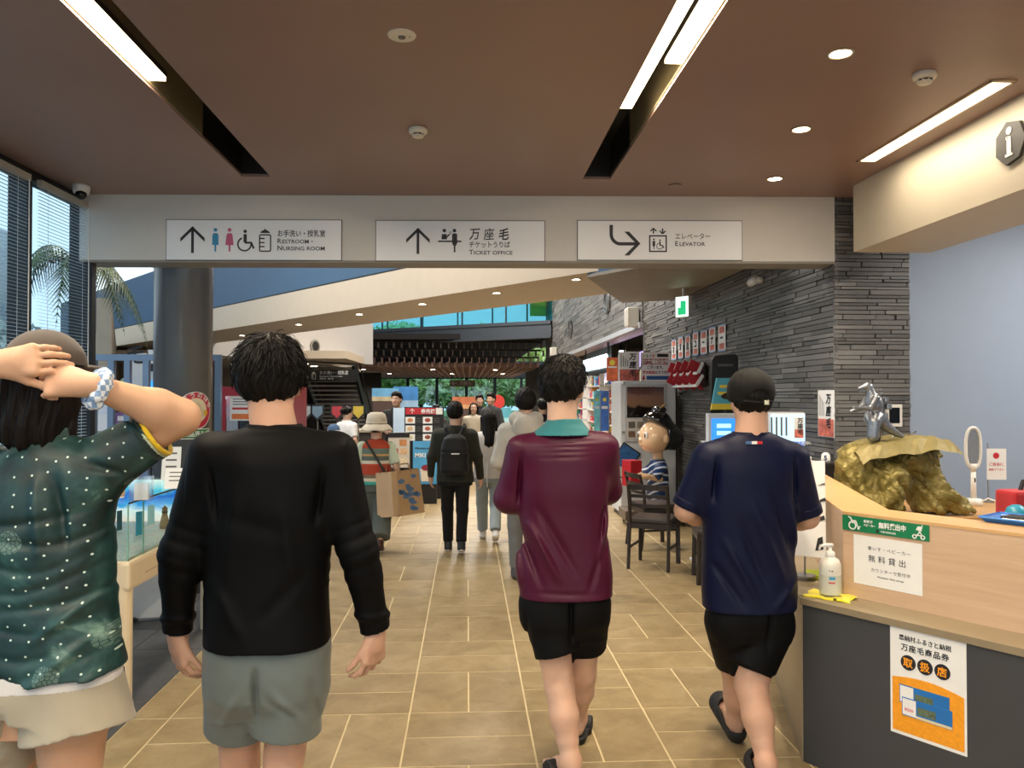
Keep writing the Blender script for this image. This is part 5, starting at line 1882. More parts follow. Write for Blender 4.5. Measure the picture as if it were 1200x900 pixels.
def folds5(x, y, z):
 r = 0.003 * wob(x, y, z, 13, 21)
 for i in range(5):      # pulled creases across the shoulder blades
  zc = 1.455 - i * 0.022
  r = r + 0.005 * np.exp(-((z - zc - 0.02 * x) / 0.006) ** 2) * np.exp(-((x - 0.04 + 0.01 * i) / 0.085) ** 2) * (y < 0)
 for (a, b, w, m) in (((-0.17, 1.10), (-0.02, 0.82), 0.016, -0.012), ((-0.19, 1.05), (-0.10, 0.80), 0.016, 0.010), ((-0.14, 1.18), (0.06, 0.84), 0.018, 0.008), ((0.19, 1.13), (0.13, 0.84), 0.014, -0.010), ((0.17, 1.17), (0.15, 0.95), 0.012, 0.008), ((0.2, 1.06), (0.09, 0.78), 0.016, 0.008), ((-0.21, 1.0), (-0.2, 0.78), 0.014, -0.008), ((-0.19, 1.4), (-0.2, 1.15), 0.010, 0.012), ((-0.15, 0.79), (0.15, 0.78), 0.01, 0.003)):
  r = r + ridge(a, b, w, m, x, y, z)
 return r
F.warp(folds5)
F.build('shirt', M_PUR, t)
c = L(660, 500, -0.005)
F = Field(c - 0.16, c + 0.16, 0.0048)
F.loft([(c[2] - 0.036, c[0] - 0.008, c[1] - 0.005, 0.138, 0.112), (c[2] - 0.008, c[0], c[1], 0.112, 0.096), (c[2] + 0.014, c[0] + 0.004, c[1], 0.088, 0.078), (c[2] + 0.036, c[0] + 0.006, c[1], 0.074, 0.068)], 0, 2.0)
F.loft([(c[2] - 0.09, c[0], c[1], 0.058, 0.055), (c[2] + 0.02, c[0], c[1], 0.063, 0.058), (c[2] + 0.09, c[0], c[1], 0.075, 0.068)], 0, op='d')
F.build('collar', cloth_mat('teal_collar', '#1f6f75', 0.6), t)
M_BSH = cloth_mat('black_shorts_cloth', '#070709', 0.65, 0.0, spec=0.15)
F = Field((-0.3, -0.28, 0.42), (0.3, 0.36, 0.86), VOX)
F.loft([(0.84, 0.0, 0, 0.15, 0.105), (0.72, 0.0, 0, 0.184, 0.122), (0.65, 0.0, 0.01, 0.19, 0.132), (0.57, 0.0, 0.02, 0.15, 0.075)], 0.02)
F.cap(hip['l'] + v3((-0.008, 0, 0.02)), kn['l'] + v3((-0.005, 0.0, 0.125)), 0.108, 0.100, 0.05, flat='b')
F.cap(hip['r'] + v3((0.006, 0, 0.02)), kn['r'] + v3((0.012, -0.01, 0.12)), 0.106, 0.096, 0.05, flat='b')
F.cover(BODY, 0.010, region(F, (hip['l'] + v3((0, 0, 0.10)), kn['l'] + v3((-0.005, 0.0, 0.125)), 0.15, 'ab'), (hip['r'] + v3((0, 0, 0.10)), kn['r'] + v3((0.012, -0.01, 0.12)), 0.15, 'ab')))
F.warp(lambda x, y, z: 0.003 * wob(x, y, z, 18, 3) + ridge((0.02, 0.8), (0.02, 0.55), 0.01, 0.014, x, y, z) + ridge((-0.17, 0.72), (-0.15, 0.5), 0.01, 0.006, x, y, z))
F.build('shorts', M_BSH, t)
def slide(parent, ankle, yaw, pitch=0.0):
 a = Vector([float(x) for x in ankle])
 R_ = Matrix.Translation(a) @ Euler((pitch, 0, yaw), 'XYZ').to_matrix().to_4x4()
 F = Field((-0.08, -0.12, -0.13), (0.08, 0.25, 0.0), 0.0055)
 F.cap((0, -0.03, -0.088), (0, 0.15, -0.088), 0.044, 0.054, 0)
 F.cut(lambda X, Y, Z: np.maximum(-0.105 - Z, Z + 0.078) + 0 * X)
 F.cap((-0.055, 0.1, -0.085), (0.055, 0.1, -0.085), 0.05, 0.05, 0.005)
 F.cut(lambda X, Y, Z: -0.105 - Z + 0 * X)
 F.cut(lambda X, Y, Z: np.abs(X) - 0.06 + 0 * Z)
 me = F.mesh('sandal', plain('black_rubber', '#18181a', 0.6))
 me.transform(R_)
 o = link('sandal', me, parent)
 return o
slide(t, an['l'] + v3((0, 0, 0.005)), 0.35)
slide(t, an['r'] + v3((0, 0, 0.0)), -0.25)
# ------------------------------------------------------------------ man in the navy shirt and black cap
L = Loc(878, 3.5)
t = thing('person', 'man in navy short-sleeved shirt with black cap and black shorts walking beside the reception desk', 'person', L.o)
hd = L(879, 468, 0.03)
Mh = basis(0.0, -0.05)
sh = {'l': L(830, 540), 'r': L(928, 540)}
el = {'l': L(804, 598, 0.03), 'r': L(946, 606, 0.03)}
wr = {'l': L(842, 610, 0.26), 'r': L(915, 610, 0.26)}
hip = {'l': L(858, 735), 'r': L(900, 735)}
kn = {'l': L(866, 800, 0.16), 'r': L(880, 802, -0.03)}
an = {'l': v3((float(L(859, 855, 0.24)[0]), 0.20, 0.115)), 'r': v3((float(L(898, 890, -0.2)[0]), -0.2, 0.085))}
F = Field((-0.42, -0.42, 0.0), (0.42, 0.58, 1.78), VOX)
head_sdf(F, hd, Mh, 1.0, L(880, 512, -0.01), 0.066)
F.loft(L.keys([(518, 846, 912, 0.07, 0), (532, 826, 932, 0.095, 0), (600, 830, 926, 0.1, 0), (680, 832, 926, 0.1, 0), (742, 846, 914, 0.095, 0)]), 0.03)
for q in 'lr':
 arm_sdf(F, sh[q], el[q], wr[q], 1.05, 1.12)
 leg_sdf(F, hip[q], kn[q], an[q], 1.10, 1.08)
foot_sdf(F, an['l'], 0.12, 0.42)
foot_sdf(F, an['r'], -0.1, 0.0)
hand_sdf(F, wr['l'], (0.9, 0.3, 0.1), (0.1, -0.5, 0.8), 1, 1.0, (0.3, 0.4, 0.3))
hand_sdf(F, wr['r'], (-0.9, 0.3, 0.1), (-0.1, -0.5, 0.8), -1, 1.0, (0.3, 0.4, 0.3))
BODY = F
F.build('body', SKIN, t)
face_parts(t, hd, Mh, 1.0, HAIR)
short_hair(t, hd, Mh, 1.0, HAIR, 0.005, 1.02, 5, tuft=False)
M_CAPB = cloth_mat('black_cap_cotton', '#100f0e', 0.75, 0.02, spec=0.2)
F = Field(hd + v3((-0.15, -0.16, -0.08)), hd + v3((0.15, 0.30, 0.17)), 0.0048)
F.ell(hd + v3((0.0, -0.012, 0.042)), (0.101, 0.117, 0.092), 0)
F.cap(hd + v3((0.0, -0.012, 0.04)), hd + v3((0, -0.012, -0.015)), 0.1, 0.099, 0.02)
F.cut(lambda X, Y, Z: (hd[2] - 0.012 + 0.30 * np.maximum(Y - hd[1], 0)) - Z + 0 * X)
F.ell(hd + v3((0.0, 0.15, 0.02)), (0.082, 0.10, 0.012), 0.01, rot=(-0.2, 0, 0))
F.cap(hd + v3((0.0, -0.05, -0.02)), hd + v3((0.0, -0.17, -0.012)), 0.05, 0.055, 0.003, 'd')
F.warp(lambda x, y, z: 0.0012 * np.cos(6 * np.arctan2(x - hd[0], y - hd[1])) ** 8 + 0.002 * wob(x, y, z, 25, 6))
co = F.build('cap', M_CAPB, t)
MB(M_CAPB).tube([hd + v3((-0.06, -0.093, -0.008)), hd + v3((-0.03, -0.112, -0.012)), hd + v3((0.0, -0.119, -0.013)), hd + v3((0.03, -0.113, -0.012)), hd + v3((0.06, -0.095, -0.008))], 0.008, 6).build('cap_strap', co)
MB(plain('brass_buckle', '#d8c7a0', 0.25, 0.8)).bbox(hd[0] + 0.018, hd[0] + 0.040, hd[1] - 0.128, hd[1] - 0.114, hd[2] - 0.024, hd[2] - 0.002, 0.003).build('buckle', co)
M_BTN = MB(M_CAPB)
M_BTN.ball(hd + v3((0, -0.012, 0.134)), (0.01, 0.01, 0.005), 10, 6)
M_BTN.build('button', co)
M_NVY = cloth_mat('navy_jersey', '#090e2c', 0.48, 0.0, 900, 0.06, 0.18, 0.06)
F = Field((-0.40, -0.28, 0.62), (0.40, 0.34, 1.52), VOX)
F.loft(L.keys([(505, 864, 896, 0.06, -0.005), (510, 852, 910, 0.08, -0.005), (518, 838, 924, 0.105, 0), (530, 828, 933, 0.122, 0), (555, 824, 934, 0.135, 0), (590, 824, 930, 0.135, 0), (630, 825, 929, 0.130, 0), (655, 824, 929, 0.13, 0), (690, 823, 932, 0.135, 0), (711, 824, 931, 0.142, 0)]), 0.02, 2.35)
for q in 'lr':
 F.cap(sh[q], el[q] + (sh[q] - el[q]) * 0.06, 0.078, 0.068, 0.05, flat='b')
F.cover(BODY, 0.010, region(F, *[(sh[q], el[q] + (sh[q] - el[q]) * 0.06, 0.12, 'b') for q in 'lr']))
def folds6(x, y, z):
 r = 0.003 * wob(x, y, z, 13, 33)
 for (a, b, w, m) in (((-0.05, 1.2), (0.12, 0.8), 0.02, -0.009), ((-0.1, 1.1), (0.04, 0.78), 0.018, 0.008), ((-0.16, 1.02), (0.0, 0.72), 0.016, -0.008), ((0.04, 1.25), (0.19, 0.86), 0.02, 0.008), ((0.12, 1.2), (0.2, 0.95), 0.016, -0.008), ((-0.2, 0.92), (-0.06, 0.7), 0.016, 0.007), ((-0.17, 1.38), (-0.185, 1.15), 0.012, 0.010), ((0.17, 1.38), (0.185, 1.15), 0.012, 0.010), ((0.2, 0.85), (0.05, 0.7), 0.016, -0.006)):
  r = r + ridge(a, b, w, m, x, y, z)
 return r
F.warp(folds6)
F.build('shirt', M_NVY, t)
for q in 'lr':
 d_ = (el[q] - sh[q])
 F = Field(np.minimum(sh[q], el[q]) - 0.1, np.maximum(sh[q], el[q]) + 0.1, 0.0055)
 F.cap(sh[q] + d_ * 0.80, sh[q] + d_ * 0.95, 0.0735, 0.0725, 0, flat='ab')
 F.cap(sh[q] + d_ * 0.5, sh[q] + d_ * 1.3, 0.056, 0.056, 0, 'd')
 F.build('sleeve_cuff', M_NVY, t)
c = L(880, 509, -0.005)
F = Field(c - 0.12, c + 0.12, 0.0048)
F.loft([(c[2] - 0.02, c[0], c[1], 0.094, 0.084), (c[2] + 0.012, c[0], c[1], 0.080, 0.074)], 0)
F.loft([(c[2] - 0.05, c[0], c[1], 0.066, 0.062), (c[2] + 0.05, c[0], c[1], 0.068, 0.062)], 0, op='d')
F.build('collar', M_NVY, t)
lb = L(884.5, 519, -0.115)
mb = MB(plain('label_blue', '#4a6a9a', 0.7))
lz = lambda dx0, dx1: mb.box(lb[0] + dx0, lb[0] + dx1, lb[1] + 0.004, lb[1] + 0.02, lb[2] - 0.006, lb[2] + 0.006)
lz(-0.036, -0.012)
mb.m(PAPER)
lz(-0.012, 0.012)
mb.m(RED)
lz(0.012, 0.036)
mb.build('neck_label', t)
F = Field((-0.3, -0.28, 0.38), (0.3, 0.4, 0.82), VOX)
F.loft([(0.80, 0.0, 0, 0.17, 0.12), (0.66, 0.0, 0, 0.178, 0.135), (0.60, -0.005, 0.01, 0.168, 0.135), (0.52, -0.005, 0.02, 0.12, 0.075)], 0.02)
F.cap(hip['l'] + v3((-0.01, 0, 0.02)), kn['l'] + v3((-0.015, -0.01, 0.10)), 0.11, 0.095, 0.03, flat='b')
F.cap(hip['r'] + v3((0.0, 0, 0.02)), kn['r'] + v3((-0.01, 0.0, 0.075)), 0.115, 0.103, 0.03, flat='b')
F.cover(BODY, 0.010, region(F, (hip['l'] + v3((0, 0, 0.2)), kn['l'] + v3((-0.015, -0.01, 0.10)), 0.16, 'ab'), (hip['r'] + v3((0, 0, 0.2)), kn['r'] + v3((-0.01, 0.0, 0.075)), 0.16, 'ab')))
F.warp(lambda x, y, z: 0.004 * wob(x, y, z, 16, 13) + ridge((0.06, 0.8), (0.03, 0.5), 0.012, 0.008, x, y, z))
F.build('shorts', M_BSH, t)
def clog(parent, ankle, yaw, pitch):
 a = Vector([float(x) for x in ankle])
 R_ = Matrix.Translation(a) @ Euler((pitch, 0, yaw), 'XYZ').to_matrix().to_4x4()
 F = Field((-0.09, -0.13, -0.14), (0.09, 0.26, 0.06), 0.0055)
 F.cap((0, -0.032, -0.06), (0, 0.15, -0.062), 0.048, 0.056, 0)
 F.cap((0, 0.09, -0.045), (0, 0.15, -0.06), 0.05, 0.046, 0.02)
 F.cut(lambda X, Y, Z: np.maximum(-0.105 - Z, Z + 0.012 - 0.25 * np.maximum(Y - 0.07, 0)) + 0 * X, 0.01)
 F.cap((0, -0.026, -0.035), (0, 0.09, -0.03), 0.038, 0.042, 0.008, 'd')
 me = F.mesh('shoe', plain('black_foam', '#1b1a1a', 0.7, bump=0.2))
 me.transform(R_)
 link('shoe', me, parent)
clog(t, an['l'], 0.12, 0.42)
clog(t, an['r'] + v3((0, 0, 0.0)), -0.1, 0.0)
# ================================================================== RECEPTION DESK
def wood_mat(name, a, b, axis, rough=0.4, rot=0.0):
 k = NT(name)
 sc = [14, 14, 14]
 sc[axis] = 0.9
 mp = k.n('ShaderNodeMapping')
 mp.inputs['Scale'].default_value = sc
 k.l(k.coord('Object', (1, 1, 1), (0, 0, rot)), mp.inputs['Vector'])
 v = mp.outputs[0]
 n = k.noise(v, 2.2, 5, 0.6, 0.8)
 n2 = k.noise(v, 9, 3)
 col = k.ramp(n, [(0.3, srgb(a)), (0.7, srgb(b))])
 k.base(k.mix(k.math('MULTIPLY', n2, 0.25), col, srgb(a)))
 k.set(Roughness=rough)
 k.bump(n2, 0.05, 0.002)
 return k.m
def plane_pt(u, v, org, rz):
 d = ray(u, v)
 nrm = Vector((-math.sin(rz), math.cos(rz), 0))
 o_ = Vector((0, 0, EYE))
 p = o_ + d * ((Vector(org) - o_).dot(nrm) / d.dot(nrm))
 q = p - Vector(org)
 return q.x * math.cos(rz) + q.y * math.sin(rz), p.z
M_MAPLE = wood_mat('maple_panel', '#c3a284', '#d3b698', 0, rot=0.988)
M_MAPLET = wood_mat('maple_top', '#cda26c', '#dab17e', 0, 0.3, rot=0.988)
M_GREIGE = plain('greige_laminate', '#8f8168', 0.35, 0.1, var=0.05)
M_DPANEL = plain('charcoal_panel', '#3c3d3f', 0.5, var=0.05, bump=0.05)
DA = Vector((1.484, 3.485, 0))
d1 = Vector((0.55, -0.835, 0)).normalized()
d2 = Vector((0.2665, 0.9638, 0)).normalized()
n1 = Vector((-d1.y, d1.x, 0))
n2 = Vector((d2.y, -d2.x, 0))
RZ1 = math.atan2(d1.y, d1.x)
RZ2 = math.atan2(-d2.y, -d2.x)
L1, L2 = 2.3, 1.95
def desk_off(o):
 det = n1.x * n2.y - n1.y * n2.x
 return DA + Vector(((o * n2.y - o * n1.y) / det, (n1.x * o - n2.x * o) / det, 0))
def desk_ring(mb, o0, o1, z0, z1, part='both'):
 a, b = desk_off(o0), desk_off(o1)
 e0, e1 = DA + d2 * L2, DA + d1 * L1
 ea, eb = e0 + n2 * o0, e0 + n2 * o1
 ga, gb = e1 + n1 * o0, e1 + n1 * o1
 if part in ('both', 'front'):
  mb.prism([(p.x, p.y) for p in (a, ga, gb, b)], z0, z1)
 if part in ('both', 'side'):
  mb.prism([(p.x, p.y) for p in (a, b, eb, ea)], z0, z1)
desk = thing('reception_desk', 'angled reception desk with light wood top, greige ledge and charcoal front panel', 'desk', (0, 0, 0))
mb = MB(M_DPANEL)
desk_ring(mb, 0.012, 0.5, 0.0, 0.70, 'front')
mb.build('front_panel', desk)
mb = MB(M_GREIGE)
desk_ring(mb, 0.006, 0.41, 0.0, 0.70, 'side')
mb.build('side_panel', desk)
mb = MB(M_GREIGE)
desk_ring(mb, 0.0, 0.22, 0.70, 0.728)
mb.build('ledge', desk)
mb = MB(M_MAPLE)
desk_ring(mb, 0.2, 0.24, 0.728, 1.094, 'front')
q = mb.build('wood_panel', desk)
mb = MB(M_MAPLE)
desk_ring(mb, 0.2, 0.24, 0.728, 1.094, 'side')
mb.build('wood_panel', desk)
mb = MB(M_MAPLET)
desk_ring(mb, 0.198, 0.415, 1.094, 1.107)
mb.build('counter_top', desk)
mb = MB(M_MAPLE)
desk_ring(mb, 0.24, 0.41, 0.70, 1.094)
mb.build('carcass', desk)
mb = MB(M_MAPLET)
desk_ring(mb, 0.41, 0.95, 0.69, 0.72, 'front')
mb.build('work_top', desk)
mb = MB(M_GREIGE)
desk_ring(mb, 0.9, 0.95, 0.0, 0.69, 'front')
mb.build('inner_panel', desk)
WC = desk_off(0.2)
M_GRN = plain('sign_green', '#13794b', 0.45, var=0.02)
org = WC - n1 * 0.004
x0, za = plane_pt(987.5, 603, org, RZ1)
x1, zb = plane_pt(1089, 634, org, RZ1)
_, zc = plane_pt(987.5, 620, org, RZ1)
t = thing('loan_sign', 'green sign with wheelchair and stroller symbols on the wood panel of the desk', 'sign', WC + d1 * x0 - n1 * 0.003 + Vector((0, 0, zc)), RZ1)
w, h = x1 - x0, za - zc
MB(M_GRN).box(0, w, -0.003, 0, 0, h).build('plate', t)
g = MB(PAPER)
g.ring(w * 0.125, h * 0.36, h * 0.20, h * 0.29, -0.0045, -0.003, 20)
for (a, b, wd) in (((0.075, 0.92), (0.105, 0.88), .07), ((0.105, 0.88), (0.125, 0.5), .08), ((0.12, 0.68), (0.17, 0.66), .12), ((0.17, 0.66), (0.19, 0.30), .07), ((0.19, 0.30), (0.225, 0.34), .07)):
 g.bar((w * a[0], h * a[1]), (w * b[0], h * b[1]), h * wd, -0.0045, -0.003)
g.disc(w * 0.2, h * 0.2, h * 0.08, -0.0045, -0.003, 12)
g.build('wheelchair_symbol', t)
g = MB(PAPER)
for xx in (0.845, 0.935):
 g.ring(w * xx, h * 0.2, h * 0.08, h * 0.15, -0.0045, -0.003, 14)
g.plate([(w * 0.86, h * 0.62), (w * 0.925, h * 0.62), (w * 0.915, h * 0.88), (w * 0.88, h * 0.86)], -0.0045, -0.003)
for (a, b) in (((0.845, 0.3), (0.93, 0.3)), ((0.87, 0.3), (0.915, 0.6)), ((0.915, 0.6), (0.93, 0.97)), ((0.925, 0.35), (0.89, 0.6))):
 g.bar((w * a[0], h * a[1]), (w * b[0], h * b[1]), h * 0.06, -0.0045, -0.003)
g.build('stroller_symbol', t)
text('lettering', '車椅子', h * 0.22, w * 0.26, h * 0.66, -0.004, PAPER, t, 0.02)
text('lettering', 'ベビーカー', h * 0.2, w * 0.26, h * 0.42, -0.004, PAPER, t, 0.02, sx=.85)
text('lettering', '無料貸出中', h * 0.43, w * 0.44, h * 0.45, -0.004, PAPER, t, 0.03, sx=0.86)
text('lettering', '万座毛株式会社', h * 0.15, w * 0.46, h * 0.14, -0.004, PAPER, t, 0.01)
MB(INK).disc(w * 0.425, h * 0.2, h * 0.1, -0.0045, -0.003, 14).build('round_mark', t)
x0, za = plane_pt(1000, 626, org, RZ1)
x1, _ = plane_pt(1080.5, 665, org, RZ1)
_, zc = plane_pt(1002, 683, org, RZ1)
t = thing('paper_notice', 'white paper notice about free rental taped to the wood panel under the green sign', 'notice', WC + d1 * x0 - n1 * 0.0005 + Vector((0, 0, zc)), RZ1)
w, h = x1 - x0, za - zc
MB(PAPER).box(0, w, -0.0015, 0, 0, h).build('sheet', t)
GREY = plain('grey_ink', '#5d5a58', 0.6, var=0.02)
text('lettering', '車いす・ベビーカー', h * 0.09, w * 0.53, h * 0.73, -0.002, GREY, t, 0, 'CENTER', spacing=1.2)
text('lettering', '無料貸出', h * 0.155, w * 0.5, h * 0.50, -0.002, INK, t, 0.0, 'CENTER', spacing=1.7)
text('lettering', 'カウンターで受付中', h * 0.085, w * 0.55, h * 0.30, -0.002, GREY, t, 0, 'CENTER', spacing=1.15)
text('lettering', 'Wheelchair / Baby carriage', h * 0.05, w * 0.55, h * 0.19, -0.002, GREY, t, 0, 'CENTER')
org2 = desk_off(0.012)
x0, za = plane_pt(1043.3, 730, org2, RZ1)
x1, _ = plane_pt(1133, 800, org2, RZ1)
_, zc = plane_pt(1043.8, 856, org2, RZ1)
t = thing('voucher_poster', 'orange and white voucher poster taped to the charcoal front of the desk', 'poster', org2 + d1 * x0 - n1 * 0.0005 + Vector((0, 0, zc)), RZ1)
w, h = x1 - x0, za - zc
MB(PAPER).box(0, w, -0.0015, 0, 0, h).build('sheet', t)
M_ORG = plain('poster_orange', '#ee9c1c', 0.55, var=0.08, scale=60)
pts = [(w * 0.03, h * 0.03), (w * 0.97, h * 0.03)] + [(w * (0.97 - 0.94 * k / 10), h * (0.475 + 0.075 * math.sin(PI * (0.18 + 0.72 * k / 10)) + 0.018 * (k - 5) / 5)) for k in range(11)]
MB(M_ORG).plate(pts, -0.0025, -0.0015).build('orange_field', t)
text('lettering', '恩納村ふるさと納税', h * 0.055, w * 0.47, h * 0.875, -0.003, INK, t, 0.012, 'CENTER', sx=.95)
text('lettering', '万座毛商品券', h * 0.068, w * 0.47, h * 0.785, -0.003, INK, t, 0.012, 'CENTER', spacing=1.12)
for k, chx in enumerate('取扱店'):
 cx = w * (0.25 + 0.225 * k)
 MB(plain('poster_dark_disc', '#1c1d24', 0.5)).disc(cx, h * 0.675, w * 0.102, -0.0035, -0.0015, 24).build('disc', t)
 text('lettering', chx, h * 0.09, cx, h * 0.642, -0.0045, M_ORG, t, 0.02, 'CENTER')
M_TKB = plain('ticket_blue', '#1f6fb8', 0.4, var=0.1)
for k, (ox, oz, sk) in enumerate(((0.13, 0.30, 0.0), (0.165, 0.19, -0.01))):
 tk = MB(M_TKB)
 yy = -0.003 - 0.0012 * k
 tk.box(w * ox, w * (ox + 0.66), yy - 0.001, yy, h * oz, h * (oz + 0.165))
 o = tk.build('ticket_print', t)
 m2 = MB(PAPER)
 m2.box(w * (ox + 0.01), w * (ox + 0.19), yy - 0.0016, yy - 0.001, h * (oz + 0.008), h * (oz + 0.155))
 m2.m(plain('ticket_cliff', '#5a6a52', 0.6, var=0.4, scale=120)).box(w * (ox + 0.21), w * (ox + 0.45), yy - 0.0016, yy - 0.001, h * (oz + 0.04), h * (oz + 0.11))
 m2.m(plain('ticket_sand', '#d9cfa8', 0.6)).box(w * (ox + 0.19), w * (ox + 0.655), yy - 0.0014, yy - 0.001, h * (oz + 0.002), h * (oz + 0.025))
 m2.build('ticket_photo', o)
text('lettering', '¥500', h * 0.04, w * 0.20, h * 0.235, -0.0065, plain('print_pink', '#d0506e', 0.5), t, 0.005)
M_YCL = cloth_mat('yellow_cloth', '#e3d21c', 0.85, 0.4)
p = at_z(973, 699, 0.729)
t = thing('yellow_cloth', 'folded bright yellow cloth under the sanitizer bottle on the desk ledge', 'cloth', p, RZ1 + 0.25)
bm = bmesh.new()
bmesh.ops.create_grid(bm, x_segments=18, y_segments=14, size=1)
for v_ in bm.verts:
 x, y = v_.co.x * 0.1, v_.co.y * 0.068
 x *= 1 + 0.06 * math.sin(y * 60)
 v_.co = (x, y, 0.006 + 0.003 * math.sin(x * 70 + y * 40) + 0.002 * math.sin(y * 110))
g_ = bmesh.ops.extrude_face_region(bm, geom=list(bm.faces))
for v_ in [e for e in g_['geom'] if isinstance(e, bmesh.types.BMVert)]:
 v_.co.z -= 0.006
mb = MB(M_YCL)
mb.sm = True
mb.bm(bm)
mb.build('fold', t)
MB(plain('cloth_tag', '#5c5c2a', 0.7)).box(0.035, 0.047, -0.069, -0.064, 0.001, 0.011).build('care_tag', t)
kz = NT('milky_plastic')
kz.base(srgb('#dfdcd2'))
kz.set(Roughness=0.3)
kz.b.inputs['Subsurface Weight'].default_value = 0.3
t = thing('sanitizer_bottle', 'white pump bottle of hand sanitizer standing on a yellow cloth on the desk ledge', 'bottle', p + Vector((0, 0, 0.012)), 0.2)
b = MB(kz.m)
b.sm = True
b.lathe([(0.001, 0), (0.044, 0.0), (0.047, 0.005), (0.047, 0.115), (0.046, 0.135), (0.038, 0.155), (0.022, 0.165), (0.018, 0.168)], seg=28).build('bottle_body', t)
M_LIQ = plain('gel_band', '#cfcfbf', 0.2)
MB(M_LIQ).lathe([(0.0472, 0.006), (0.0474, 0.008), (0.0474, 0.088), (0.0472, 0.09)], seg=28).build('gel_level', t)
c_ = MB(WHITE)
c_.sm = True
c_.lathe([(0.02, 0.166), (0.021, 0.17), (0.021, 0.186), (0.014, 0.192), (0.008, 0.194), (0.008, 0.212)], seg=20)
c_.tube([(0.012, 0, 0.216), (-0.02, 0, 0.219), (-0.05, 0, 0.217), (-0.056, 0, 0.200)], [0.010, 0.009, 0.006, 0.005], 10)
c_.build('pump', t)
lbz = lambda a0, a1, z0, z1, mt, nm: wrap_patch(t, nm, 0, 0, 0.0479, a0, a1, z0, z1, mt)
def wrap_patch(parent, name, cx, cy, r, a0, a1, z0, z1, mat, n=10):
 m_ = MB(mat)
 vs2, fs2 = [], []
 for k in range(n + 1):
  a = a0 + (a1 - a0) * k / n
  for z in (z0, z1):
   vs2.append((cx + r * math.cos(a), cy + r * math.sin(a), z))
 for k in range(n):
  fs2.append((2 * k, 2 * k + 2, 2 * k + 3, 2 * k + 1))
 m_.add(vs2, fs2)
 return m_.build(name, parent)
lbz(-2.3, -1.75, 0.072, 0.085, plain('label_sky', '#3a9bc9', 0.5), 'label_print')
lbz(-2.35, -1.75, 0.055, 0.062, plain('label_red', '#cf5a5a', 0.5), 'label_print')
lbz(-2.3, -2.22, 0.108, 0.114, INK, 'label_print')
lbz(-2.1, -1.95, 0.108, 0.113, INK, 'label_print')
p = at_z(944, 676, 0.729)
t = thing('folded_cloth', 'thin yellow-green cloth lying on the desk ledge under the stand sign', 'cloth', p + Vector((0.06, 0.0, 0)), RZ2)
MB(plain('lime_cloth', '#c3cf3a', 0.85)).bbox(-0.09, 0.06, -0.05, 0.05, 0, 0.012, 0.004).build('fold', t)
MB(plain('lime_cloth_edge', '#9fae28', 0.85)).bbox(-0.088, 0.058, -0.048, 0.048, 0.012, 0.017, 0.002).build('fold', t)
bx = at_z(947, 677, 0.746)
t = thing('stand_sign', 'white tilted display board with brush painting on a thin stand on the desk ledge', 'sign', bx + Vector((0.03, 0.03, 0)) - n2 * 0.03, -0.55)
b = MB(PAPER)
b.add([(-0.10, -0.02, 0.10), (0.10, -0.02, 0.10), (0.085, 0.075, 0.56), (-0.085, 0.075, 0.56), (-0.10, -0.012, 0.10), (0.10, -0.012, 0.10), (0.085, 0.083, 0.56), (-0.085, 0.083, 0.56)],
      [(0, 1, 2, 3), (7, 6, 5, 4), (0, 4, 5, 1), (1, 5, 6, 2), (2, 6, 7, 3), (3, 7, 4, 0)])
b.build('board', t)
b = MB(INK)
for (z0, z1, xx) in ((0.27, 0.30, 0.075), (0.36, 0.385, 0.078), (0.44, 0.455, 0.072), (0.13, 0.2, 0.07)):
 f0, f1 = (z0 - 0.1) / 0.46, (z1 - 0.1) / 0.46
 y0_, y1_ = -0.02 + 0.095 * f0 - 0.002, -0.02 + 0.095 * f1 - 0.002
 b.add([(xx - 0.02, y0_, z0), (xx + 0.018, y0_, z0 + 0.01), (xx + 0.012, y1_, z1), (xx - 0.01, y1_, z1 - 0.01)], [(0, 1, 2, 3)])
b.build('brush_strokes', t)
MB(STEEL).tube([(0, 0.0, 0.0), (0, 0.0, 0.12), (0, 0.07, 0.5)], 0.005, 6).build('stand_rod', t)
MB(STEEL).lathe([(0.05, 0), (0.05, 0.006), (0.004, 0.01)]).build('stand_foot', t)
MB(WHITE).bbox(-0.02, 0.02, 0.06, 0.10, 0.555, 0.58, 0.004).build('clip', t)
p = at_z(1196, 614, 1.108)
t = thing('blue_tray', 'shallow blue plastic tray lying on the light wood counter top', 'tray', p + d1 * 0.02 + n1 * 0.03, RZ1)
b = MB(plain('tray_blue', '#2f74c8', 0.35))
b.prism([(-0.13, -0.08), (0.13, -0.08), (0.13, 0.08), (-0.13, 0.08)], 0, 0.004)
for (a_, c_, d_, e_) in ((-0.15, 0.15, -0.10, -0.08), (-0.15, 0.15, 0.08, 0.10)):
 b.add([(a_, d_ if d_ < 0 else e_, 0.02), (c_, d_ if d_ < 0 else e_, 0.02), (0.13, e_ if d_ < 0 else d_, 0.0), (-0.13, e_ if d_ < 0 else d_, 0.0)], [(0, 1, 2, 3)])
for sx_ in (-1, 1):
 b.add([(sx_ * 0.15, -0.10, 0.02), (sx_ * 0.15, 0.10, 0.02), (sx_ * 0.13, 0.08, 0.0), (sx_ * 0.13, -0.08, 0.0)], [(0, 1, 2, 3)])
b.build('dish', t)
b = MB(plain('tray_rim', '#3f86da', 0.3))
b.tube([(-0.15, -0.10, 0.02), (0.15, -0.10, 0.02), (0.15, 0.10, 0.02), (-0.15, 0.10, 0.02), (-0.15, -0.10, 0.02)], 0.004, 6)
b.build('rim', t)
t = thing('pen_case', 'black soft case lying in the blue tray', 'case', p + d1 * 0.02 + n1 * 0.03 + Vector((0, 0, 0.005)), RZ1)
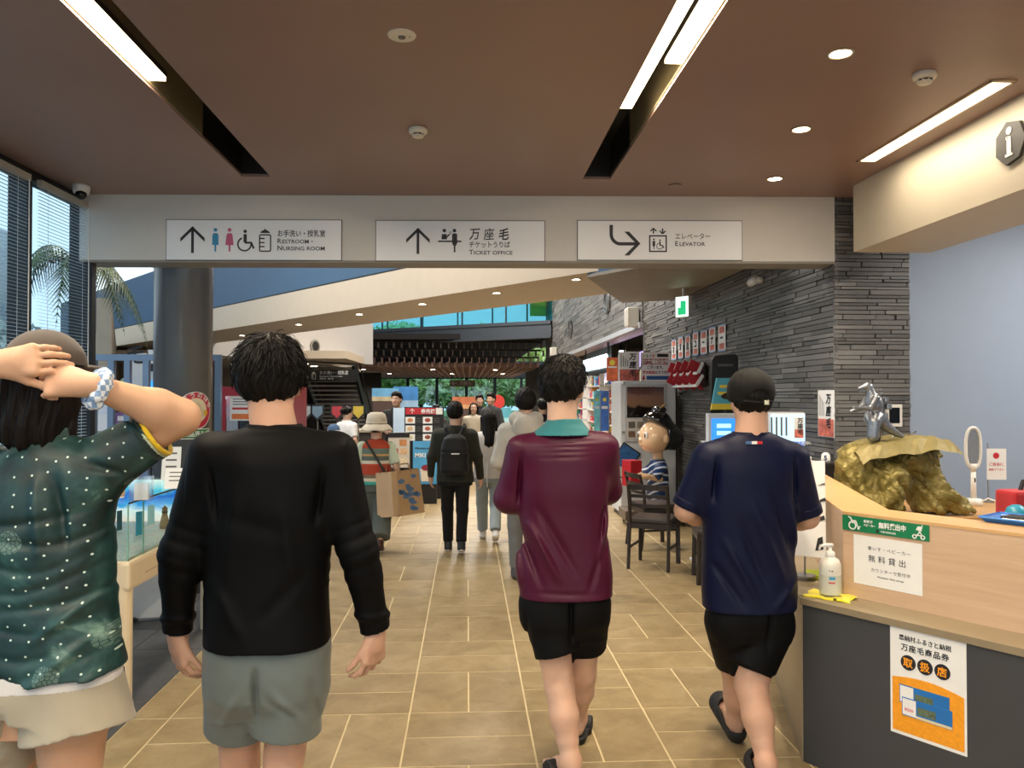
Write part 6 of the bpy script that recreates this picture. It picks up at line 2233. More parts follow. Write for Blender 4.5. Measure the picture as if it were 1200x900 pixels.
MB(BLACKP).bbox(-0.09, 0.10, -0.05, 0.05, 0, 0.022, 0.008).build('body', t)
MB(STEEL).tube([(-0.08, -0.052, 0.012), (0.09, -0.052, 0.012)], 0.0025, 5).build('zip', t)
t = thing('display_table', 'light wood table behind the reception desk carrying the gold rock', 'table', (3.12, 5.27, 0))
MB(wood_mat('table_oak', '#b58a55', '#c79d66', 0)).box(-0.75, 0.65, -0.5, 0.33, 0.845, 0.875).build('table_top', t)
MB(wood_mat('table_oak_edge', '#a87b47', '#b98c57', 0)).box(-0.72, 0.62, -0.47, -0.45, 0.75, 0.845).build('apron', t)
for sx_, sy_ in ((-0.7, -0.45), (0.6, -0.45), (-0.7, 0.3), (0.6, 0.3)):
 MB(BLACKP).box(sx_ - 0.02, sx_ + 0.02, sy_ - 0.02, sy_ + 0.02, 0, 0.845).build('leg', t)
kgold = NT('crumpled_gold_paper')
vgd = kgold.coord('Object')
vor = kgold.n('ShaderNodeTexVoronoi', feature='F1')
vor.inputs['Scale'].default_value = 16
kgold.l(vgd, vor.inputs['Vector'])
kgold.base(kgold.ramp(kgold.noise(vgd, 7, 5), [(0.3, srgb('#5a4f22')), (0.5, srgb('#827437')), (0.72, srgb('#a2945a'))]))
kgold.set(Roughness=0.45, Metallic=0.3)
kgold.bump(kgold.math('ADD', vor.outputs['Distance'], kgold.noise(vgd, 45, 3)), 0.5, 0.012)
RY = 4.95
rp = at_y(1045, 594, RY)
rk = thing('gold_rock', 'crumpled gold paper rock mound on the table behind the desk', 'decoration', (rp.x, RY, 0.876))
def rl(u, v, dy=0.0):
 q_ = at_y(u, v, RY + dy)
 return v3((q_.x - rp.x, dy, max(q_.z - 0.876, 0.0)))
F = Field((-0.5, -0.32, -0.02), (0.62, 0.35, 0.62), 0.009)
F.cap(rl(1003, 545), rl(1005, 590), 0.13, 0.16, 0.05)
F.cap(rl(1000, 540), rl(1078, 536), 0.10, 0.09, 0.05)
F.cap(rl(1040, 560, -0.08), rl(1030, 592, -0.1), 0.12, 0.13, 0.05)
F.cap(rl(1085, 545), rl(1090, 592), 0.10, 0.13, 0.05)
F.cap(rl(1102, 582, -0.05), rl(1138, 605, -0.07), 0.10, 0.05, 0.04)
F.cap(rl(1060, 555, -0.22), rl(1056, 600, -0.24), 0.03, 0.05, 0.01, 'd')
F.cut(lambda X, Y, Z: np.maximum(-Z, Z - (0.46 + 0.05 * X)) + 0 * Y, 0.02)
def crumple(x, y, z):
 r = 0
 for sd, fq, am in ((1, 16, 0.022), (2, 34, 0.013), (3, 70, 0.007)):
  r = r + am * (1 - 2.2 * np.abs(wob(x, y, z, fq, sd + 40)))
 return r - 0.01
F.warp(crumple, 0.08)
F.cut(lambda X, Y, Z: -Z + 0 * X + 0 * Y)
me = F.mesh('paper', kgold.m)
me.polygons.foreach_set('use_smooth', np.zeros(len(me.polygons), bool))
link('paper', me, rk)
g = MB(plain('gold_sheet', '#857848', 0.55, 0.2, bump=0.6, bscale=30))
gx, gy = 14, 8
vs2 = []
A0, A1 = rl(993, 520), rl(1108, 524)
for i in range(gx + 1):
 for j in range(gy + 1):
  f_ = i / gx
  x = A0[0] + (A1[0] - A0[0]) * f_
  y = -0.20 + 0.36 * j / gy
  vs2.append((x, y, 0.478 + 0.05 * x + 0.014 * math.sin(7 * x + 5 * y) + 0.008 * math.sin(31 * x + 17 * y + i * j) - 0.9 * max(-y - 0.12, 0) - 0.06 * (abs(f_ - .5) * 2) ** 4))
g.add(vs2, [(i * (gy + 1) + j, (i + 1) * (gy + 1) + j, (i + 1) * (gy + 1) + j + 1, i * (gy + 1) + j + 1) for i in range(gx) for j in range(gy)])
g.build('top_sheet', rk)
M_SIL = plain('silver_plastic', '#8c9096', 0.3, 0.75, var=0.15, scale=40, bump=0.3, bscale=90)
fb = rl(1027, 514)
fg = thing('dinosaur_figurine', 'silver upright toy dinosaur figurine standing on the gold rock', 'figurine', (rp.x + fb[0], RY, 0.876 + 0.475 + 0.05 * fb[0] + 0.01))
S_ = RY / FPX * 1.02
fx = lambda u, v, dy=0.0: v3(((u - 1027) * S_, dy, (514 - v) * S_))
F = Field((-0.2, -0.13, -0.02), (0.32, 0.13, 0.42), 0.0045)
F.cap(fx(1021, 494, -.035), fx(1019, 511, -.04), 0.042, 0.036, 0.01)
F.cap(fx(1029, 494, .035), fx(1030, 511, .04), 0.042, 0.036, 0.01)
F.ell(fx(1025, 490), (0.066, 0.06, 0.06), 0.02)
F.ell(fx(1025, 474), (0.058, 0.055, 0.065), 0.02)
F.cap(fx(1023, 468), fx(1019, 455), 0.042, 0.026, 0.02)
F.ell(fx(1017, 452), (0.032, 0.026, 0.024), 0.01)
F.cap(fx(1013, 453), fx(1007, 455), 0.016, 0.012, 0.008)
F.cap(fx(1013, 457.5), fx(1008, 458.5), 0.009, 0.007, 0.004)
for q in (-1, 1):
 F.cap(fx(1022, 466, q * 0.055), fx(1014, 478, q * 0.065), 0.022, 0.018, 0.008)
F.cap(fx(1014, 478, -0.065), fx(993, 477, -0.07), 0.017, 0.008, 0.004)
F.cap(fx(1014, 478, 0.065), fx(1003, 482, 0.07), 0.016, 0.012, 0.004)
for k in range(8):
 a_, b_ = k / 8, (k + 1) / 8
 f0 = fx(1034 + 26 * a_, 492 + 20 * a_ ** 0.6)
 f1 = fx(1034 + 26 * b_, 492 + 20 * b_ ** 0.6)
 F.cap(f0, f1, 0.038 * (1 - a_ * 0.72), 0.038 * (1 - b_ * 0.72), 0.006)
F.build('body', M_SIL, fg)
b = MB(M_SIL)
for (u, v, w_, h_) in ((1037, 468, 5, 6), (1040, 476, 6, 7), (1036, 487, 5, 7)):
 a_ = fx(u, v)
 b.bbox(a_[0] - w_ * S_ / 2, a_[0] + w_ * S_ / 2, -0.035, 0.035, a_[2] - h_ * S_ / 2, a_[2] + h_ * S_ / 2, 0.006)
 b.build('back_box', fg)
 b = MB(M_SIL)
for k in range(5):
 a_ = fx(1031 + k * 1.2, 457 + k * 5)
 MB(M_SIL).tube([a_, a_ + v3((0.022, 0, 0.016))], [0.008, 0.001], 6).build('spine', fg)
t = thing('clear_strip', 'thin curled clear plastic strip behind the figurine on the gold rock', 'strip', (rp.x + rl(1062, 518)[0], RY + 0.05, 0.876 + 0.49))
MB(glass('clear_plastic', '#ffffff', 0.1, 0.4)).tube([(-0.06, 0, 0.0), (0.02, 0, 0.004), (0.08, 0, 0.02), (0.095, 0, 0.035)], 0.007, 6).build('strip', t)
MB(PAPER).tube([(-0.065, 0, 0.0), (-0.06, 0, 0.0)], 0.008, 6).build('end', t)
pa, pb = at_y(1038.5, 474, PIER_Y - 0.01), at_y(1057, 500, PIER_Y - 0.01)
t = thing('wall_controller', 'white framed black touch panel mounted on the grey stone pier', 'control panel', (pa.x, PIER_Y + 0.002, pb.z), 0)
w, h = pb.x - pa.x, pa.z - pb.z
MB(plain('panel_white', '#d5d2cb', 0.4)).bbox(0, w, -0.02, 0.012, 0, h, 0.004).build('frame', t)
MB(plain('screen_black', '#0e0f12', 0.08)).box(w * 0.16, w * 0.82, -0.0225, -0.02, h * 0.16, h * 0.86).build('screen', t)
p = at_y(1141, 589, 5.3)
t = thing('bug_zapper_racket', 'white electric insect racket standing upright in its charging base', 'racket', (p.x, 5.3, 0.876))
rz_ = lambda v: (589 - v) * 5.3 / FPX * 1.02
b = MB(plain('racket_white', '#dedcd6', 0.35))
b.sm = True
b.lathe([(0.055, 0), (0.055, 0.02), (0.05, 0.045), (0.024, 0.05)]).build('charging_base', t)
b = MB(plain('racket_white', '#dedcd6', 0.35))
b.sm = True
b.tube([(0, 0, 0.045), (0, 0, 0.14), (0, 0, rz_(549))], [0.02, 0.017, 0.016], 12)
b.tube([(0, 0, rz_(549)), (-0.002, 0, rz_(540))], [0.016, 0.03], 12)
b.build('handle', t)
b = MB(plain('racket_white', '#dedcd6', 0.35))
b.sm = True
zc_, hh_ = (rz_(545) + rz_(497)) / 2, (rz_(497) - rz_(545)) / 2
pts = [(0.053 * math.copysign(abs(math.cos(a)) ** 0.8, math.cos(a)), 0, zc_ + hh_ * math.copysign(abs(math.sin(a)) ** 0.8, math.sin(a))) for a in [2 * PI * k / 36 for k in range(37)]]
b.tube(pts, 0.011, 8, False)
b.build('rim', t)
b = MB(plain('racket_mesh', '#8f8a80', 0.4, 0.5))
for k in range(-5, 6):
 xx = k * 0.009
 hz = hh_ * (1 - abs(xx / 0.055) ** 2.5) ** 0.4
 b.beam((xx, 0, zc_ - hz), (xx, 0, zc_ + hz), 0.003, 0.003)
for k in range(-9, 10):
 zz = k * hh_ / 10
 hx = 0.05 * (1 - abs(zz / hh_) ** 2.5) ** 0.4
 b.beam((-hx, 0, zc_ + zz), (hx, 0, zc_ + zz), 0.003, 0.003)
o = b.build('wire_mesh', t)
o['kind'] = 'stuff'
MB(BLACKP).box(-0.004, 0.004, -0.0185, -0.015, 0.16, 0.19).build('switch', t)
MB(PAPER).tube([(0.05, 0.0, 0.02), (0.09, -0.02, 0.05), (0.14, -0.12, 0.02), (0.2, -0.25, -0.06)], 0.005, 6).build('cable', t)
p = at_y(1158, 589, 5.45)
t = thing('clip_notice', 'small red and white notice held by a steel clip stand beside the racket', 'notice', (p.x, 5.45, 0.876), -0.1)
MB(STEEL).tube([(0, 0, 0), (0, 0, 0.42)], 0.004, 6).build('rod', t)
MB(STEEL).lathe([(0.04, 0), (0.04, 0.006), (0.004, 0.008)]).build('foot', t)
MB(PAPER).box(-0.01, 0.125, -0.006, -0.004, 0.16, 0.38).build('sheet', t)
text('lettering', 'ご自由に', 0.026, 0.055, 0.26, -0.0065, RED, t, 0.01, 'CENTER')
text('lettering', 'お取り下さい', 0.018, 0.055, 0.225, -0.0065, RED, t, 0.01, 'CENTER')
MB(RED).disc(0.055, 0.33, 0.022, -0.0065, -0.006, 14).build('round_mark', t)
p = at_y(1190, 608, 4.4)
t = thing('red_bag', 'red fabric box bag with black handle behind the desk', 'bag', (p.x + 0.03, 4.4, 0.72), 0.1)
MB(cloth_mat('red_bag_cloth', '#b3262c', 0.7)).bbox(-0.10, 0.16, -0.08, 0.08, 0, 0.37, 0.02).build('body', t)
MB(BLACKP).tube([(0.0, 0, 0.37), (0.02, 0, 0.42), (0.09, 0, 0.42), (0.11, 0, 0.37)], 0.012, 8).build('handle', t)
p = at_y(1184, 606, 4.15)
t = thing('teal_flask', 'rounded teal flask with yellow mark behind the desk', 'flask', (p.x, 4.1, 0.722))
b = MB(plain('teal_plastic', '#2a8aa6', 0.35))
b.sm = True
b.lathe([(0.055, 0), (0.058, 0.01), (0.058, 0.28), (0.045, 0.31), (0.02, 0.325), (0.001, 0.327)], seg=24).build('body', t)
wrap_patch(t, 'yellow_mark', 0, 0, 0.0588, -2.2, -1.6, 0.24, 0.265, plain('mark_yellow', '#e0d050', 0.5))
p = at_y(963, 541, 5.75)
t = thing('side_cabinet', 'low black cabinet at the foot of the stone pier', 'cabinet', (p.x + 0.13, 5.78, 0))
MB(BLACKP).box(-0.17, 0.15, -0.14, 0.14, 0.0, p.z - 0.02).build('body', t)
MB(plain('cabinet_top', '#2a2a2c', 0.3)).box(-0.18, 0.16, -0.15, 0.15, p.z - 0.02, p.z).build('top', t)
t = thing('desk_counter', 'small white rounded number counter on the black cabinet', 'counter', (p.x + 0.03, 5.75, p.z + 0.001), -0.3)
b = MB(WHITE)
b.sm = True
b.lathe([(0.032, 0), (0.034, 0.01), (0.03, 0.05), (0.015, 0.065), (0.001, 0.068)], seg=20).build('shell', t)
text('lettering', '5', 0.05, -0.018, 0.012, -0.034, plain('digit_blue', '#2a3a7a', 0.5), t, 0.03)
p = at_z(1046, 596, 1.05)
t = thing('office_chair', 'black swivel office chair behind the desk, only its back rim in view', 'chair', (2.62, 4.12, 0), 0.6)
MB(BLACKP).bbox(-0.21, 0.21, -0.2, 0.2, 0.44, 0.5, 0.02).build('seat', t)
MB(BLACKP).bbox(-0.2, 0.2, -0.24, -0.18, 0.58, 1.0, 0.025).build('backrest', t)
MB(BLACKP).tube([(0, -0.2, 0.47), (0, -0.23, 0.65)], 0.02, 8).build('back_post', t)
MB(STEEL).tube([(0, 0, 0.08), (0, 0, 0.44)], 0.025, 10).build('gas_post', t)
for k in range(5):
 a = 2 * PI * k / 5
 MB(BLACKP).beam((0, 0, 0.08), (0.24 * math.cos(a), 0.24 * math.sin(a), 0.05), 0.04, 0.03).build('foot', t)
 q = MB(BLACKP)
 q.ball((0.24 * math.cos(a), 0.24 * math.sin(a), 0.025), 0.025, 10, 6)
 q.build('caster', t)
# ================================================================== LEFT SIDE: showcase, sticker, cabinet, gate, plants
M_CASE = plain('case_cream_paint', '#d8c6a6', 0.4, var=0.02)
CX0, CX1, CY0, CY1 = -2.75, -1.775, 4.30, 5.75
t = thing('showcase', 'cream glass-topped showcase table with a bright sea diorama inside', 'showcase', (0, 0, 0))
for (x, y) in ((CX1, CY0), (CX0, CY0), (CX1, CY1), (CX0, CY1)):
 sx_, sy_ = (1 if x == CX1 else -1), (1 if y == CY1 else -1)
 b = MB(M_CASE)
 b.prism([(x - sx_ * 0.005 - (0.045 if sx_ > 0 else -0.045) + 0.045 * math.cos(a), y - (0.045 if sy_ > 0 else -0.045) + 0.045 * math.sin(a)) for a in [2 * PI * k / 16 for k in range(16)]], 0, 0.75)
 b.build('leg', t)
b = MB(M_CASE)
b.bbox(CX0, CX1, CY0, CY1, 0.60, 0.755, 0.02)
b.build('frame', t)
for xx in (CX1 + 0.001,):
 b = MB(plain('case_groove', '#a8977a', 0.5))
 b.box(xx - 0.004, xx, CY0 + 0.2, CY1 - 0.2, 0.655, 0.660)
 b.build('groove', t)
GCASE = glass('showcase_glass', '#eef7f4', 0.0, 0.10)
M_GEDGE = plain('glass_edge_green', '#7fae9f', 0.15)
for (a_, b_, c_, d_) in ((CX1 - 0.022, CX1 - 0.016, CY0 + 0.02, CY1 - 0.02), (CX0 + 0.02, CX0 + 0.026, CY0 + 0.02, CY1 - 0.02), (CX0 + 0.02, CX1 - 0.02, CY0 + 0.02, CY0 + 0.026), (CX0 + 0.02, CX1 - 0.02, CY1 - 0.026, CY1 - 0.02)):
 MB(GCASE).box(a_, b_, c_, d_, 0.756, 1.055).build('glass_pane', t)
MB(GCASE).box(CX0 + 0.01, CX1 - 0.01, CY0 + 0.01, CY1 - 0.01, 1.056, 1.064).build('glass_top', t)
for (x, y) in ((CX1 - 0.02, CY0 + 0.02), (CX1 - 0.02, CY0 + 0.22), (CX0 + 0.02, CY0 + 0.02)):
 MB(M_GEDGE).box(x - 0.003, x + 0.003, y - 0.003, y + 0.003, 0.756, 1.055).build('glass_edge', t)
b = MB(BLACKP)
b.beam((CX1 - 0.012, CY0 + 0.012, 1.062), (CX1 - 0.012, CY1 - 0.012, 1.062), 0.008, 0.008)
b.build('top_edge', t)
ksea = NT('diorama_print')
vsd = ksea.coord('Object', (1, 1, 1))
sep = ksea.n('ShaderNodeSeparateXYZ')
ksea.l(vsd, sep.inputs[0])
ns = ksea.noise(vsd, 9, 4, 0.6, 1.0)
hgt = ksea.math('ADD', sep.outputs['Z'], ksea.math('MULTIPLY', ksea.math('SUBTRACT', ns, 0.5), 0.16))
sea = ksea.ramp(ksea.math('MULTIPLY', ksea.math('SUBTRACT', hgt, 0.76), 3.4), [(0.0, srgb('#e8d0c4')), (0.25, srgb('#dfe8ea')), (0.42, srgb('#3f9fe0')), (0.6, srgb('#1560c8')), (0.78, srgb('#55c4de')), (1.0, srgb('#e9f2ee'))])
ksea.base(sea)
ksea.b.inputs['Emission Color'].default_value = (1, 1, 1, 1)
ksea.l(sea, ksea.b.inputs['Emission Color'])
ksea.b.inputs['Emission Strength'].default_value = 0.55      # back-lit display panel
ksea.set(Roughness=0.6)
b = MB(ksea.m)
b.box(CX0 + 0.05, CX0 + 0.08, CY0 + 0.06, CY1 - 0.06, 0.757, 1.05)
b.box(CX0 + 0.08, CX1 - 0.06, CY1 - 0.12, CY1 - 0.10, 0.757, 1.05)
b.build('back_lit_panel', t)
kb2 = NT('pebble_print')
vp = kb2.coord('Object', (6, 2.2, 6), (0, 0, 0.6))
nb_ = kb2.noise(vp, 6, 5, 0.7, 2.5)
kb2.base(kb2.ramp(nb_, [(0.34, srgb('#c5504f')), (0.44, srgb('#e8d9d2')), (0.54, srgb('#efe9e4')), (0.6, srgb('#4aa3d8')), (0.66, srgb('#f1ece8')), (0.8, srgb('#caa79a'))]))
kb2.set(Roughness=0.6)
b = MB(kb2.m)
b.box(CX0 + 0.03, CX1 - 0.03, CY0 + 0.03, CY1 - 0.03, 0.756, 0.765)
b.build('diorama_bed', t)
GC_ = 'small pieces inside the showcase'
for k, (u, v, w_, h_, c, lab) in enumerate(((163, 605, 0.05, 0.07, '#4aa3c4', 'small teal card standing on the showcase bed'), (177, 610, 0.06, 0.05, '#8fd0dc', 'pale blue card propped on the showcase bed'), (140, 606, 0.04, 0.05, '#40606c', 'dark square tag standing on the showcase bed'))):
 p = at_x(u, v, CX1 - 0.25 - 0.1 * k)
 tt = thing('display_card', lab, 'card', (p.x, p.y, 0.766), 1.2, GC_)
 MB(plain('card_' + c, c, 0.5)).box(-w_ / 2, w_ / 2, -0.002, 0.002, 0, h_ + 0.08).build('card', tt)
 MB(PAPER).box(-w_ / 2, w_ / 2, -0.01, 0.02, 0, 0.004).build('foot', tt)
p = at_x(193, 612, CX1 - 0.2)
tt = thing('driftwood_bottle', 'brown tapered driftwood ornament in the showcase', 'ornament', (p.x, p.y, 0.766), 0)
b = MB(plain('driftwood', '#7a6248', 0.8, bump=0.4))
b.sm = True
b.lathe([(0.03, 0), (0.032, 0.02), (0.022, 0.07), (0.014, 0.10), (0.018, 0.13), (0.001, 0.15)], seg=14).build('body', tt)
MB(INK).lathe([(0.019, 0.10), (0.019, 0.112), (0.012, 0.113)], seg=12).build('band', tt)
for (u, v, dx, lab, kind) in ((166, 578, -0.30, 'clear acrylic box with white goods on the showcase glass', 'box'), (197, 567, -0.16, 'white price card leaning on the showcase glass', 'card'), (183, 545, -0.25, 'white notice sheet standing on the showcase beside the column', 'notice'), (140, 575, -0.45, 'pale pink shell lamp on the showcase glass', 'lamp')):
 p = at_z(u, v + 8, 1.066)
 if kind == 'notice':
  p = at_y(193, 552, 5.35)
 if kind == 'box':
  tt = thing('acrylic_box', lab, 'box', (p.x, p.y, 1.066), 0.2)
  MB(glass('acrylic', '#f4f8fa', 0.05, 0.25)).box(-0.055, 0.055, -0.04, 0.04, 0, 0.13).build('shell', tt)
  MB(PAPER).box(-0.035, 0.035, -0.02, 0.02, 0.003, 0.09).build('goods', tt)
 elif kind == 'lamp':
  tt = thing('shell_ornament', 'pale pink shell ornament on the showcase glass', 'ornament', (p.x, p.y, 1.066), 0.0)
  b = MB(plain('shell_pink', '#e3c4b8', 0.4))
  b.sm = True
  b.lathe([(0.02, 0), (0.03, 0.02), (0.024, 0.06), (0.008, 0.1), (0.001, 0.12)], seg=14).build('body', tt)
  MB(PAPER).lathe([(0.026, -0.0), (0.026, 0.006), (0.01, 0.007)], seg=14).build('base', tt)
 else:
  hh = 0.12 if kind == 'card' else 0.22
  tt = thing('price_card' if kind == 'card' else 'notice_sheet', lab, kind, (p.x, p.y + 0.1, 1.066), 0.1)
  b = MB(PAPER)
  b.add([(-0.06, 0, 0), (0.06, 0, 0), (0.06, 0.04, hh), (-0.06, 0.04, hh), (-0.06, 0.004, 0), (0.06, 0.004, 0), (0.06, 0.044, hh), (-0.06, 0.044, hh)],
              [(0, 1, 2, 3), (7, 6, 5, 4), (0, 4, 5, 1), (1, 5, 6, 2), (2, 6, 7, 3), (3, 7, 4, 0)])
  b.build('sheet', tt)
  for k in range(3):
   f_ = 0.78 - 0.2 * k
   b = MB(GREY)
   b.add([(-0.035, 0.04 * f_ - 0.002, hh * f_), (0.035, 0.04 * f_ - 0.002, hh * f_), (0.035, 0.04 * (f_ + .05) - 0.002, hh * (f_ + 0.05)), (-0.035, 0.04 * (f_ + .05) - 0.002, hh * (f_ + .05))], [(0, 1, 2, 3)])
   b.build('print_line', tt)
  MB(BLACKP).box(-0.05, 0.05, 0.045, 0.07, 0, 0.02).build('stand', tt)
t = thing('white_side_board', 'white board standing on the dark floor beyond the showcase legs', 'board', (-2.25, 5.95, 0), 0.15)
MB(WHITE).bbox(-0.25, 0.25, -0.02, 0.02, 0.02, 0.5, 0.004).build('board', t)
MB(BLACKP).box(-0.2, -0.15, -0.1, 0.1, 0, 0.03).build('foot', t)
MB(BLACKP).box(0.15, 0.2, -0.1, 0.1, 0, 0.03).build('foot', t)
def col_wrap(me, ang0, r):
 for v_ in me.vertices:
  a = ang0 + v_.co.x / COLR
  rr = r - v_.co.y
  v_.co = (rr * math.cos(a), rr * math.sin(a), v_.co.z)
 me.update()
def fine_disc(mb, cx, cz, r, y, squash=1.0, nr=6, ns=36, ring0=0.0):
 vs2, fs2 = [], []
 for i in range(nr + 1):
  q = ring0 + (r - ring0) * i / nr
  for k in range(ns):
   a = 2 * PI * k / ns
   vs2.append((cx + q * math.cos(a), y, cz + q * math.sin(a) * squash))
 for i in range(nr):
  for k in range(ns):
   k2 = (k + 1) % ns
   fs2.append((i * ns + k, (i + 1) * ns + k, (i + 1) * ns + k2, i * ns + k2))
 mb.add(vs2, fs2)
def on_col(u, v):
 d = ray(u, v)
 ox, oy = -COLX, -COLY
 A2 = d.x ** 2 + d.y ** 2
 B2 = d.x * ox + d.y * oy
 C2 = ox ** 2 + oy ** 2 - COLR ** 2
 s_ = (-B2 - math.sqrt(max(B2 * B2 - A2 * C2, 0))) / A2
 p = Vector((0, 0, EYE)) + d * s_
 return math.atan2(p.y - COLY, p.x - COLX), p.z
a_c, z_c = on_col(230, 481)
t = thing('round_sticker', 'round red sticker with a pale animal blob on the dark grey column', 'sticker', (COLX, COLY, z_c))
RS = 0.155
sx_s = 1.0
for (mat_, y_, r_, r0, nm) in ((PAPER, -0.0010, RS, 0.0, 'rim'), (plain('sticker_red', '#c22f45', 0.5), -0.0014, RS * 0.96, 0.0, 'red_field'), (plain('sticker_cream', '#e6d9bd', 0.5), -0.0018, RS * 0.66, 0.0, 'pale_disc')):
 b = MB(mat_)
 fine_disc(b, 0, 0, r_, y_, 1.0)
 me = b.mesh(nm)
 col_wrap(me, a_c, COLR)
 link(nm, me, t)
b = MB(plain('sticker_blob', '#d8c9a8', 0.5))
fine_disc(b, -0.01, 0.02, RS * 0.4, -0.0022, 0.75, 4, 20)
fine_disc(b, 0.05, -0.02, RS * 0.25, -0.0022, 0.8, 4, 16)
me = b.mesh('pale_blob')
col_wrap(me, a_c, COLR)
o = link('pale_blob', me, t)
b = MB(plain('sticker_yellow', '#e8b92c', 0.5))
fine_disc(b, 0.09, -0.02, 0.02, -0.0026, 1.2, 3, 12)
me = b.mesh('yellow_spot')
col_wrap(me, a_c, COLR)
link('yellow_spot', me, t)
chars = 'いまうのほち'
for k, chx in enumerate(chars):
 a = PI * (0.86 - 0.72 * k / (len(chars) - 1))
 o = text('lettering', chx, 0.052, RS * 0.8 * math.cos(a) , RS * 0.8 * math.sin(a) - 0.015, -0.003, PAPER, t, 0.02, 'CENTER', rot=a - PI / 2)
 col_wrap(o.data, a_c, COLR)
a_c, z_c = on_col(228, 508.5)
t = thing('green_sticker', 'green and white lettered strip sticker below the round one on the column', 'sticker', (COLX, COLY, z_c))
for (hw, hh, y_, mt, nm) in ((0.155, 0.042, -0.001, PAPER, 'border'), (0.15, 0.036, -0.0014, plain('strip_green', '#2f7a45', 0.5), 'field')):
 b = MB(mt)
 n_ = 16
 vs2 = [(-hw + 2 * hw * i / n_, y_, z_) for i in range(n_ + 1) for z_ in (-hh, hh)]
 b.add(vs2, [(2 * i, 2 * i + 2, 2 * i + 3, 2 * i + 1) for i in range(n_)])
 me = b.mesh(nm)
 col_wrap(me, a_c, COLR)
 link(nm, me, t)
o = text('lettering', '特産品売り場', 0.05, 0, -0.018, -0.003, PAPER, t, 0.02, 'CENTER')
col_wrap(o.data, a_c, COLR)
M_BSTEEL = plain('blue_grey_steel', '#6d8299', 0.4, 0.4)
GY = 7.9
t = thing('barrier_gate', 'blue-grey steel barrier frame with upright bars behind the column', 'gate', (0, GY, 0))
zt_ = at_y(140, 419, GY).z
us = (96, 110, 131, 150, 172, 200, 228, 256)
xs_ = [at_y(u, 430, GY).x for u in us]
MB(M_BSTEEL).beam((xs_[0], 0, zt_), (xs_[-1] + 0.03, 0, zt_), 0.06, 0.06).build('top_rail', t)
MB(M_BSTEEL).beam((xs_[0], 0, 0.12), (xs_[-1] + 0.03, 0, 0.12), 0.05, 0.05).build('bottom_rail', t)
for x in xs_:
 MB(M_BSTEEL).box(x - 0.028, x + 0.028, -0.028, 0.028, 0, zt_).build('upright', t)
RYc = 8.7
xa, xb = at_y(253, 480, RYc).x, at_y(344, 480, RYc).x
t = thing('display_cabinet', 'red framed display cabinet with lit glass front and menu sheet', 'cabinet', (xa, RYc, 0))
w = xb - xa
zt_ = at_y(253, 453, RYc).z
M_RCAB = plain('red_enamel', '#a3202f', 0.35)
MB(M_RCAB).box(0, 0.1, 0, 0.7, 0, zt_).build('side_frame', t)
MB(M_RCAB).box(w - 0.1, w, 0, 0.7, 0, zt_).build('side_frame', t)
MB(M_RCAB).box(0.1, w - 0.1, 0, 0.7, zt_ - 0.1, zt_).build('top_frame', t)
MB(M_RCAB).box(0.1, w - 0.1, 0, 0.7, 0, 0.35).build('plinth', t)
MB(plain('cabinet_inside', '#c9dbe2', 0.5)).box(0.1, w - 0.1, 0.55, 0.6, 0.35, zt_ - 0.1).build('back_panel', t)
MB(glow('cabinet_tube', '#dff2ff', 6.0)).box(0.13, w - 0.13, 0.1, 0.13, zt_ - 0.13, zt_ - 0.105).build('tube_lamp', t)
for k in range(4):
 MB(STEEL).box(0.1, w - 0.1, 0.08, 0.5, 0.55 + k * 0.28, 0.56 + k * 0.28).build('shelf', t)
MB(glass('cabinet_glass', '#f2fafc', 0.0, 0.08)).box(0.1, w - 0.1, 0.02, 0.026, 0.35, zt_ - 0.1).build('glass_door', t)
rr = random.Random(4)
for k in range(4):
 for j in range(7):
  c = rr.choice(('#e3e8ea', '#9ec4d8', '#d8d0bd', '#c4d8b8', '#6f96b4'))
  x = 0.17 + j * (w - 0.34) / 6
  tt = thing('small_jar', '%s jar on the %s shelf from below in the red framed cabinet' % (dict(zip(('#e3e8ea', '#9ec4d8', '#d8d0bd', '#c4d8b8', '#6f96b4'), ('white', 'pale blue', 'cream', 'pale green', 'steel blue')))[c], ordw[k]), 'jar', (xa + x, RYc + 0.3, 0.561 + k * 0.28), 0, 'jars in the red framed cabinet')
  b = MB(plain('jar_' + c, c, 0.3))
  b.sm = True
  b.lathe([(0.035, 0), (0.038, 0.01), (0.038, 0.1), (0.025, 0.12)], seg=12).build('glass', tt)
  MB(plain('jar_lid', '#b9b6ae', 0.4)).lathe([(0.027, 0.12), (0.027, 0.14), (0.001, 0.141)], seg=12).build('lid', tt)
pa, pb = at_y(269, 462, RYc), at_y(298, 493, RYc)
tt = thing('menu_sheet', 'white menu sheet with red and orange bands on the red framed cabinet', 'menu', (pa.x, RYc + 0.015, pb.z), 0)
w2, h2 = pb.x - pa.x, pa.z - pb.z
MB(PAPER).box(0, w2, -0.004, 0, 0, h2).build('sheet', tt)
b = MB(plain('menu_orange', '#e07a3a', 0.5))
b.box(w2 * 0.08, w2 * 0.92, -0.006, -0.004, h2 * 0.06, h2 * 0.26)
b.build('orange_band', tt)
MB(RED).box(w2 * 0.1, w2 * 0.75, -0.006, -0.004, h2 * 0.42, h2 * 0.5).build('red_band', tt)
for k in range(3):
 MB(GREY).box(w2 * 0.12, w2 * (0.8 - 0.1 * k), -0.006, -0.004, h2 * (0.60 + 0.1 * k), h2 * (0.635 + 0.1 * k)).build('print_line', tt)
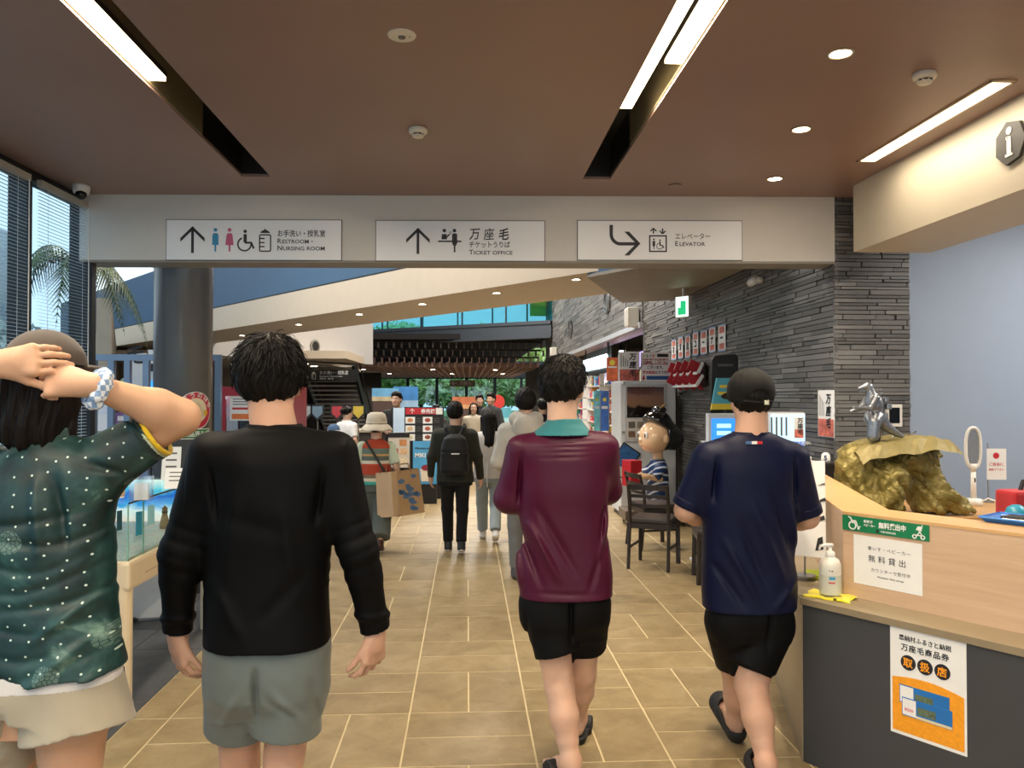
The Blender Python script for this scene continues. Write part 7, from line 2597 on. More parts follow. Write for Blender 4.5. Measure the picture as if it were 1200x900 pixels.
for (u0, v0, u1, v1, Yp, lab, cc) in ((150, 414, 171, 505, 8.6, 'white tall poster panel with purple picture behind the barrier', '#6a4a80'), (114, 440, 128, 505, 9.2, 'white curtain-like banner panel behind the barrier', '#d5d9e2'), (174, 410, 182, 446, 8.4, 'small white emblem panel hanging beside the column', '#2a2a2a'), (175, 446, 183, 470, 8.2, 'glowing blue screen beside the column', '#2f8ce8')):
 pa, pb = at_y(u0, v0, Yp), at_y(u1, v1, Yp)
 screen_ = cc == '#2f8ce8'
 tt = thing('screen' if screen_ else 'poster_panel', lab, 'screen' if screen_ else 'poster', (pa.x, Yp, 0), 0)
 w2 = pb.x - pa.x
 MB(glow('blue_screen', cc, 1.2) if screen_ else PAPER).box(0, w2, -0.01, 0.01, pb.z, pa.z).build('panel', tt)
 if not screen_:
  h2 = pa.z - pb.z
  MB(plain('panel_print_' + cc, cc, 0.5)).box(w2 * 0.1, w2 * 0.9, -0.013, -0.01, pb.z + h2 * 0.3, pb.z + h2 * 0.55).build('picture', tt)
 MB(BLACKP).box(w2 / 2 - 0.02, w2 / 2 + 0.02, 0.01, 0.04, 0, pa.z).build('post', tt)
 MB(BLACKP).box(0, w2, -0.1, 0.15, 0, 0.02).build('base', tt)
text('lettering', '毛', 0.2, at_y(160, 430, 8.6).x, at_y(160, 424, 8.6).z, 8.58, INK, None, 0.02, 'CENTER')
LAST_TXT = [o for o in SC.objects if o.name.startswith('lettering') and o.parent is None]
for o in LAST_TXT:
 for q in SC.objects:
  if q.name.startswith('poster_panel') and 'purple' in q.get('label', ''):
   o.data.transform(Matrix.Translation(-q.location))
   o.parent = q
t = thing('goods_shelf', 'low grey goods shelf standing behind the barrier', 'shelf', (-4.05, 9.3, 0))
for k in range(4):
 MB(WHITE).box(-0.7, 0.95, 0, 0.4, 0.3 + k * 0.32, 0.32 + k * 0.32).build('shelf_board', t)
for x in (-0.7, 0.93):
 MB(STEEL).box(x, x + 0.02, 0, 0.4, 0, 1.4).build('side', t)
for k in range(4):
 for j in range(9):
  c = rr.choice(('#b03a5a', '#7a5a96', '#e6e2da', '#d0b48a', '#5a84b0', '#c9c2c8'))
  tt = thing('souvenir_box', '%s souvenir box on the %s board from below of the shelf behind the barrier' % (dict(zip(('#b03a5a', '#7a5a96', '#e6e2da', '#d0b48a', '#5a84b0', '#c9c2c8'), ('crimson', 'purple', 'white', 'tan', 'blue', 'grey')))[c], ordw[k]), 'box', (-4.65 + j * 0.17, 9.42, 0.321 + k * 0.32), 0, 'souvenir boxes on the shelf behind the barrier')
  hh = rr.uniform(0.12, 0.25)
  MB(plain('box_' + c, c, 0.5)).box(-0.065, 0.065, -0.06, 0.06, 0, hh).build('carton', tt)
  MB(PAPER).box(-0.045, 0.045, -0.062, -0.06, hh * 0.4, hh * 0.75).build('print_label', tt)
def palm(name, label, loc, n, length, droop, cols, h0, seed, cat='palm'):
 t = thing(name, label, cat, loc)
 r = random.Random(seed)
 MB(plain('bark', '#4a3d30', 0.9, bump=0.5)).tube([(0, 0, 0.3), (0.03, 0, h0 * 0.6), (0, 0, h0)], [0.07, 0.055, 0.05], 8).build('trunk', t)
 MB(plain('clay_pot', '#4c4a48', 0.7)).lathe([(0.16, 0), (0.2, 0.36), (0.19, 0.36), (0.17, 0.3)], seg=20).build('pot', t)
 mat_ = leaf_mat('palm_' + cols[0], *cols)
 for k in range(n):
  a = 2 * PI * k / n + r.uniform(-.2, .2)
  L_ = length * r.uniform(0.8, 1.15)
  up_ = r.uniform(0.15, 0.75)
  mb = MB(mat_)
  prev = None
  pts = []
  for i in range(9):
   f_ = i / 8
   rad = L_ * f_ * (0.9 - 0.25 * f_)
   pts.append(Vector((math.cos(a) * rad, math.sin(a) * rad, h0 + L_ * (up_ * f_ - droop * f_ * f_))))
  mb.tube(pts, [0.008 * (1 - i / 10) for i in range(9)], 4)
  side = Vector((-math.sin(a), math.cos(a), 0))
  for i in range(1, 9):
   for j in range(3):
    f_ = (i - 1 + j / 3) / 8
    p = pts[i - 1].lerp(pts[i], j / 3)
    ll = 0.28 * length * math.sin(PI * min(1, f_ * 0.9 + 0.12))
    for s in (-1, 1):
     tip = p + side * s * ll * 0.75 + (pts[i] - pts[i - 1]).normalized() * ll * 0.6 - Vector((0, 0, ll * 0.55))
     wv = (pts[i] - pts[i - 1]).normalized() * 0.014
     mb.add([p - wv, p + wv, tip], [(0, 1, 2)])
  mb.build('frond', t)
 return t
p = at_y(105, 330, 8.3)
palm('potted_palm', 'tall potted palm with drooping fronds behind the black window post', (p.x - 0.12, 8.3, 0), 13, 1.0, 1.05, ('#2a3a1e', '#5c7038'), 3.0, 3)
p = at_y(140, 440, 9.9)
palm('potted_palm', 'low dark green potted palm behind the barrier gate', (p.x, 9.9, 0), 12, 0.9, 0.8, ('#1c3524', '#3c6a48'), 1.7, 8)
# ================================================================== RIGHT SIDE OF THE HALL
RWZ = -PI / 2      # things on the stone wall face -x
def chair(label, x, y, rz):
 t = thing('dining_chair', label, 'chair', (x, y, 0), rz, 'dark wooden chairs beside the photo machine')
 W_ = plain('dark_stained_wood', '#2a211c', 0.4)
 MB(plain('dark_vinyl_seat', '#3a3330', 0.35)).bbox(-0.2, 0.2, -0.19, 0.21, 0.43, 0.475, 0.012).build('seat', t)
 fr = MB(W_)
 fr.box(-0.2, 0.2, -0.2, -0.17, 0.38, 0.43)
 fr.build('seat_rail', t)
 MB(W_).box(-0.2, 0.2, 0.18, 0.21, 0.38, 0.43).build('seat_rail', t)
 for s in (-1, 1):
  MB(W_).box(s * 0.195 - 0.012, s * 0.195 + 0.012, -0.2, 0.2, 0.38, 0.43).build('seat_rail', t)
  MB(W_).beam((s * 0.185, 0.19, 0.43), (s * 0.19, 0.2, 0.0), 0.032, 0.032).build('leg', t)
  b = MB(W_)
  b.tube([(s * 0.19, -0.235, 0.0), (s * 0.185, -0.19, 0.43), (s * 0.185, -0.2, 0.6), (s * 0.185, -0.25, 0.80)], 0.017, 8)
  b.build('leg', t)
  MB(W_).beam((s * 0.188, -0.21, 0.2), (s * 0.188, 0.19, 0.2), 0.016, 0.022).build('stretcher', t)
 for (z, h, yy) in ((0.775, 0.05, -0.243), (0.69, 0.03, -0.222), (0.60, 0.03, -0.2)):
  b = MB(W_)
  pts = [(-0.185 + 0.37 * k / 6, yy - 0.022 * math.sin(PI * k / 6), z) for k in range(7)]
  for k in range(6):
   b.beam(pts[k], pts[k + 1], 0.016, h)
  b.build('slat', t)
 return t
chair('dark wooden chair with slatted back turned towards the walkway', 1.79, 7.56, -0.475)
chair('dark wooden chair facing the stone wall in front of the pedestal figure', 2.02, 8.55, -1.35)
chair('dark wooden chair half hidden behind the man in navy, seat towards the others', 2.22, 6.92, 1.4)
MX0, MX1, MY0, MY1, MZ = 2.05, 2.80, 10.55, 11.25, 1.83
t = thing('photo_machine', 'white souvenir photo machine with poster window standing against the stone wall', 'machine', (MX0, MY0, 0))
M_MACH = plain('machine_white', '#c9cdd0', 0.4, var=0.02)
w = MX1 - MX0
MB(M_MACH).bbox(0, w, 0, MY1 - MY0, 0.06, MZ, 0.012).build('cabinet', t)
MB(BLACKP).box(0.02, w - 0.02, 0.03, 0.6, 0, 0.06).build('plinth', t)
MB(plain('machine_frame', '#b4b8bb', 0.35)).bbox(0.05, w - 0.14, -0.02, 0.0, 1.02, MZ - 0.04, 0.006).build('window_frame', t)
kp = NT('sunset_print')
vp_ = kp.coord('Object')
sp_ = kp.n('ShaderNodeSeparateXYZ')
kp.l(vp_, sp_.inputs[0])
hz_ = kp.math('ADD', sp_.outputs['Z'], kp.math('MULTIPLY', kp.math('SUBTRACT', kp.noise(vp_, 9, 4), 0.5), 0.12))
kp.base(kp.ramp(kp.math('MULTIPLY', kp.math('SUBTRACT', hz_, 1.33), 2.4), [(0.0, srgb('#14110f')), (0.32, srgb('#1d1714')), (0.42, srgb('#8a6a50')), (0.7, srgb('#8c6a5c')), (1.0, srgb('#4c4046'))]))
kp.set(Roughness=0.12)
b = MB(kp.m)
b.box(0.08, w - 0.17, -0.026, -0.02, 1.34, MZ - 0.08)
b.build('poster_window', t)
text('lettering', '恩納村', 0.11, 0.12, 1.66, -0.03, plain('print_maroon', '#5c2c28', 0.5), t, 0.03)
MB(plain('sample_panel', '#c4c4bf', 0.4)).box(0.08, w - 0.17, -0.024, -0.02, 1.06, 1.32).build('sample_panel', t)
cols_ = ('#5a5650', '#7c7468', '#3a3a3c', '#8a8276', '#6e5644', '#9c9084', '#48423c', '#807a70')
for k in range(8):
 xx, zz = 0.10 + (k % 4) * 0.118, 1.20 - (k // 4) * 0.125
 MB(plain('sample_' + cols_[k], cols_[k], 0.4, var=0.4, scale=60)).box(xx, xx + 0.09, -0.027, -0.024, zz, zz + 0.085).build('sample_photo', t)
for x in (0.03, w - 0.03):
 MB(M_MACH).ball((x, -0.01, MZ - 0.03), 0.025, 10, 6).build('corner_cap', t)
MB(BLACKP).box(w + 0.012, w + 0.03, 0.05, 0.65, 0.0, MZ - 0.05).build('edge_gap', t)
MB(STEEL).lathe([(0.018, 0), (0.018, 0.03), (0.001, 0.032)], (0.03, -0.015, 1.13), 10).build('lock', t)
p = at_y(731, 540, MY0 - 0.03)
t = thing('tilted_photo_frame', 'tilted photo board with blue sea picture fixed to the machine front', 'picture', (p.x, MY0 - 0.012, p.z), rot=(0, 0.6, 0))
MB(BLACKP).box(-0.14, 0.14, -0.012, 0.0, -0.21, 0.21).build('frame', t)
MB(plain('photo_sea', '#2c5c94', 0.3, var=0.3, scale=12)).box(-0.125, 0.125, -0.016, -0.012, -0.08, 0.19).build('photo', t)
MB(plain('photo_strip', '#b9c2bc', 0.4, var=0.3, scale=50)).box(-0.125, 0.125, -0.016, -0.012, -0.195, -0.085).build('strip', t)
YB_ = MY0 + 0.25
def board(u0, v0, u1, v1, Y, name, label, cat, z_base=None):
 a, b = at_y(u0, v0, Y), at_y(u1, v1, Y)
 zb_ = b.z if z_base is None else z_base
 t = thing(name, label, cat, (a.x, Y, zb_), 0)
 w, h = b.x - a.x, a.z - zb_
 MB(PAPER).box(0, w, -0.012, 0.012, 0, h).build('board', t)
 return t, w, h
M_REDWASH = plain('red_wash', '#c46a5c', 0.6, var=0.4, scale=18)
t, w, h = board(725, 412, 749.5, 446, YB_, 'calligraphy_board', 'white board with brush calligraphy and red wash on top of the machine', 'board', MZ)
MB(M_REDWASH).box(0.01, w - 0.01, -0.015, -0.012, 0.01, h * 0.4).build('red_wash', t)
for k, chx in enumerate('万座毛'):
 text('lettering', chx, h * 0.24, w * 0.66, h * (0.74 - 0.27 * k), -0.016, INK, t, 0.03, 'CENTER', shear=0.12)
for k in range(4):
 MB(GREY).box(w * (0.1 + 0.1 * k), w * (0.13 + 0.1 * k), -0.0145, -0.012, h * 0.5, h * (0.9 - 0.06 * k)).build('text_column', t)
t, w, h = board(750.5, 413, 785, 446, YB_, 'souvenir_board', 'white board advertising commemorative photos with red band on top of the machine', 'board', MZ)
MB(plain('band_maroon', '#8c1c34', 0.5)).box(w * 0.06, w * 0.94, -0.015, -0.012, h * 0.58, h * 0.78).build('maroon_band', t)
text('lettering', '御来場記念紙', h * 0.17, w * 0.5, h * 0.615, -0.017, PAPER, t, 0.03, 'CENTER', sx=.9)
text('lettering', 'ございます。', h * 0.12, w * 0.52, h * 0.44, -0.0145, INK, t, 0.03, 'CENTER', sx=.9)
text('lettering', '旅の記念', h * 0.12, w * 0.07, h * 0.27, -0.0145, RED, t, 0.03, sx=.9)
text('lettering', 'にどうぞ!!', h * 0.12, w * 0.5, h * 0.27, -0.0145, INK, t, 0.03, sx=.82)
MB(plain('band_blue', '#1e5a94', 0.5)).box(w * 0.2, w * 0.96, -0.015, -0.012, h * 0.06, h * 0.19).build('blue_band', t)
g = MB(RED)
g.bar((w * 0.1, h * 0.2), (w * 0.1, h * 0.1), w * 0.05, -0.015, -0.012)
g.plate([(w * 0.1, h * 0.03), (w * 0.16, h * 0.12), (w * 0.04, h * 0.12)], -0.015, -0.012)
g.build('red_arrow', t)
for k, (c, chx) in enumerate((('#b08a1a', 'ぐ'), ('#2f8a4a', 'る'), ('#2f6aa0', 'ぐ'), ('#c04a3a', '旅'))):
 text('lettering', chx, h * 0.12, w * (0.06 + 0.11 * k), h * 0.83, -0.0145, plain('ink_' + c, c, 0.5), t, 0.03, sx=.85)
MB(INK).box(w * 0.56, w * 0.94, -0.015, -0.012, h * 0.84, h * 0.95).build('black_tag', t)
SY = 10.0
sp = at_y(771, 590, SY)
t = thing('pedestal', 'low dark wheeled pedestal under the doll statue', 'pedestal', (sp.x, SY, 0))
MB(plain('pedestal_wood', '#5a4a3c', 0.5)).bbox(-0.46, 0.34, -0.22, 0.24, 0.075, 0.20, 0.008).build('deck', t)
for (x, y) in ((-0.4, -0.18), (0.28, -0.18), (-0.4, 0.2), (0.28, 0.2)):
 b = MB(BLACKP)
 b.sm = True
 b.ball((x, y, 0.038), (0.016, 0.038, 0.038), 12, 8)
 b.build('caster', t)
 MB(STEEL).box(x - 0.02, x + 0.02, y - 0.02, y + 0.02, 0.06, 0.076).build('caster_plate', t)
st_ = thing('doll_statue', 'glossy doll statue with black bun hair and blue striped kimono holding a red box', 'statue', (sp.x, SY, 0.201), rot=(0, 0, 1.9))
sz = lambda v: at_y(771, v, SY).z - 0.201
gloss = lambda n_, c_: plain(n_, c_, 0.15, coat=0.5)
M_DOLL = gloss('doll_skin', '#e3bd97')
F = Field((-0.32, -0.34, 0.0), (0.32, 0.42, 1.40), 0.009)
zc_ = sz(511)
F.ell((0, 0.03, zc_), (0.205, 0.215, 0.205), 0)
F.ell((0, 0.10, zc_ - 0.08), (0.16, 0.14, 0.12), 0.06)
F.ell((0, 0.255, zc_ - 0.05), (0.025, 0.025, 0.022), 0.02)
for s in (-1, 1):
 F.ell((s * 0.205, 0.0, zc_ - 0.03), (0.022, 0.035, 0.05), 0.015)
F.cap((0, 0, zc_ - 0.15), (0, 0, sz(545)), 0.06, 0.07, 0.03)
for s in (-1, 1):
 F.cap((s * 0.13, 0.05, sz(560)), (s * 0.13, 0.26, sz(556)), 0.04, 0.032, 0.02)
 hand_sdf(F, (s * 0.13, 0.27, sz(556)), (-s * 0.25, 0.9, 0.0), (-s, 0, 0), s, 0.95, (0.25, 0.3, 0.2), spread=0.16)
 F.cap((s * 0.07, 0, sz(575)), (s * 0.07, 0, 0.05), 0.05, 0.045, 0.02)
 F.cap((s * 0.07, 0.0, 0.045), (s * 0.08, 0.09, 0.035), 0.042, 0.035, 0.02)
F.build('body', M_DOLL, st_)
M_DHAIR = plain('doll_black_gloss', '#08080a', 0.08, coat=0.8, var=0.0)
F = Field((-0.34, -0.42, sz(540)), (0.34, 0.30, 1.46), 0.009)
F.ell((0, -0.03, zc_ + 0.03), (0.235, 0.22, 0.225), 0)
F.ell((0, -0.20, zc_ - 0.03), (0.21, 0.14, 0.16), 0.05)
F.ell((0, 0.02, zc_ + 0.20), (0.19, 0.18, 0.13), 0.04)
F.ell((0, -0.02, sz(480)), (0.095, 0.095, 0.055), 0.01)
F.cut(lambda X, Y, Z: (Y + 0.02) - 1.5 * np.maximum(Z - zc_ - 0.09, 0) + 0 * X, 0.03)
F.build('hair', M_DHAIR, st_)
MB(plain('hairpin_gold', '#a8803a', 0.35, 0.6)).tube([(-0.2, 0.02, sz(476) + 0.02), (0.0, 0.0, sz(480)), (0.18, -0.03, sz(483))], 0.013, 8).build('hairpin', st_)
for s in (-1, 1):
 e = MB(M_EYEW)
 e.sm = True
 e.ball((s * 0.085, 0.222, zc_ + 0.015), (0.035, 0.018, 0.05), 12, 8)
 e.m(M_IRIS).ball((s * 0.08, 0.236, zc_ + 0.012), (0.016, 0.008, 0.03), 10, 8)
 e.build('eye', st_)
MB(M_LIP).tube([(-0.04, 0.228, zc_ - 0.105), (0.0, 0.238, zc_ - 0.118), (0.04, 0.228, zc_ - 0.105)], 0.008, 6).build('mouth', st_)
kk = NT('striped_kimono')
vk = kk.coord('Object')
sk = kk.n('ShaderNodeSeparateXYZ')
kk.l(vk, sk.inputs[0])
st1 = kk.math('ABSOLUTE', kk.math('SUBTRACT', kk.math('FRACT', kk.math('MULTIPLY', kk.math('ADD', sk.outputs['Z'], kk.math('MULTIPLY', sk.outputs['X'], 0.5)), 11)), 0.5))
kk.base(kk.mix(kk.math('GREATER_THAN', st1, 0.36), srgb('#1c3566'), srgb('#c9d3e4')))
kk.set(Roughness=0.3)
F = Field((-0.3, -0.26, sz(590)), (0.3, 0.3, sz(525)), 0.009)
F.loft([(sz(586), 0, 0, 0.15, 0.13), (sz(565), 0, 0, 0.145, 0.125), (sz(548), 0, 0, 0.135, 0.11), (sz(538), 0, 0, 0.09, 0.08)], 0.02)
for s in (-1, 1):
 F.cap((s * 0.11, 0, sz(547)), (s * 0.14, 0.14, sz(558)), 0.055, 0.075, 0.03, flat='b')
F.build('kimono', kk.m, st_)
rb = MB(plain('red_box_lacquer', '#b01e2c', 0.3))
rb.bbox(-0.11, 0.11, 0.30, 0.46, sz(568), sz(538), 0.006)
o = rb.build('red_box', st_)
MB(PAPER).disc(0.0, sz(552), 0.045, 0.292, 0.299, 16).build('box_mark', o)
flags = ((787, 792, 397, 421.7, 'お'), (795, 800, 394, 420, '写'), (803, 808.7, 392, 419, '真'), (812, 818, 388, 416.7, 'コ'), (821, 828, 386, 415, 'ー'), (831, 838, 382, 412.5, 'ナ'), (841.7, 850, 379, 411, 'ー'))
for k, (u0, u1, v0, v1, chx) in enumerate(flags):
 a, b = at_x(u0, v0, SWX), at_x(u1, v0, SWX)
 c = at_x(u1, v1, SWX)
 t = thing('letter_card', 'white card with letter %s on the stone wall, %s from the shop opening' % (chx, ordw[k]), 'card', (SWX + 0.004, a.y, c.z), RWZ, 'letter cards on the stone wall')
 w, h = a.y - b.y, b.z - c.z
 MB(PAPER).box(0, w, -0.004, 0, 0, h).build('card', t)
 m_ = MB(plain('card_blue', '#7fa0c8', 0.5))
 m_.box(0, w, -0.006, -0.004, 0, h * 0.06)
 m_.build('blue_edge', t)
 MB(plain('card_blue', '#7fa0c8', 0.5)).box(0, w, -0.006, -0.004, h * 0.94, h).build('blue_edge', t)
 MB(M_REDWASH).box(w * 0.15, w * 0.85, -0.006, -0.004, h * 0.68, h * 0.92).build('red_flower', t)
 MB(M_REDWASH).box(w * 0.15, w * 0.85, -0.006, -0.004, h * 0.08, h * 0.3).build('red_flower', t)
 text('lettering', chx, h * 0.36, w * 0.5, h * 0.37, -0.008, INK, t, 0.05, 'CENTER', rot=(PI / 2 if False else 0))
p = at_x(812, 454, SWX)
t = thing('leaflet_rack', 'wall rack with two tiers of red leaflets on the stone wall', 'rack', (SWX - 0.02, p.y, p.z), RWZ)
Wr = at_x(795, 440, SWX).y - at_x(827, 440, SWX).y
Hr = 0.30
MB(BLACKP).box(-Wr / 2, Wr / 2, -0.02, 0.0, 0, Hr).build('back_plate', t)
M_LFR = plain('leaflet_red', '#b32631', 0.5)
for k in range(4):
 x0_ = -Wr / 2 + Wr * k / 4
 for tier in (0, 1):
  z0_ = 0.0 + tier * Hr * 0.5
  lf = MB(M_LFR)
  lf.beam((x0_ + Wr * 0.12, -0.085 - 0.02 * (1 - tier), z0_ + 0.02), (x0_ + Wr * 0.12, -0.03, z0_ + Hr * 0.48), Wr * 0.19, 0.012, (1, 0, 0))
  o = lf.build('leaflet', t)
  e_ = MB(PAPER)
  e_.beam((x0_ + Wr * 0.235, -0.09 - 0.02 * (1 - tier), z0_ + 0.02), (x0_ + Wr * 0.235, -0.03, z0_ + Hr * 0.48), Wr * 0.03, 0.016, (1, 0, 0))
  e_.build('pale_edge', o)
for z_ in (0.012, Hr * 0.5 + 0.012):
 MB(PAPER).box(-Wr / 2, Wr / 2, -0.115, -0.10, z_ - 0.012, z_ + 0.02).build('lip', t)
a, b, c = at_x(958.5, 457, SWX), at_x(977.5, 457, SWX), at_x(977.5, 513, SWX)
t = thing('calligraphy_poster', 'narrow poster with brush calligraphy and red wash on the stone wall by the pier', 'poster', (SWX + 0.004, a.y, c.z), RWZ)
w, h = a.y - b.y, b.z - c.z
MB(PAPER).box(0, w, -0.004, 0, 0, h).build('sheet', t)
MB(M_REDWASH).box(w * 0.03, w * 0.97, -0.006, -0.004, h * 0.01, h * 0.38).build('red_wash', t)
for k, chx in enumerate('万座毛'):
 text('lettering', chx, h * 0.23, w * 0.66, h * (0.73 - 0.26 * k), -0.008, INK, t, 0.03, 'CENTER', shear=0.15)
for k in range(4):
 MB(GREY).box(w * (0.08 + 0.09 * k), w * (0.10 + 0.09 * k), -0.0055, -0.004, h * 0.45, h * (0.9 - 0.05 * k)).build('text_column', t)
p = at_y(801, 372, 9.6)
t = thing('exit_sign', 'green and white emergency exit sign hanging at the navy bulkhead', 'sign', (p.x, 9.6, p.z), -0.9)
MB(WHITE).box(-0.10, 0.10, -0.03, 0.03, 0, 0.26).build('housing', t)
MB(glow('exit_white', '#dff5e6', 1.4)).box(-0.09, 0.09, -0.034, -0.03, 0.01, 0.25).build('face', t)
g = MB(glow('exit_green', '#18a868', 0.9))
g.plate([(-0.06, 0.03), (0.06, 0.03), (0.06, 0.2), (-0.02, 0.2), (-0.02, 0.12), (-0.06, 0.12)], -0.036, -0.034)
g.build('running_symbol', t)
MB(WHITE).box(-0.012, 0.012, -0.012, 0.012, 0.26, 3.0 - p.z).build('hanger', t)
p = at_x(893, 328, SWX)
t = thing('bullet_camera', 'white bullet security camera on the stone wall under the beam', 'camera', (SWX, p.y, p.z), RWZ)
b = MB(WHITE)
b.sm = True
b.tube([(0, 0.0, 0.0), (0.0, -0.06, 0.0)], 0.035, 14)
b.build('mount', t)
b = MB(plain('camera_white', '#d9d9d6', 0.35))
b.sm = True
b.tube([(0.03, -0.07, 0.0), (-0.09, -0.085, -0.02)], 0.04, 16)
b.build('housing', t)
b = MB(BLACKP)
b.tube([(-0.09, -0.085, -0.02), (-0.094, -0.0855, -0.0207)], 0.033, 16)
b.build('lens', t)
for (u, v, w_, lab) in ((747, 372, 0.3, 'white loudspeaker box on the stone wall at the shop opening'), (652, 413, 0.35, 'small white box on the stone wall near the gallery')):
 p = at_x(u, v, SWX)
 t = thing('wall_speaker', lab, 'speaker', (SWX, p.y, p.z), RWZ)
 MB(M_IVORY).bbox(-w_ / 2, w_ / 2, -0.2, 0.0, -0.16, 0.16, 0.02).build('case', t)
 MB(plain('grille_grey', '#a8a59e', 0.6)).box(-w_ * 0.4, w_ * 0.4, -0.204, -0.2, -0.13, 0.13).build('grille', t)
for (u, v, lab) in ((712, 353, 'round steel wall ring high on the stone wall near the navy bulkhead'), (668.5, 385, 'round steel wall ring on the stone wall towards the gallery')):
 p = at_x(u, v, SWX)
 t = thing('wall_vent', lab, 'vent', (SWX, p.y, p.z), RWZ)
 MB(STEEL).ring(0, 0, 0.2, 0.25, -0.05, 0.0, 20).build('ring', t)
 MB(plain('vent_dark', '#3a3a3a', 0.6)).disc(0, 0, 0.2, -0.02, 0.0, 20).build('mesh', t)
def kiosk(u, v, Y, w_, h_, label, face, rz=0.0, pole=True):
 p = at_y(u, v, Y)
 t = thing('ticket_kiosk', label, 'kiosk', (p.x, Y, 0), rz, 'ticket kiosks')
 M_K = plain('kiosk_white', '#cfd4d8', 0.35)
 MB(M_K).bbox(-w_ / 2, w_ / 2, -0.05, 0.05, p.z - h_ / 2, p.z + h_ / 2, 0.012).build('monitor', t)
 MB(M_K).box(-0.05, 0.05, 0.0, 0.06, 0.02, p.z - h_ / 2 + 0.02).build('column', t)
 MB(M_K).bbox(-0.26, 0.22, -0.3, 0.2, 0.0, 0.03, 0.008).build('base_plate', t)
 return t, p.z, M_K
t, z_, M_K = kiosk(845, 506, 7.6, 0.28, 0.36, 'white ticket kiosk with bright blue screen left of the cap of the man in navy', None)
MB(glow('kiosk_blue', '#2f7fe0', 1.0)).box(-0.11, 0.12, -0.056, -0.05, z_ - 0.15, z_ + 0.13).build('screen', t)
for k in range(3):
 MB(glow('kiosk_pale', '#9fd0ff', 1.0)).box(-0.06, 0.08, -0.058, -0.056, z_ - 0.10 + k * 0.07, z_ - 0.06 + k * 0.07).build('screen_line', t)
MB(M_K).box(-0.2, -0.14, -0.12, 0.0, z_ - 0.1, z_ - 0.085).build('side_tray', t)
t, z_, M_K = kiosk(920, 503, 6.3, 0.30, 0.27, 'white ticket kiosk with pale blue information screen right of the cap', None)
MB(glow('kiosk_sky', '#a8d8f0', 0.8)).box(-0.14, 0.14, -0.056, -0.05, z_ - 0.10, z_ + 0.12).build('screen', t)
MB(glow('kiosk_band', '#1f5fb4', 0.8)).box(-0.14, 0.14, -0.057, -0.05, z_ - 0.128, z_ - 0.095).build('caption_band', t)
text('lettering', 'にて発売中!', 0.035, 0.0, z_ - 0.123, -0.059, PAPER, t, 0.02)
MB(PAPER).box(0.05, 0.13, -0.059, -0.056, z_ - 0.07, z_ + 0.10).build('leaflet_picture', t)
MB(M_REDWASH).box(0.055, 0.125, -0.060, -0.059, z_ - 0.065, z_ + 0.0).build('red_wash', t)
for k, chx in enumerate('万座毛'):
 text('lettering', chx, 0.045, 0.1, z_ + 0.055 - 0.045 * k, -0.062, INK, t, 0.02, 'CENTER')
for k in range(4):
 MB(GREY).box(-0.14 + 0.04 * k, -0.125 + 0.04 * k, -0.058, -0.056, z_ - 0.05, z_ + 0.1).build('text_column', t)
MB(STEEL).tube([(-0.15, -0.02, z_ + 0.14), (0.15, -0.02, z_ + 0.14)], 0.005, 6).build('top_rod', t)
pb_ = at_y(855, 500, 8.3)
t = thing('black_panel_stand', 'black rounded panel stand with grey print near the stone wall', 'panel', (pb_.x - 0.06, 8.3, 0), 0)
zt_ = at_y(855, 415, 8.3).z
b = MB(plain('black_panel', '#1d1d1f', 0.4))
b.plate([(-0.2, 0.0), (0.15, 0.0), (0.15, zt_ - 0.03), (0.12, zt_), (-0.10, zt_ - 0.02), (-0.13, zt_ - 0.06)], -0.02, 0.02)
b.build('panel', t)
MB(GREY).box(-0.07, 0.09, -0.022, -0.02, zt_ - 0.13, zt_ - 0.105).build('print_line', t)
for k in range(3):
 MB(GREY).box(-0.08 + 0.07 * k, -0.05 + 0.07 * k, -0.022, -0.02, zt_ - 0.32, zt_ - 0.28).build('icon', t)
MB(BLACKP).box(-0.2, 0.15, -0.12, 0.12, 0, 0.02).build('base', t)
p0 = at_y(851, 480, 7.93)
t = thing('tilted_ad_board', 'teal and yellow advertising board leaning above the blue kiosk screen', 'board', (p0.x, 7.93, 0), 0)
zt_, zb_ = at_y(851, 443, 7.93).z, at_y(851, 480, 7.93).z
b = MB(plain('ad_teal', '#4fa3b8', 0.45, var=0.1))
b.plate([(-0.15, zb_ + 0.06), (0.15, zb_ + 0.06), (0.19, zt_), (-0.10, zt_)], -0.012, 0.012)
b.build('teal_field', t)
b = MB(plain('ad_yellow', '#d9c13a', 0.5))
b.plate([(-0.16, zb_), (0.14, zb_), (0.15, zb_ + 0.06), (-0.15, zb_ + 0.06)], -0.013, 0.012)
b.build('yellow_band', t)
b = MB(PAPER)
b.plate([(0.03, zb_ + 0.1), (0.12, zb_ + 0.1), (0.145, zt_ - 0.04), (0.06, zt_ - 0.04)], -0.0135, -0.012)
b.build('white_shape', t)
for k in range(2):
 MB(plain('ad_yellow', '#d9c13a', 0.5)).box(-0.09 + 0.02 * k, 0.0 + 0.01 * k, -0.0135, -0.012, zb_ + 0.15 + 0.07 * k, zb_ + 0.18 + 0.07 * k).build('print_line', t)
MB(BLACKP).tube([(0, 0.02, 0), (0, 0.02, zb_ + 0.1)], 0.015, 8).build('post', t)
MB(BLACKP).lathe([(0.12, 0), (0.12, 0.015), (0.02, 0.02)]).build('base', t)
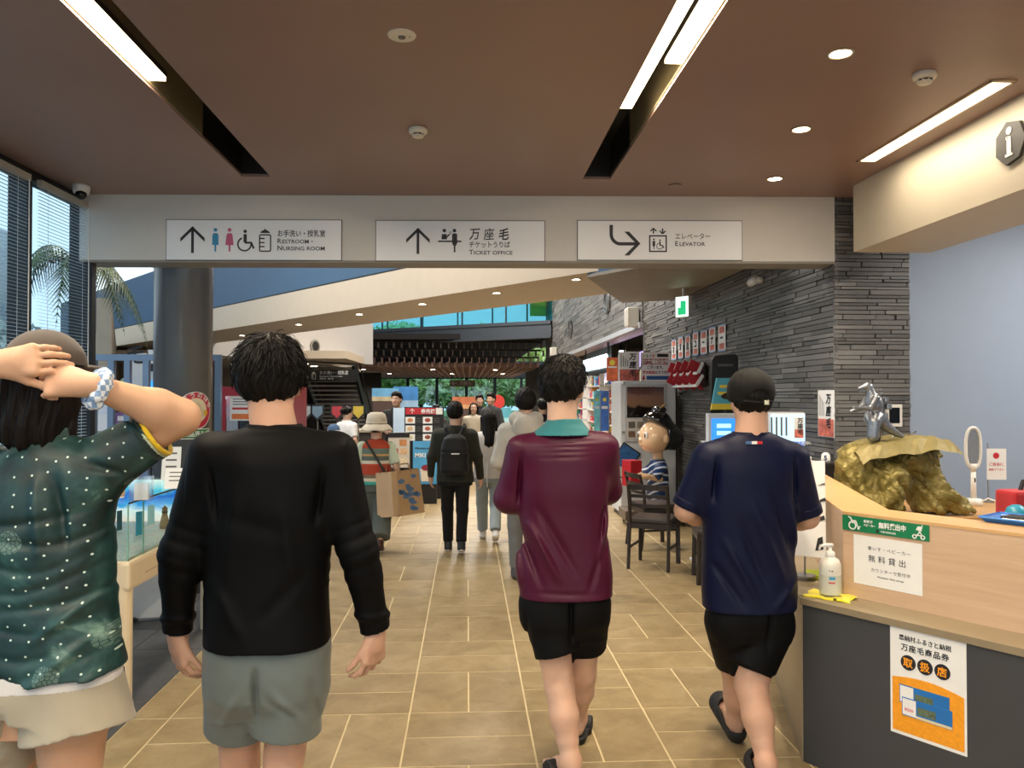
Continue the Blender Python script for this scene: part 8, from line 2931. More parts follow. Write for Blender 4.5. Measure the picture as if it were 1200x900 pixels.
# ================================================================== SHOP BEHIND THE OPENING
M_SHOPW = plain('shop_wall', '#6d6864', 0.7)
sh_ = MB(M_SHOPW)
sh_.box(3.2, 9.0, 12.9, 13.05, 0, 3.4)
sh_.box(8.9, 9.0, 13.05, 27.3, 0, 3.4)
sh_.box(3.2, 9.0, 27.3, 27.4, 0, 3.4)
struct('wall_shop', sh_, 'grey walls of the souvenir shop')
sc_ = MB(plain('shop_ceiling', '#2c2a2a', 0.8))
sc_.box(3.2, 9.0, 12.9, 27.4, 3.3, 3.4)
struct('ceiling_shop', sc_, 'dark shop ceiling')
t = thing('lintel_trim', 'pale metal lintel strip along the head of the shop opening', 'trim', (SWX, 13.05, 2.86))
MB(plain('lintel_metal', '#c3c6cc', 0.35, 0.3)).box(-0.03, 0.34, 0, 14.2, -0.09, 0.0).build('fascia', t)
MB(plain('lintel_under', '#8c7a74', 0.5)).box(-0.02, 0.3, 0, 14.2, -0.10, -0.09).build('underside', t)
for k, (sx_, sy_, pw, cc) in enumerate(((3.5, 15.2, 60, (1, .9, 1)), (3.6, 18.5, 70, (1, .85, 1)), (4.5, 22, 80, (1, .95, .9)), (5.5, 15.5, 60, (.95, .95, 1)))):
 tt = thing('shop_spotlight', 'bright spotlight hanging from the dark shop ceiling', 'spotlight', (sx_, sy_, 3.3), 0, 'spotlights in the shop')
 MB(BLACKP).tube([(0, 0, 0), (0, 0, -0.5)], 0.012, 6).build('rod', tt)
 MB(BLACKP).tube([(0, 0, -0.5), (0, -0.05, -0.62)], [0.04, 0.06], 12).build('can', tt)
 b = MB(glow('spot_glow', '#fff6ff', 30))
 b.ball((0, -0.055, -0.63), 0.045, 12, 8)
 b.build('bulb', tt)
 spot_lamp('shop_spot_light', (sx_, sy_, 2.6), pw, cc, 140, 0.6)
pa, pb = at_x(686, 428, 2.95), at_x(714, 428, 2.95)
t = thing('shop_sign', 'glowing white block letter shop sign at the shop opening', 'sign', (2.93, pa.y, 2.13), RWZ)
Ws = pa.y - pb.y
o = text('lettering', 'SHOP MANZAMO', 0.42, Ws / 2, 0.10, -0.02, glow('shop_letter_glow', '#d8f4ff', 1.0), t, 0.0, 'CENTER', depth=0.04)
k_ = Ws / max(v_.co.x for v_ in o.data.vertices) * 0.5 if False else 1.0
xs2 = [v_.co.x for v_ in o.data.vertices]
f_ = Ws / (max(xs2) - min(xs2))
o.data.transform(Matrix.Translation((Ws / 2, 0, 0)) @ Matrix.Diagonal((f_, 1, 1, 1)) @ Matrix.Translation((-(max(xs2) + min(xs2)) / 2, 0, 0)))
MB(BLACKP).box(-0.1, Ws + 0.1, 0.04, 0.06, 0.0, 0.55).build('rail', t)
for x in (0.1, Ws - 0.1):
 MB(BLACKP).box(x - 0.015, x + 0.015, 0.0, 0.03, 0.07, 0.66).build('hanger', t)
for (u0, u1, v0, v1, Y, c, lab) in ((711, 724, 419, 446, 11.7, '#d8683c', 'orange and white shop flag hanging beside the calligraphy board'), (696, 703, 458, 505, 12.6, '#7ed0d8', 'tall pale teal banner with yellow spot at the shop opening'), (704, 713, 458, 505, 12.2, '#3f6fc4', 'tall deep blue banner at the shop opening')):
 a, b = at_y(u0, v0, Y), at_y(u1, v1, Y)
 t = thing('shop_banner', lab, 'banner', (a.x, Y, 0), 0, 'banners at the shop opening')
 w, h = b.x - a.x, a.z - b.z
 MB(plain('flag_' + c, c, 0.6, var=0.3, scale=8)).box(0, w, -0.006, 0.006, b.z, a.z).build('cloth', t)
 MB(PAPER).box(w * 0.1, w * 0.9, -0.009, -0.006, b.z + h * 0.55, b.z + h * 0.62).build('white_band', t)
 MB(plain('flag_spot', '#e4d24a', 0.6)).disc(w * 0.5, b.z + h * 0.78, w * 0.25, -0.009, -0.006, 14).build('spot', t)
 MB(STEEL).tube([(w + 0.01, 0, 0), (w + 0.01, 0, a.z + 0.02)], 0.01, 6).build('pole', t)
 MB(BLACKP).lathe([(0.12, 0), (0.12, 0.015), (0.015, 0.02)], (w + 0.01, 0, 0)).build('base', t)
rr = random.Random(21)
pal = ('#d04a7a', '#3f7fd0', '#e6c84a', '#e8e4dc', '#7a4ab0', '#4ab08a', '#c8362e', '#2a2a34', '#e08a3a', '#9fd4e8')
for r_, (rx, ry0, ry1) in enumerate(((3.35, 14.4, 16.6), (3.35, 17.2, 19.4), (3.35, 20.0, 22.2), (3.35, 23.0, 25.4))):
 t = thing('goods_rack', ('white goods rack in the shop, %s from the machine side' % ordw[r_]), 'shelf', (rx, (ry0 + ry1) / 2, 0), RWZ, 'goods racks in the shop')
 hw = (ry1 - ry0) / 2
 for k in range(6):
  MB(WHITE).box(-hw, hw, 0, 0.35, 0.28 + k * 0.32, 0.30 + k * 0.32).build('shelf_board', t)
 for x in (-hw, hw - 0.03):
  MB(WHITE).box(x, x + 0.03, 0, 0.35, 0, 2.2).build('upright', t)
 MB(WHITE).box(-hw, hw, 0.35, 0.37, 0, 2.2).build('back_panel', t)
 for k in range(6):
  n_ = 8
  for j in range(n_):
   c = rr.choice(pal)
   hh = rr.uniform(0.12, 0.27)
   yy = ry0 + 0.12 + (ry1 - ry0 - 0.24) * (j + 0.5) / n_
   tt = thing('souvenir_box', '%s souvenir package on the %s board from below of the %s shop rack' % (dict(zip(pal, ('pink', 'blue', 'yellow', 'white', 'violet', 'green', 'red', 'black', 'orange', 'sky blue')))[c], ordw[k], ordw[r_]), 'box', (rx + 0.14, yy, 0.301 + k * 0.32), RWZ, 'souvenir packages on the shop racks')
   MB(plain('pack_' + c, c, 0.45)).box(-0.09, 0.09, -0.08, 0.08, 0, hh).build('carton', tt)
   MB(plain('pack_print_' + pal[(k + j) % 10], pal[(k + j) % 10], 0.45)).box(-0.06, 0.06, -0.083, -0.08, hh * 0.3, hh * 0.75).build('print_label', tt)
t = thing('light_panel', 'glowing violet light panel above the goods racks', 'panel', (3.6, 17.0, 2.25), RWZ)
MB(glow('violet_glow', '#b49cf0', 1.6)).box(-1.4, 1.4, 0, 0.04, 0, 0.3).build('panel', t)
MB(BLACKP).box(-1.45, 1.45, 0.04, 0.08, -0.03, 0.33).build('frame', t)
for x in (-1.2, 1.2):
 MB(BLACKP).box(x - 0.01, x + 0.01, 0.05, 0.07, 0.33, 1.05).build('hanger', t)
# ================================================================== FURNITURE AT THE BACK OF THE HALL
MYb = 12.7
a, b = at_y(474, 477, MYb), at_y(520, 583, MYb)
t = thing('menu_board', 'black menu board stand with red header and food pictures', 'menu board', (a.x, MYb, 0))
w, h = b.x - a.x, a.z
M_MB = plain('menu_black', '#17171a', 0.4)
MB(M_MB).box(0, w, -0.03, 0.03, 0.0, h).build('stand', t)
zz = lambda v: at_y(497, v, MYb).z
MB(plain('menu_red', '#b32630', 0.45)).box(0.02, w * 0.8, -0.035, -0.03, zz(485.5), zz(478)).build('red_header', t)
MB(PAPER).box(w * 0.8, w * 0.97, -0.035, -0.03, zz(485.5), zz(478)).build('white_header', t)
g = MB(PAPER)
arrow_up(g, w * 0.2, zz(484.5), 0.08, -0.038, -0.035)
g.build('arrow', t)
text('lettering', '券売機', 0.075, w * 0.42, zz(484), -0.038, PAPER, t, 0.02)
food = ('#c98a5a', '#a04438', '#d8b48a', '#b05a48', '#e0cfae', '#8a4a3a')
for k in range(6):
 xx, z1_ = w * (0.03 + 0.44 * (k % 2)), zz(488.5 + (k // 2) * 10)
 MB(PAPER).box(xx, xx + w * 0.24, -0.036, -0.03, z1_ - 0.105, z1_).build('picture_card', t)
 o = MB(plain('dish_' + food[k], food[k], 0.5, var=0.4, scale=50)).disc(xx + w * 0.12, z1_ - 0.05, 0.045, -0.038, -0.036, 16, 0.032).build('dish_print', t)
 for j in range(3):
  MB(GREY).box(xx + w * 0.27, xx + w * 0.42, -0.033, -0.03, z1_ - 0.03 - 0.03 * j, z1_ - 0.02 - 0.03 * j).build('print_line', t)
a, b = at_y(461, 478, 12.6), at_y(474, 512, 12.6)
t = thing('side_panel_stand', 'pale blue blank panel beside the black menu board', 'panel', (a.x, 12.6, 0))
MB(plain('panel_paleblue', '#b9cfe4', 0.5)).box(0, b.x - a.x, -0.02, 0.02, 0.75, a.z).build('panel', t)
MB(BLACKP).box(-0.03, 0.0, -0.02, 0.02, 0, a.z).build('post', t)
a, b = at_y(484, 517, 12.1), at_y(512, 567, 12.1)
t = thing('dessert_poster', 'sea blue poster stand with a red berry dessert in a pale cup', 'poster', (a.x, 12.1, 0))
w = b.x - a.x
MB(plain('poster_sea', '#4f9fd0', 0.4, var=0.15, scale=4)).box(0, w, -0.015, 0.015, b.z, a.z).build('sheet', t)
MB(BLACKP).box(0, w, -0.05, 0.05, 0, b.z).build('base', t)
text('lettering', 'MIKI BOX', 0.085, 0.03, a.z - 0.24, -0.017, PAPER, t, 0.03)
text('lettering', 'Okinawa sweets', 0.045, 0.03, a.z - 0.12, -0.017, INK, t, 0.02)
h = a.z - b.z
MB(plain('cup_cream', '#dfd2c0', 0.5)).plate([(w * 0.36, b.z + h * 0.06), (w * 0.8, b.z + h * 0.06), (w * 0.86, b.z + h * 0.36), (w * 0.3, b.z + h * 0.36)], -0.018, -0.015).build('cup', t)
MB(plain('berry_red', '#8a2a3c', 0.5, var=0.4, scale=60)).disc(w * 0.55, b.z + h * 0.38, w * 0.2, -0.02, -0.018, 16, h * 0.07).build('dessert', t)
a, b = at_y(455, 507, 11.6), at_y(480, 548, 11.6)
t = thing('leaflet_easel', 'white menu easel with small food photos and dark header', 'easel', (a.x, 11.6, 0), 0.1)
w, h = b.x - a.x, a.z - b.z
MB(plain('easel_cream', '#cfc8bc', 0.6)).box(0, w, -0.015, 0.015, b.z, a.z).build('board', t)
MB(M_MB).box(0, w, -0.02, -0.015, a.z - 0.07, a.z).build('header', t)
for k in range(5):
 xx, z1_ = (w * (0.52 if k == 0 else 0.12 + 0.42 * ((k - 1) % 2))), a.z - 0.1 - 0.13 * ((k + 1) // 2)
 MB(plain('dish_' + food[k], food[k], 0.5, var=0.4, scale=50)).box(xx, xx + w * 0.34, -0.018, -0.015, z1_ - 0.09, z1_).build('photo', t)
for x in (0.03, w - 0.03):
 MB(BLACKP).beam((x, 0.0, 0), (x, 0.0, b.z), 0.02, 0.02).build('leg', t)
MB(BLACKP).beam((w / 2, 0.35, 0), (w / 2, 0.02, a.z - 0.1), 0.02, 0.02).build('leg', t)
a, b = at_y(396, 520, 15.0), at_y(462, 560, 15.0)
t = thing('serving_counter', 'dark food counter behind the woman in the hat', 'counter', (a.x, 15.0, 0))
w = b.x - a.x
MB(plain('counter_brown', '#3a322c', 0.5)).box(0, w, 0, 0.7, 0, 0.95).build('body', t)
MB(plain('counter_top_pale', '#b5a58c', 0.4)).box(-0.03, w + 0.03, -0.05, 0.75, 0.95, 0.99).build('top', t)
rr = random.Random(8)
for k, (u, c, lab) in enumerate(((358, '#8a8e92', 'dark badge sign on a stand nearest the ear of the man in black'), (372, '#5a7080', 'blue-grey badge sign on a stand behind the man in black'), (395, '#9a3038', 'red badge sign on a stand behind the apron wearer'), (420, '#b8a03a', 'yellow badge sign on a stand before the stair'))):
 p = at_y(u, 482, 14.2)
 t = thing('badge_sign', lab, 'sign', (p.x, 14.2, 0), 0, 'badge signs on stands')
 MB(BLACKP).plate([(-0.12, p.z - 0.05), (0.0, p.z - 0.17), (0.12, p.z - 0.05), (0.12, p.z + 0.12), (-0.12, p.z + 0.12)], -0.012, 0.012).build('shield', t)
 MB(plain('badge_' + c, c, 0.5)).plate([(-0.09, p.z - 0.035), (0.0, p.z - 0.125), (0.09, p.z - 0.035), (0.09, p.z + 0.09), (-0.09, p.z + 0.09)], -0.015, -0.012).build('face', t)
 MB(STEEL).tube([(0, 0.02, 0), (0, 0.02, p.z)], 0.012, 6).build('pole', t)
 MB(BLACKP).lathe([(0.09, 0), (0.09, 0.015), (0.02, 0.02)], (0, 0.02, 0)).build('base', t)
for (u0, v0, u1, v1, Y, c1, c2, lab) in ((436, 455, 467, 470, 24.0, '#6fb0dc', '#cdbf9a', 'beach mural panel behind the staff counter'), (461, 453, 490, 478, 25.0, '#3f86cc', '#9fc4e4', 'blue sky mural panel before the far windows'), (530, 465, 563, 479, 30.0, '#d07a52', '#e0a878', 'orange picture panel under the far windows'), (587, 478, 599, 496, 26.0, '#5fb4c8', '#a8dce4', 'pale teal picture panel near the hoodie wearer')):
 a, b = at_y(u0, v0, Y), at_y(u1, v1, Y)
 t = thing('mural_panel', lab, 'panel', (a.x, Y, 0), 0, 'mural panels at the back')
 w, h = b.x - a.x, a.z - b.z
 MB(plain('mural_' + c1, c1, 0.5, var=0.2, scale=3)).box(0, w, -0.02, 0.02, b.z + h * 0.35, a.z).build('upper_field', t)
 MB(plain('mural_' + c2, c2, 0.5, var=0.2, scale=3)).box(0, w, -0.02, 0.02, b.z, b.z + h * 0.35).build('lower_field', t)
 MB(plain('mural_stand', '#5a463e', 0.6)).box(0.02, w - 0.02, 0.0, 0.05, 0, b.z).build('stand', t)
p = at_y(583, 471, 26.5)
t = thing('round_red_sign', 'round red sign on a pole near the far windows', 'sign', (p.x, 26.5, 0))
MB(plain('round_red', '#d03a34', 0.5)).disc(0, p.z, 0.24, -0.02, 0.02, 24).build('disc', t)
MB(STEEL).tube([(0, 0.03, 0), (0, 0.03, p.z)], 0.02, 8).build('pole', t)
# ================================================================== PEOPLE FURTHER IN
def walker(label, u, Y, H, yaw=0.0, top='#888888', sleeve='long', bottom='#222222', wide=0.0, shoe='#222222', hair='short', skin=None, stride=0.16, arms=None, vox=0.011, hat=None, sole=None, topmat=None, fatten=1.0, hemz=0.5, z0=0.0, sleevemat=None):
 p = at_y(u, 560, Y)
 t = thing('person', label, 'person', (p.x, Y, z0), yaw)
 s = H / 1.72
 skin = skin or SKIN_L
 hd = v3((0, 0.02, 0.925 * H))
 M = basis(0, 0)
 sh = {'l': v3((-0.105 * H * fatten, 0, 0.785 * H)), 'r': v3((0.105 * H * fatten, 0, 0.785 * H))}
 arms = arms or {}
 el, wr = {}, {}
 for q, sg in (('l', -1), ('r', 1)):
  e_, w_ = arms.get(q, ((sg * 0.145, -0.02, 0.63), (sg * 0.15, 0.05, 0.49)))
  el[q], wr[q] = v3(e_) * H, v3(w_) * H
 hip = {'l': v3((-0.05 * H, 0, 0.51 * H)), 'r': v3((0.05 * H, 0, 0.51 * H))}
 kn = {'l': v3((-0.05 * H, stride * 0.55, 0.285 * H)), 'r': v3((0.05 * H, -stride * 0.2, 0.285 * H))}
 an = {'l': v3((-0.045 * H, stride * 0.8, 0.09 * s)), 'r': v3((0.045 * H, -stride, 0.09 * s + stride * 0.25))}
 allp = np.array(list(el.values()) + list(wr.values()) + list(an.values()) + [hd])
 lo, hi = allp.min(0) - 0.2, allp.max(0) + 0.2
 lo[2] = 0
 F = Field(lo, hi, vox)
 head_sdf(F, hd, M, s, v3((0, -0.01, 0.80 * H)), 0.052)
 F.loft([(0.48 * H, 0, 0, 0.085 * H, 0.055 * H), (0.62 * H, 0, 0, 0.075 * H, 0.052 * H), (0.78 * H, 0, 0, 0.095 * H, 0.055 * H), (0.82 * H, 0, 0, 0.05 * H, 0.04 * H)], 0.03)
 for q, sg in (('l', -1), ('r', 1)):
  arm_sdf(F, sh[q], el[q], wr[q], s * 0.78)
  f_ = wr[q] - el[q]
  hand_sdf(F, wr[q], Vector(f_.tolist()), (-sg, 0.2, 0), sg * 1.0, s, (0.35, 0.4, 0.3))
  leg_sdf(F, hip[q], kn[q], an[q], s * 0.78)
  foot_sdf(F, an[q], 0, -stride * 0.5 if q == 'r' else 0, s * 0.95)
 F.build('body', skin, t)
 face_parts(t, hd, M, s, HAIR)
 tm = topmat or cloth_mat('cloth_' + top, top, 0.8, 0.1)
 G = Field(lo, hi, vox)
 G.loft([(hemz * H, 0, 0, 0.118 * H * fatten, 0.082 * H), (0.60 * H, 0, 0, 0.108 * H * fatten, 0.078 * H), (0.72 * H, 0, 0, 0.115 * H * fatten, 0.08 * H), (0.785 * H, 0, 0, 0.118 * H * fatten, 0.072 * H), (0.81 * H, 0, 0, 0.098 * H, 0.062 * H), (0.83 * H, 0, 0, 0.062 * H, 0.05 * H), (0.845 * H, 0, 0, 0.042 * H, 0.04 * H)], 0.02, 2.3)
 if sleeve and not sleevemat:
  for q in 'lr':
   if sleeve == 'long':
    G.cap(sh[q], el[q], 0.06 * s, 0.052 * s, 0.07)
    G.cap(el[q], wr[q], 0.052 * s, 0.04 * s, 0.02, flat='b')
   else:
    G.cap(sh[q], sh[q] + (el[q] - sh[q]) * 0.8, 0.065 * s, 0.062 * s, 0.04, flat='b')
 G.warp(lambda x, y, z: 0.006 * wob(x, y, z * 0.6, 15, len(label)))
 G.build('top', tm, t)
 if sleevemat:
  for q in 'lr':
   G = Field(lo, hi, vox)
   e1_ = sh[q] + (el[q] - sh[q]) * 0.85
   G.cap(sh[q], e1_, 0.068 * s, 0.066 * s, 0.0, flat='b')
   G.build('sleeve', sleevemat, t)
 bm_ = cloth_mat('cloth_' + bottom, bottom, 0.8, 0.05)
 G = Field(lo, hi, vox)
 G.loft([(0.45 * H, 0, 0, 0.112 * H * fatten, 0.075 * H), (0.58 * H, 0, 0, 0.095 * H, 0.068 * H)], 0.02)
 for q in 'lr':
  G.cap(hip[q], kn[q], 0.092 * s, (0.07 + wide * 0.7) * s, 0.03)
  G.cap(kn[q], an[q] + v3((0, 0, 0.02 + wide * 0.4)), (0.068 + wide * 0.7) * s, (0.058 + wide) * s, 0.02, flat='b')
 G.warp(lambda x, y, z: 0.005 * wob(x, y, z * 0.4, 17, 3))
 G.build('trousers', bm_, t)
 for q in 'lr':
  sneaker(t, an[q], 0.0, plain('shoe_' + shoe, shoe, 0.5), sole or plain('shoe_' + shoe, shoe, 0.5), -stride * 1.6 if q == 'r' else 0.0, s * 0.95, 0.010)
 if hair == 'short':
  short_hair(t, hd, M, s, HAIR, 0.009, 1.04, 2, tuft=False)
 elif hair in ('long', 'bun'):
  G = Field(hd - v3((0.16, 0.18, 0.42)), hd + v3((0.16, 0.16, 0.17)), 0.009)
  G.ell(hd + v3((0, -0.016, 0.034)) * s, np.array((0.09, 0.108, 0.1)) * s, 0)
  if hair == 'long':
   G.cap(hd + v3((0, -0.05, 0.0)), hd + v3((0, -0.085, -0.26)), 0.088 * s, 0.085 * s, 0.04)
   for sg in (-1, 1):
    G.cap(hd + v3((sg * 0.07, -0.01, 0.0)), hd + v3((sg * 0.075, -0.02, -0.22)), 0.03, 0.025, 0.03)
  else:
   G.ell(hd + v3((0, -0.11, 0.03)), (0.045, 0.05, 0.05), 0.02)
  G.cut(lambda X, Y, Z: (Y - hd[1] - 0.045) - 0.6 * np.maximum(Z - hd[2] - 0.05, 0) + 0 * X, 0.02)
  G.warp(lambda x, y, z: 0.004 * np.sin(x * 150 + 3 * np.sin(z * 9)))
  G.build('hair', HAIR, t)
 return t, dict(hd=hd, H=H, s=s, sh=sh, el=el, wr=wr, an=an, kn=kn, hip=hip)
ksv = NT('striped_knit')
vsk = ksv.coord('Object')
sps = ksv.n('ShaderNodeSeparateXYZ')
ksv.l(vsk, sps.inputs[0])
ph = ksv.math('FRACT', ksv.math('MULTIPLY', ksv.math('SUBTRACT', sps.outputs['Z'], 0.6), 1.75))
ksv.base(ksv.ramp(ph, [(0.0, srgb('#8a3a2a')), (0.06, srgb('#3f9a8e')), (0.2, srgb('#46a89a')), (0.24, srgb('#d9cdb8')), (0.30, srgb('#7a6a58')), (0.36, srgb('#b4452e')), (0.52, srgb('#c04e34')), (0.56, srgb('#dcd2c0')), (0.62, srgb('#5f6a60')), (0.70, srgb('#c9a06a')), (0.74, srgb('#6a7a70')), (0.84, srgb('#b8482f'))], 'CONSTANT'))
ksv.set(Roughness=0.9)
ksv.bump(ksv.noise(vsk, 300, 2), 0.3, 0.003)
t, J = walker('woman in cream bucket hat and striped knit vest carrying two large paper bags', 441, 8.45, 1.40, 0.0, sleeve='short', bottom='#5a605c', wide=0.07, shoe='#4a2a22', hair='short', stride=0.2, topmat=ksv.m, hemz=0.50, vox=0.009, sleevemat=cloth_mat('mint_cotton', '#c4cfb4', 0.85), arms={'l': ((-0.145, -0.0, 0.62), (-0.15, 0.03, 0.47)), 'r': ((0.15, -0.04, 0.63), (0.19, 0.0, 0.50))})
hd = J['hd']
b = MB(cloth_mat('cream_canvas', '#c9bda8', 0.85))
b.sm = True
b.lathe([(0.001, 0.155), (0.06, 0.152), (0.095, 0.13), (0.108, 0.07), (0.112, 0.03), (0.135, 0.012), (0.165, -0.025), (0.172, -0.04), (0.166, -0.042), (0.128, -0.002), (0.106, 0.012)], (hd[0], hd[1] - 0.01, hd[2] + 0.01), 36)
for i_, v_ in enumerate(b.v):
 b.v[i_] = (v_[0], v_[1], v_[2] + 0.012 * math.sin(7 * math.atan2(v_[1] - hd[1], v_[0] - hd[0])) * max(0, math.hypot(v_[0] - hd[0], v_[1] - hd[1]) - 0.1) * 8)
ht = b.build('bucket_hat', t)
MB(cloth_mat('tan_band', '#a89478', 0.85)).lathe([(0.111, 0.0), (0.114, 0.002), (0.112, 0.028), (0.109, 0.03)], (hd[0], hd[1] - 0.01, hd[2] + 0.022), 30).build('hat_band', ht)
MB(BLACKP).tube([v3((-0.10, -0.09, 0.83 * J['H'])), v3((0.0, -0.125, 0.72 * J['H'])), v3((0.1, -0.13, 0.60 * J['H'])), v3((0.15, -0.10, 0.54 * J['H']))], 0.012, 6).build('bag_strap', t)
M_KRAFT = plain('kraft_paper', '#b08e66', 0.8, bump=0.2, bscale=20)
M_KRAFTL = plain('pale_kraft_paper', '#c9aa86', 0.8, bump=0.3, bscale=18)
def paper_bag(label, u, v, Y, w_, d_, h_, mat_, rz, art, roll):
 p = at_y(u, v, Y)
 t = thing('paper_bag', label, 'bag', (p.x, Y, p.z), rot=(0, roll, rz))
 bm2 = MB(mat_)
 W, D = w_ / 2, d_ / 2
 vs2 = [(-W, -D, 0), (W, -D, 0), (W, D, 0), (-W, D, 0), (-W * 0.96, -D * 0.7, h_), (W * 0.96, -D * 0.7, h_), (W * 0.96, D * 0.7, h_), (-W * 0.96, D * 0.7, h_), (-W, 0, h_ * 0.5), (W, 0, h_ * 0.5)]
 bm2.add(vs2, [(3, 2, 1, 0), (0, 1, 5, 4), (2, 3, 7, 6), (0, 4, 8), (3, 0, 8), (7, 3, 8), (4, 7, 8), (1, 9, 5), (2, 9, 1), (6, 9, 2), (5, 9, 6)])
 bm2.build('bag_body', t)
 for s in (-1, 1):
  MB(plain('twine', '#8a6c48', 0.9)).tube([(-W * 0.4, s * D * 0.7, h_ - 0.02), (-W * 0.3, s * D * 0.5, h_ + 0.07), (W * 0.3, s * D * 0.5, h_ + 0.07), (W * 0.4, s * D * 0.7, h_ - 0.02)], 0.005, 6).build('handle', t)
 if art:
  r = random.Random(3)
  for k in range(16):
   cx, cz = r.uniform(-W * 0.68, W * 0.68), h_ * r.uniform(0.1, 0.88)
   g = MB(plain('wave_blue', '#4f6f94', 0.6))
   n_ = 9
   yb = lambda z: -D + D * 0.3 * z / h_ - 0.003
   pts = [(cx + 0.036 * math.cos(2 * PI * i / n_) * r.uniform(.6, 1.3), cz + 0.026 * math.sin(2 * PI * i / n_) * r.uniform(.6, 1.3)) for i in range(n_)]
   g.add([(x, yb(z), z) for x, z in pts], [list(range(n_))])
   g.build('print_wave', t)
 return t
paper_bag('kraft paper bag printed with blue waves in the hand of the hat wearer', 480, 602, 8.42, 0.30, 0.14, 0.46, M_KRAFT, 0.25, True, -0.12)
paper_bag('plain pale paper bag hanging beside the printed one', 457, 605, 8.32, 0.20, 0.16, 0.46, M_KRAFTL, -0.5, False, -0.1)
t, J = walker('man in dark olive jacket and black trousers with a black backpack', 533, 8.3, 1.57, 0.0, top='#26271f', bottom='#0c0c0e', shoe='#1a1a1c', sole=PAPER, stride=0.16, vox=0.009, fatten=1.06, hemz=0.47, arms={'l': ((-0.155, -0.02, 0.64), (-0.16, 0.03, 0.50)), 'r': ((0.155, -0.02, 0.64), (0.17, 0.03, 0.49))})
bp = thing('backpack', 'black backpack worn on the olive jacket', 'backpack', (t.location.x, t.location.y - 0.02, 0.0))
H_ = J['H']
F = Field((-0.2, -0.36, 0.5 * H_), (0.2, 0.02, 0.86 * H_), 0.009)
F.loft([(0.535 * H_, 0.0, -0.20, 0.125, 0.075), (0.56 * H_, 0.0, -0.205, 0.145, 0.095), (0.68 * H_, 0.0, -0.20, 0.14, 0.09), (0.76 * H_, 0.0, -0.19, 0.115, 0.07), (0.79 * H_, 0.0, -0.18, 0.06, 0.04)], 0.02, 3)
F.warp(lambda x, y, z: 0.004 * wob(x, y, z, 20, 5) + 0.006 * np.exp(-((z - 0.68 * H_) / 0.008) ** 2))
F.build('sack', cloth_mat('black_nylon', '#0d0d10', 0.6, 0.05), bp)
for s in (-1, 1):
 MB(cloth_mat('black_nylon', '#0d0d10', 0.6, 0.05)).tube([(s * 0.05, -0.16, 0.78 * H_), (s * 0.09, -0.13, 0.825 * H_), (s * 0.10, 0.0, 0.845 * H_), (s * 0.11, 0.13, 0.78 * H_), (s * 0.13, 0.10, 0.62 * H_), (s * 0.13, -0.12, 0.56 * H_)], 0.018, 8).build('strap', bp)
MB(PAPER).box(-0.03, 0.05, -0.306, -0.296, 0.665 * H_, 0.672 * H_).build('zip_puller', bp)
MB(cloth_mat('black_nylon', '#0d0d10', 0.6, 0.05)).tube([(-0.03, -0.19, 0.78 * H_), (0, -0.19, 0.81 * H_), (0.03, -0.19, 0.78 * H_)], 0.008, 6).build('grab_handle', bp)
t, J = walker('woman with long black hair in white blouse and light blue jeans', 573, 8.95, 1.48, 0.0, top='#d3d0cc', sleeve='short', bottom='#9aa6ab', shoe='#e2e0dc', hair='long', stride=0.22, wide=0.012, hemz=0.48, vox=0.009)
MB(PAPER).tube([v3((-0.02, -0.125, 0.60 * 1.48)), v3((-0.03, -0.14, 0.5 * 1.48)), v3((-0.02, -0.14, 0.42 * 1.48))], 0.006, 6).build('waist_tie', t)
t, J = walker('man with thinning hair in a pale cream hooded jacket and grey trousers', 616, 6.95, 1.70, 0.0, top='#b9b4ab', bottom='#77787a', shoe='#4a4a4c', stride=0.2, vox=0.009, fatten=1.0, hemz=0.46, arms={'l': ((-0.15, 0.0, 0.62), (-0.10, 0.16, 0.56)), 'r': ((0.15, 0.0, 0.62), (0.12, 0.16, 0.56))})
F = Field((-0.2, -0.26, 0.70 * 1.7), (0.2, 0.12, 0.90 * 1.7), 0.008)
F.cap((-0.085, -0.06, 1.43), (0.085, -0.06, 1.43), 0.065, 0.065, 0)
F.ell((0, -0.13, 1.36), (0.12, 0.065, 0.11), 0.04)
F.cap((-0.09, -0.03, 1.42), (-0.09, 0.06, 1.39), 0.05, 0.035, 0.03)
F.cap((0.09, -0.03, 1.42), (0.09, 0.06, 1.39), 0.05, 0.035, 0.03)
F.ell((0, -0.02, 1.5), (0.075, 0.075, 0.08), 0.01, 'd')
F.warp(lambda x, y, z: 0.007 * wob(x, y, z, 28, 3))
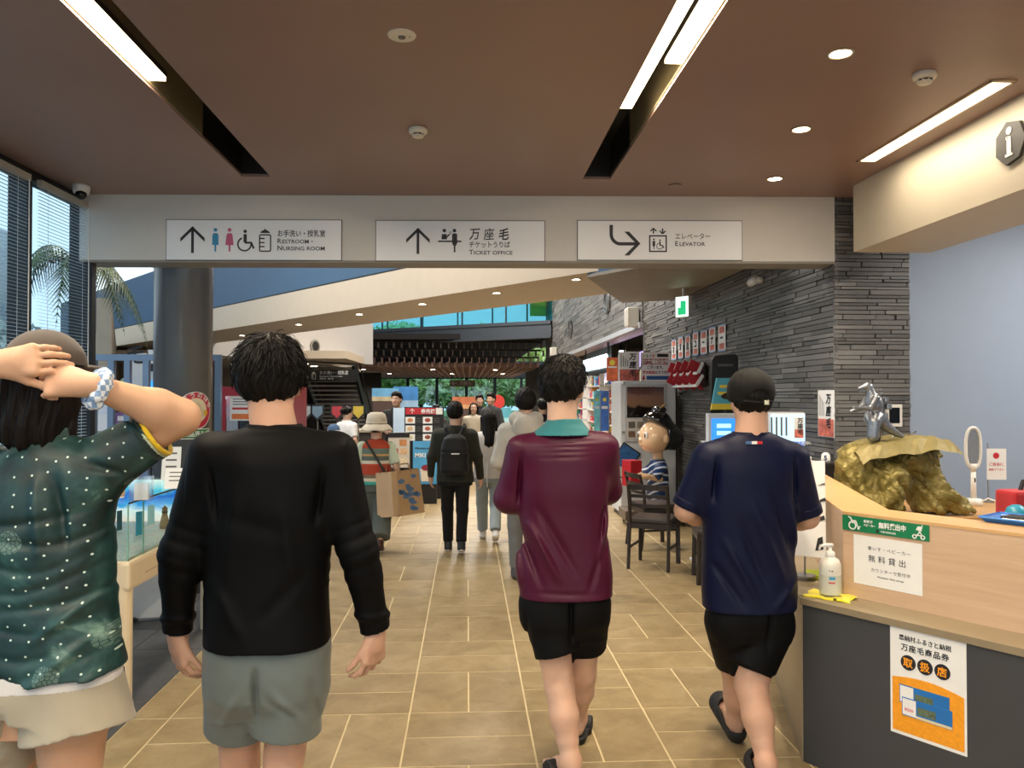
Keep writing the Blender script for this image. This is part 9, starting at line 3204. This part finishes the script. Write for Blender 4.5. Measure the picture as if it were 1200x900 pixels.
F.build('hood', cloth_mat('cloth_#b9b4ab', '#b9b4ab', 0.8, 0.1), t)
t, J = walker('staff man in black suit facing the hall behind the menu board', 465, 13.4, 1.70, PI * 0.92, top='#111114', bottom='#111114', stride=0.02, vox=0.011, arms={'l': ((-0.14, 0.05, 0.64), (-0.05, 0.18, 0.62)), 'r': ((0.14, 0.05, 0.64), (0.05, 0.18, 0.62))})
walker('woman with long hair and beige coat walking towards the viewer', 555, 15.8, 1.50, PI, top='#c0b5a0', bottom='#a89f90', hair='long', stride=0.12, vox=0.012)
walker('man in dark jacket walking beside the woman in beige coat', 562, 17.2, 1.66, PI, top='#25262a', bottom='#2c2c30', stride=0.12, vox=0.012)
walker('man in dark jacket over pale shirt looking sideways near the far windows', 576, 16.6, 1.69, PI * 0.8, top='#3a3d40', bottom='#26282c', stride=0.12, vox=0.012)
walker('person in black top standing by the shop entrance', 636, 13.0, 1.58, 0.2, top='#15151a', bottom='#222226', stride=0.1, vox=0.012)
walker('person with dark hair standing behind the menu board near the windows', 511, 15.5, 1.46, PI, top='#3c3a3c', bottom='#2a2a2e', stride=0.05, vox=0.012)
walker('staff in white shirt and grey apron walking past the counter', 406, 13.2, 1.46, -0.6, top='#e0dedb', sleeve='short', bottom='#5d666c', hair='bun', stride=0.25, vox=0.012)
t, J = walker('child in blue and white cap in front of the counter', 391, 12.4, 1.15, 0.2, top='#3f5f8a', sleeve='short', bottom='#3a3a40', stride=0.1, vox=0.012)
b = MB(cloth_mat('blue_cap_cotton', '#3d5878', 0.8))
b.sm = True
b.lathe([(0.001, 0.13), (0.05, 0.122), (0.085, 0.09), (0.098, 0.04), (0.1, 0.0)], (J['hd'][0], J['hd'][1] - 0.01, J['hd'][2] + 0.005), 24)
co = b.build('cap', t)
MB(cloth_mat('cap_white', '#d5d8da', 0.8)).lathe([(0.101, 0.0), (0.103, 0.004), (0.102, 0.03), (0.098, 0.035)], (J['hd'][0], J['hd'][1] - 0.01, J['hd'][2] + 0.005), 24).build('cap_band', co)
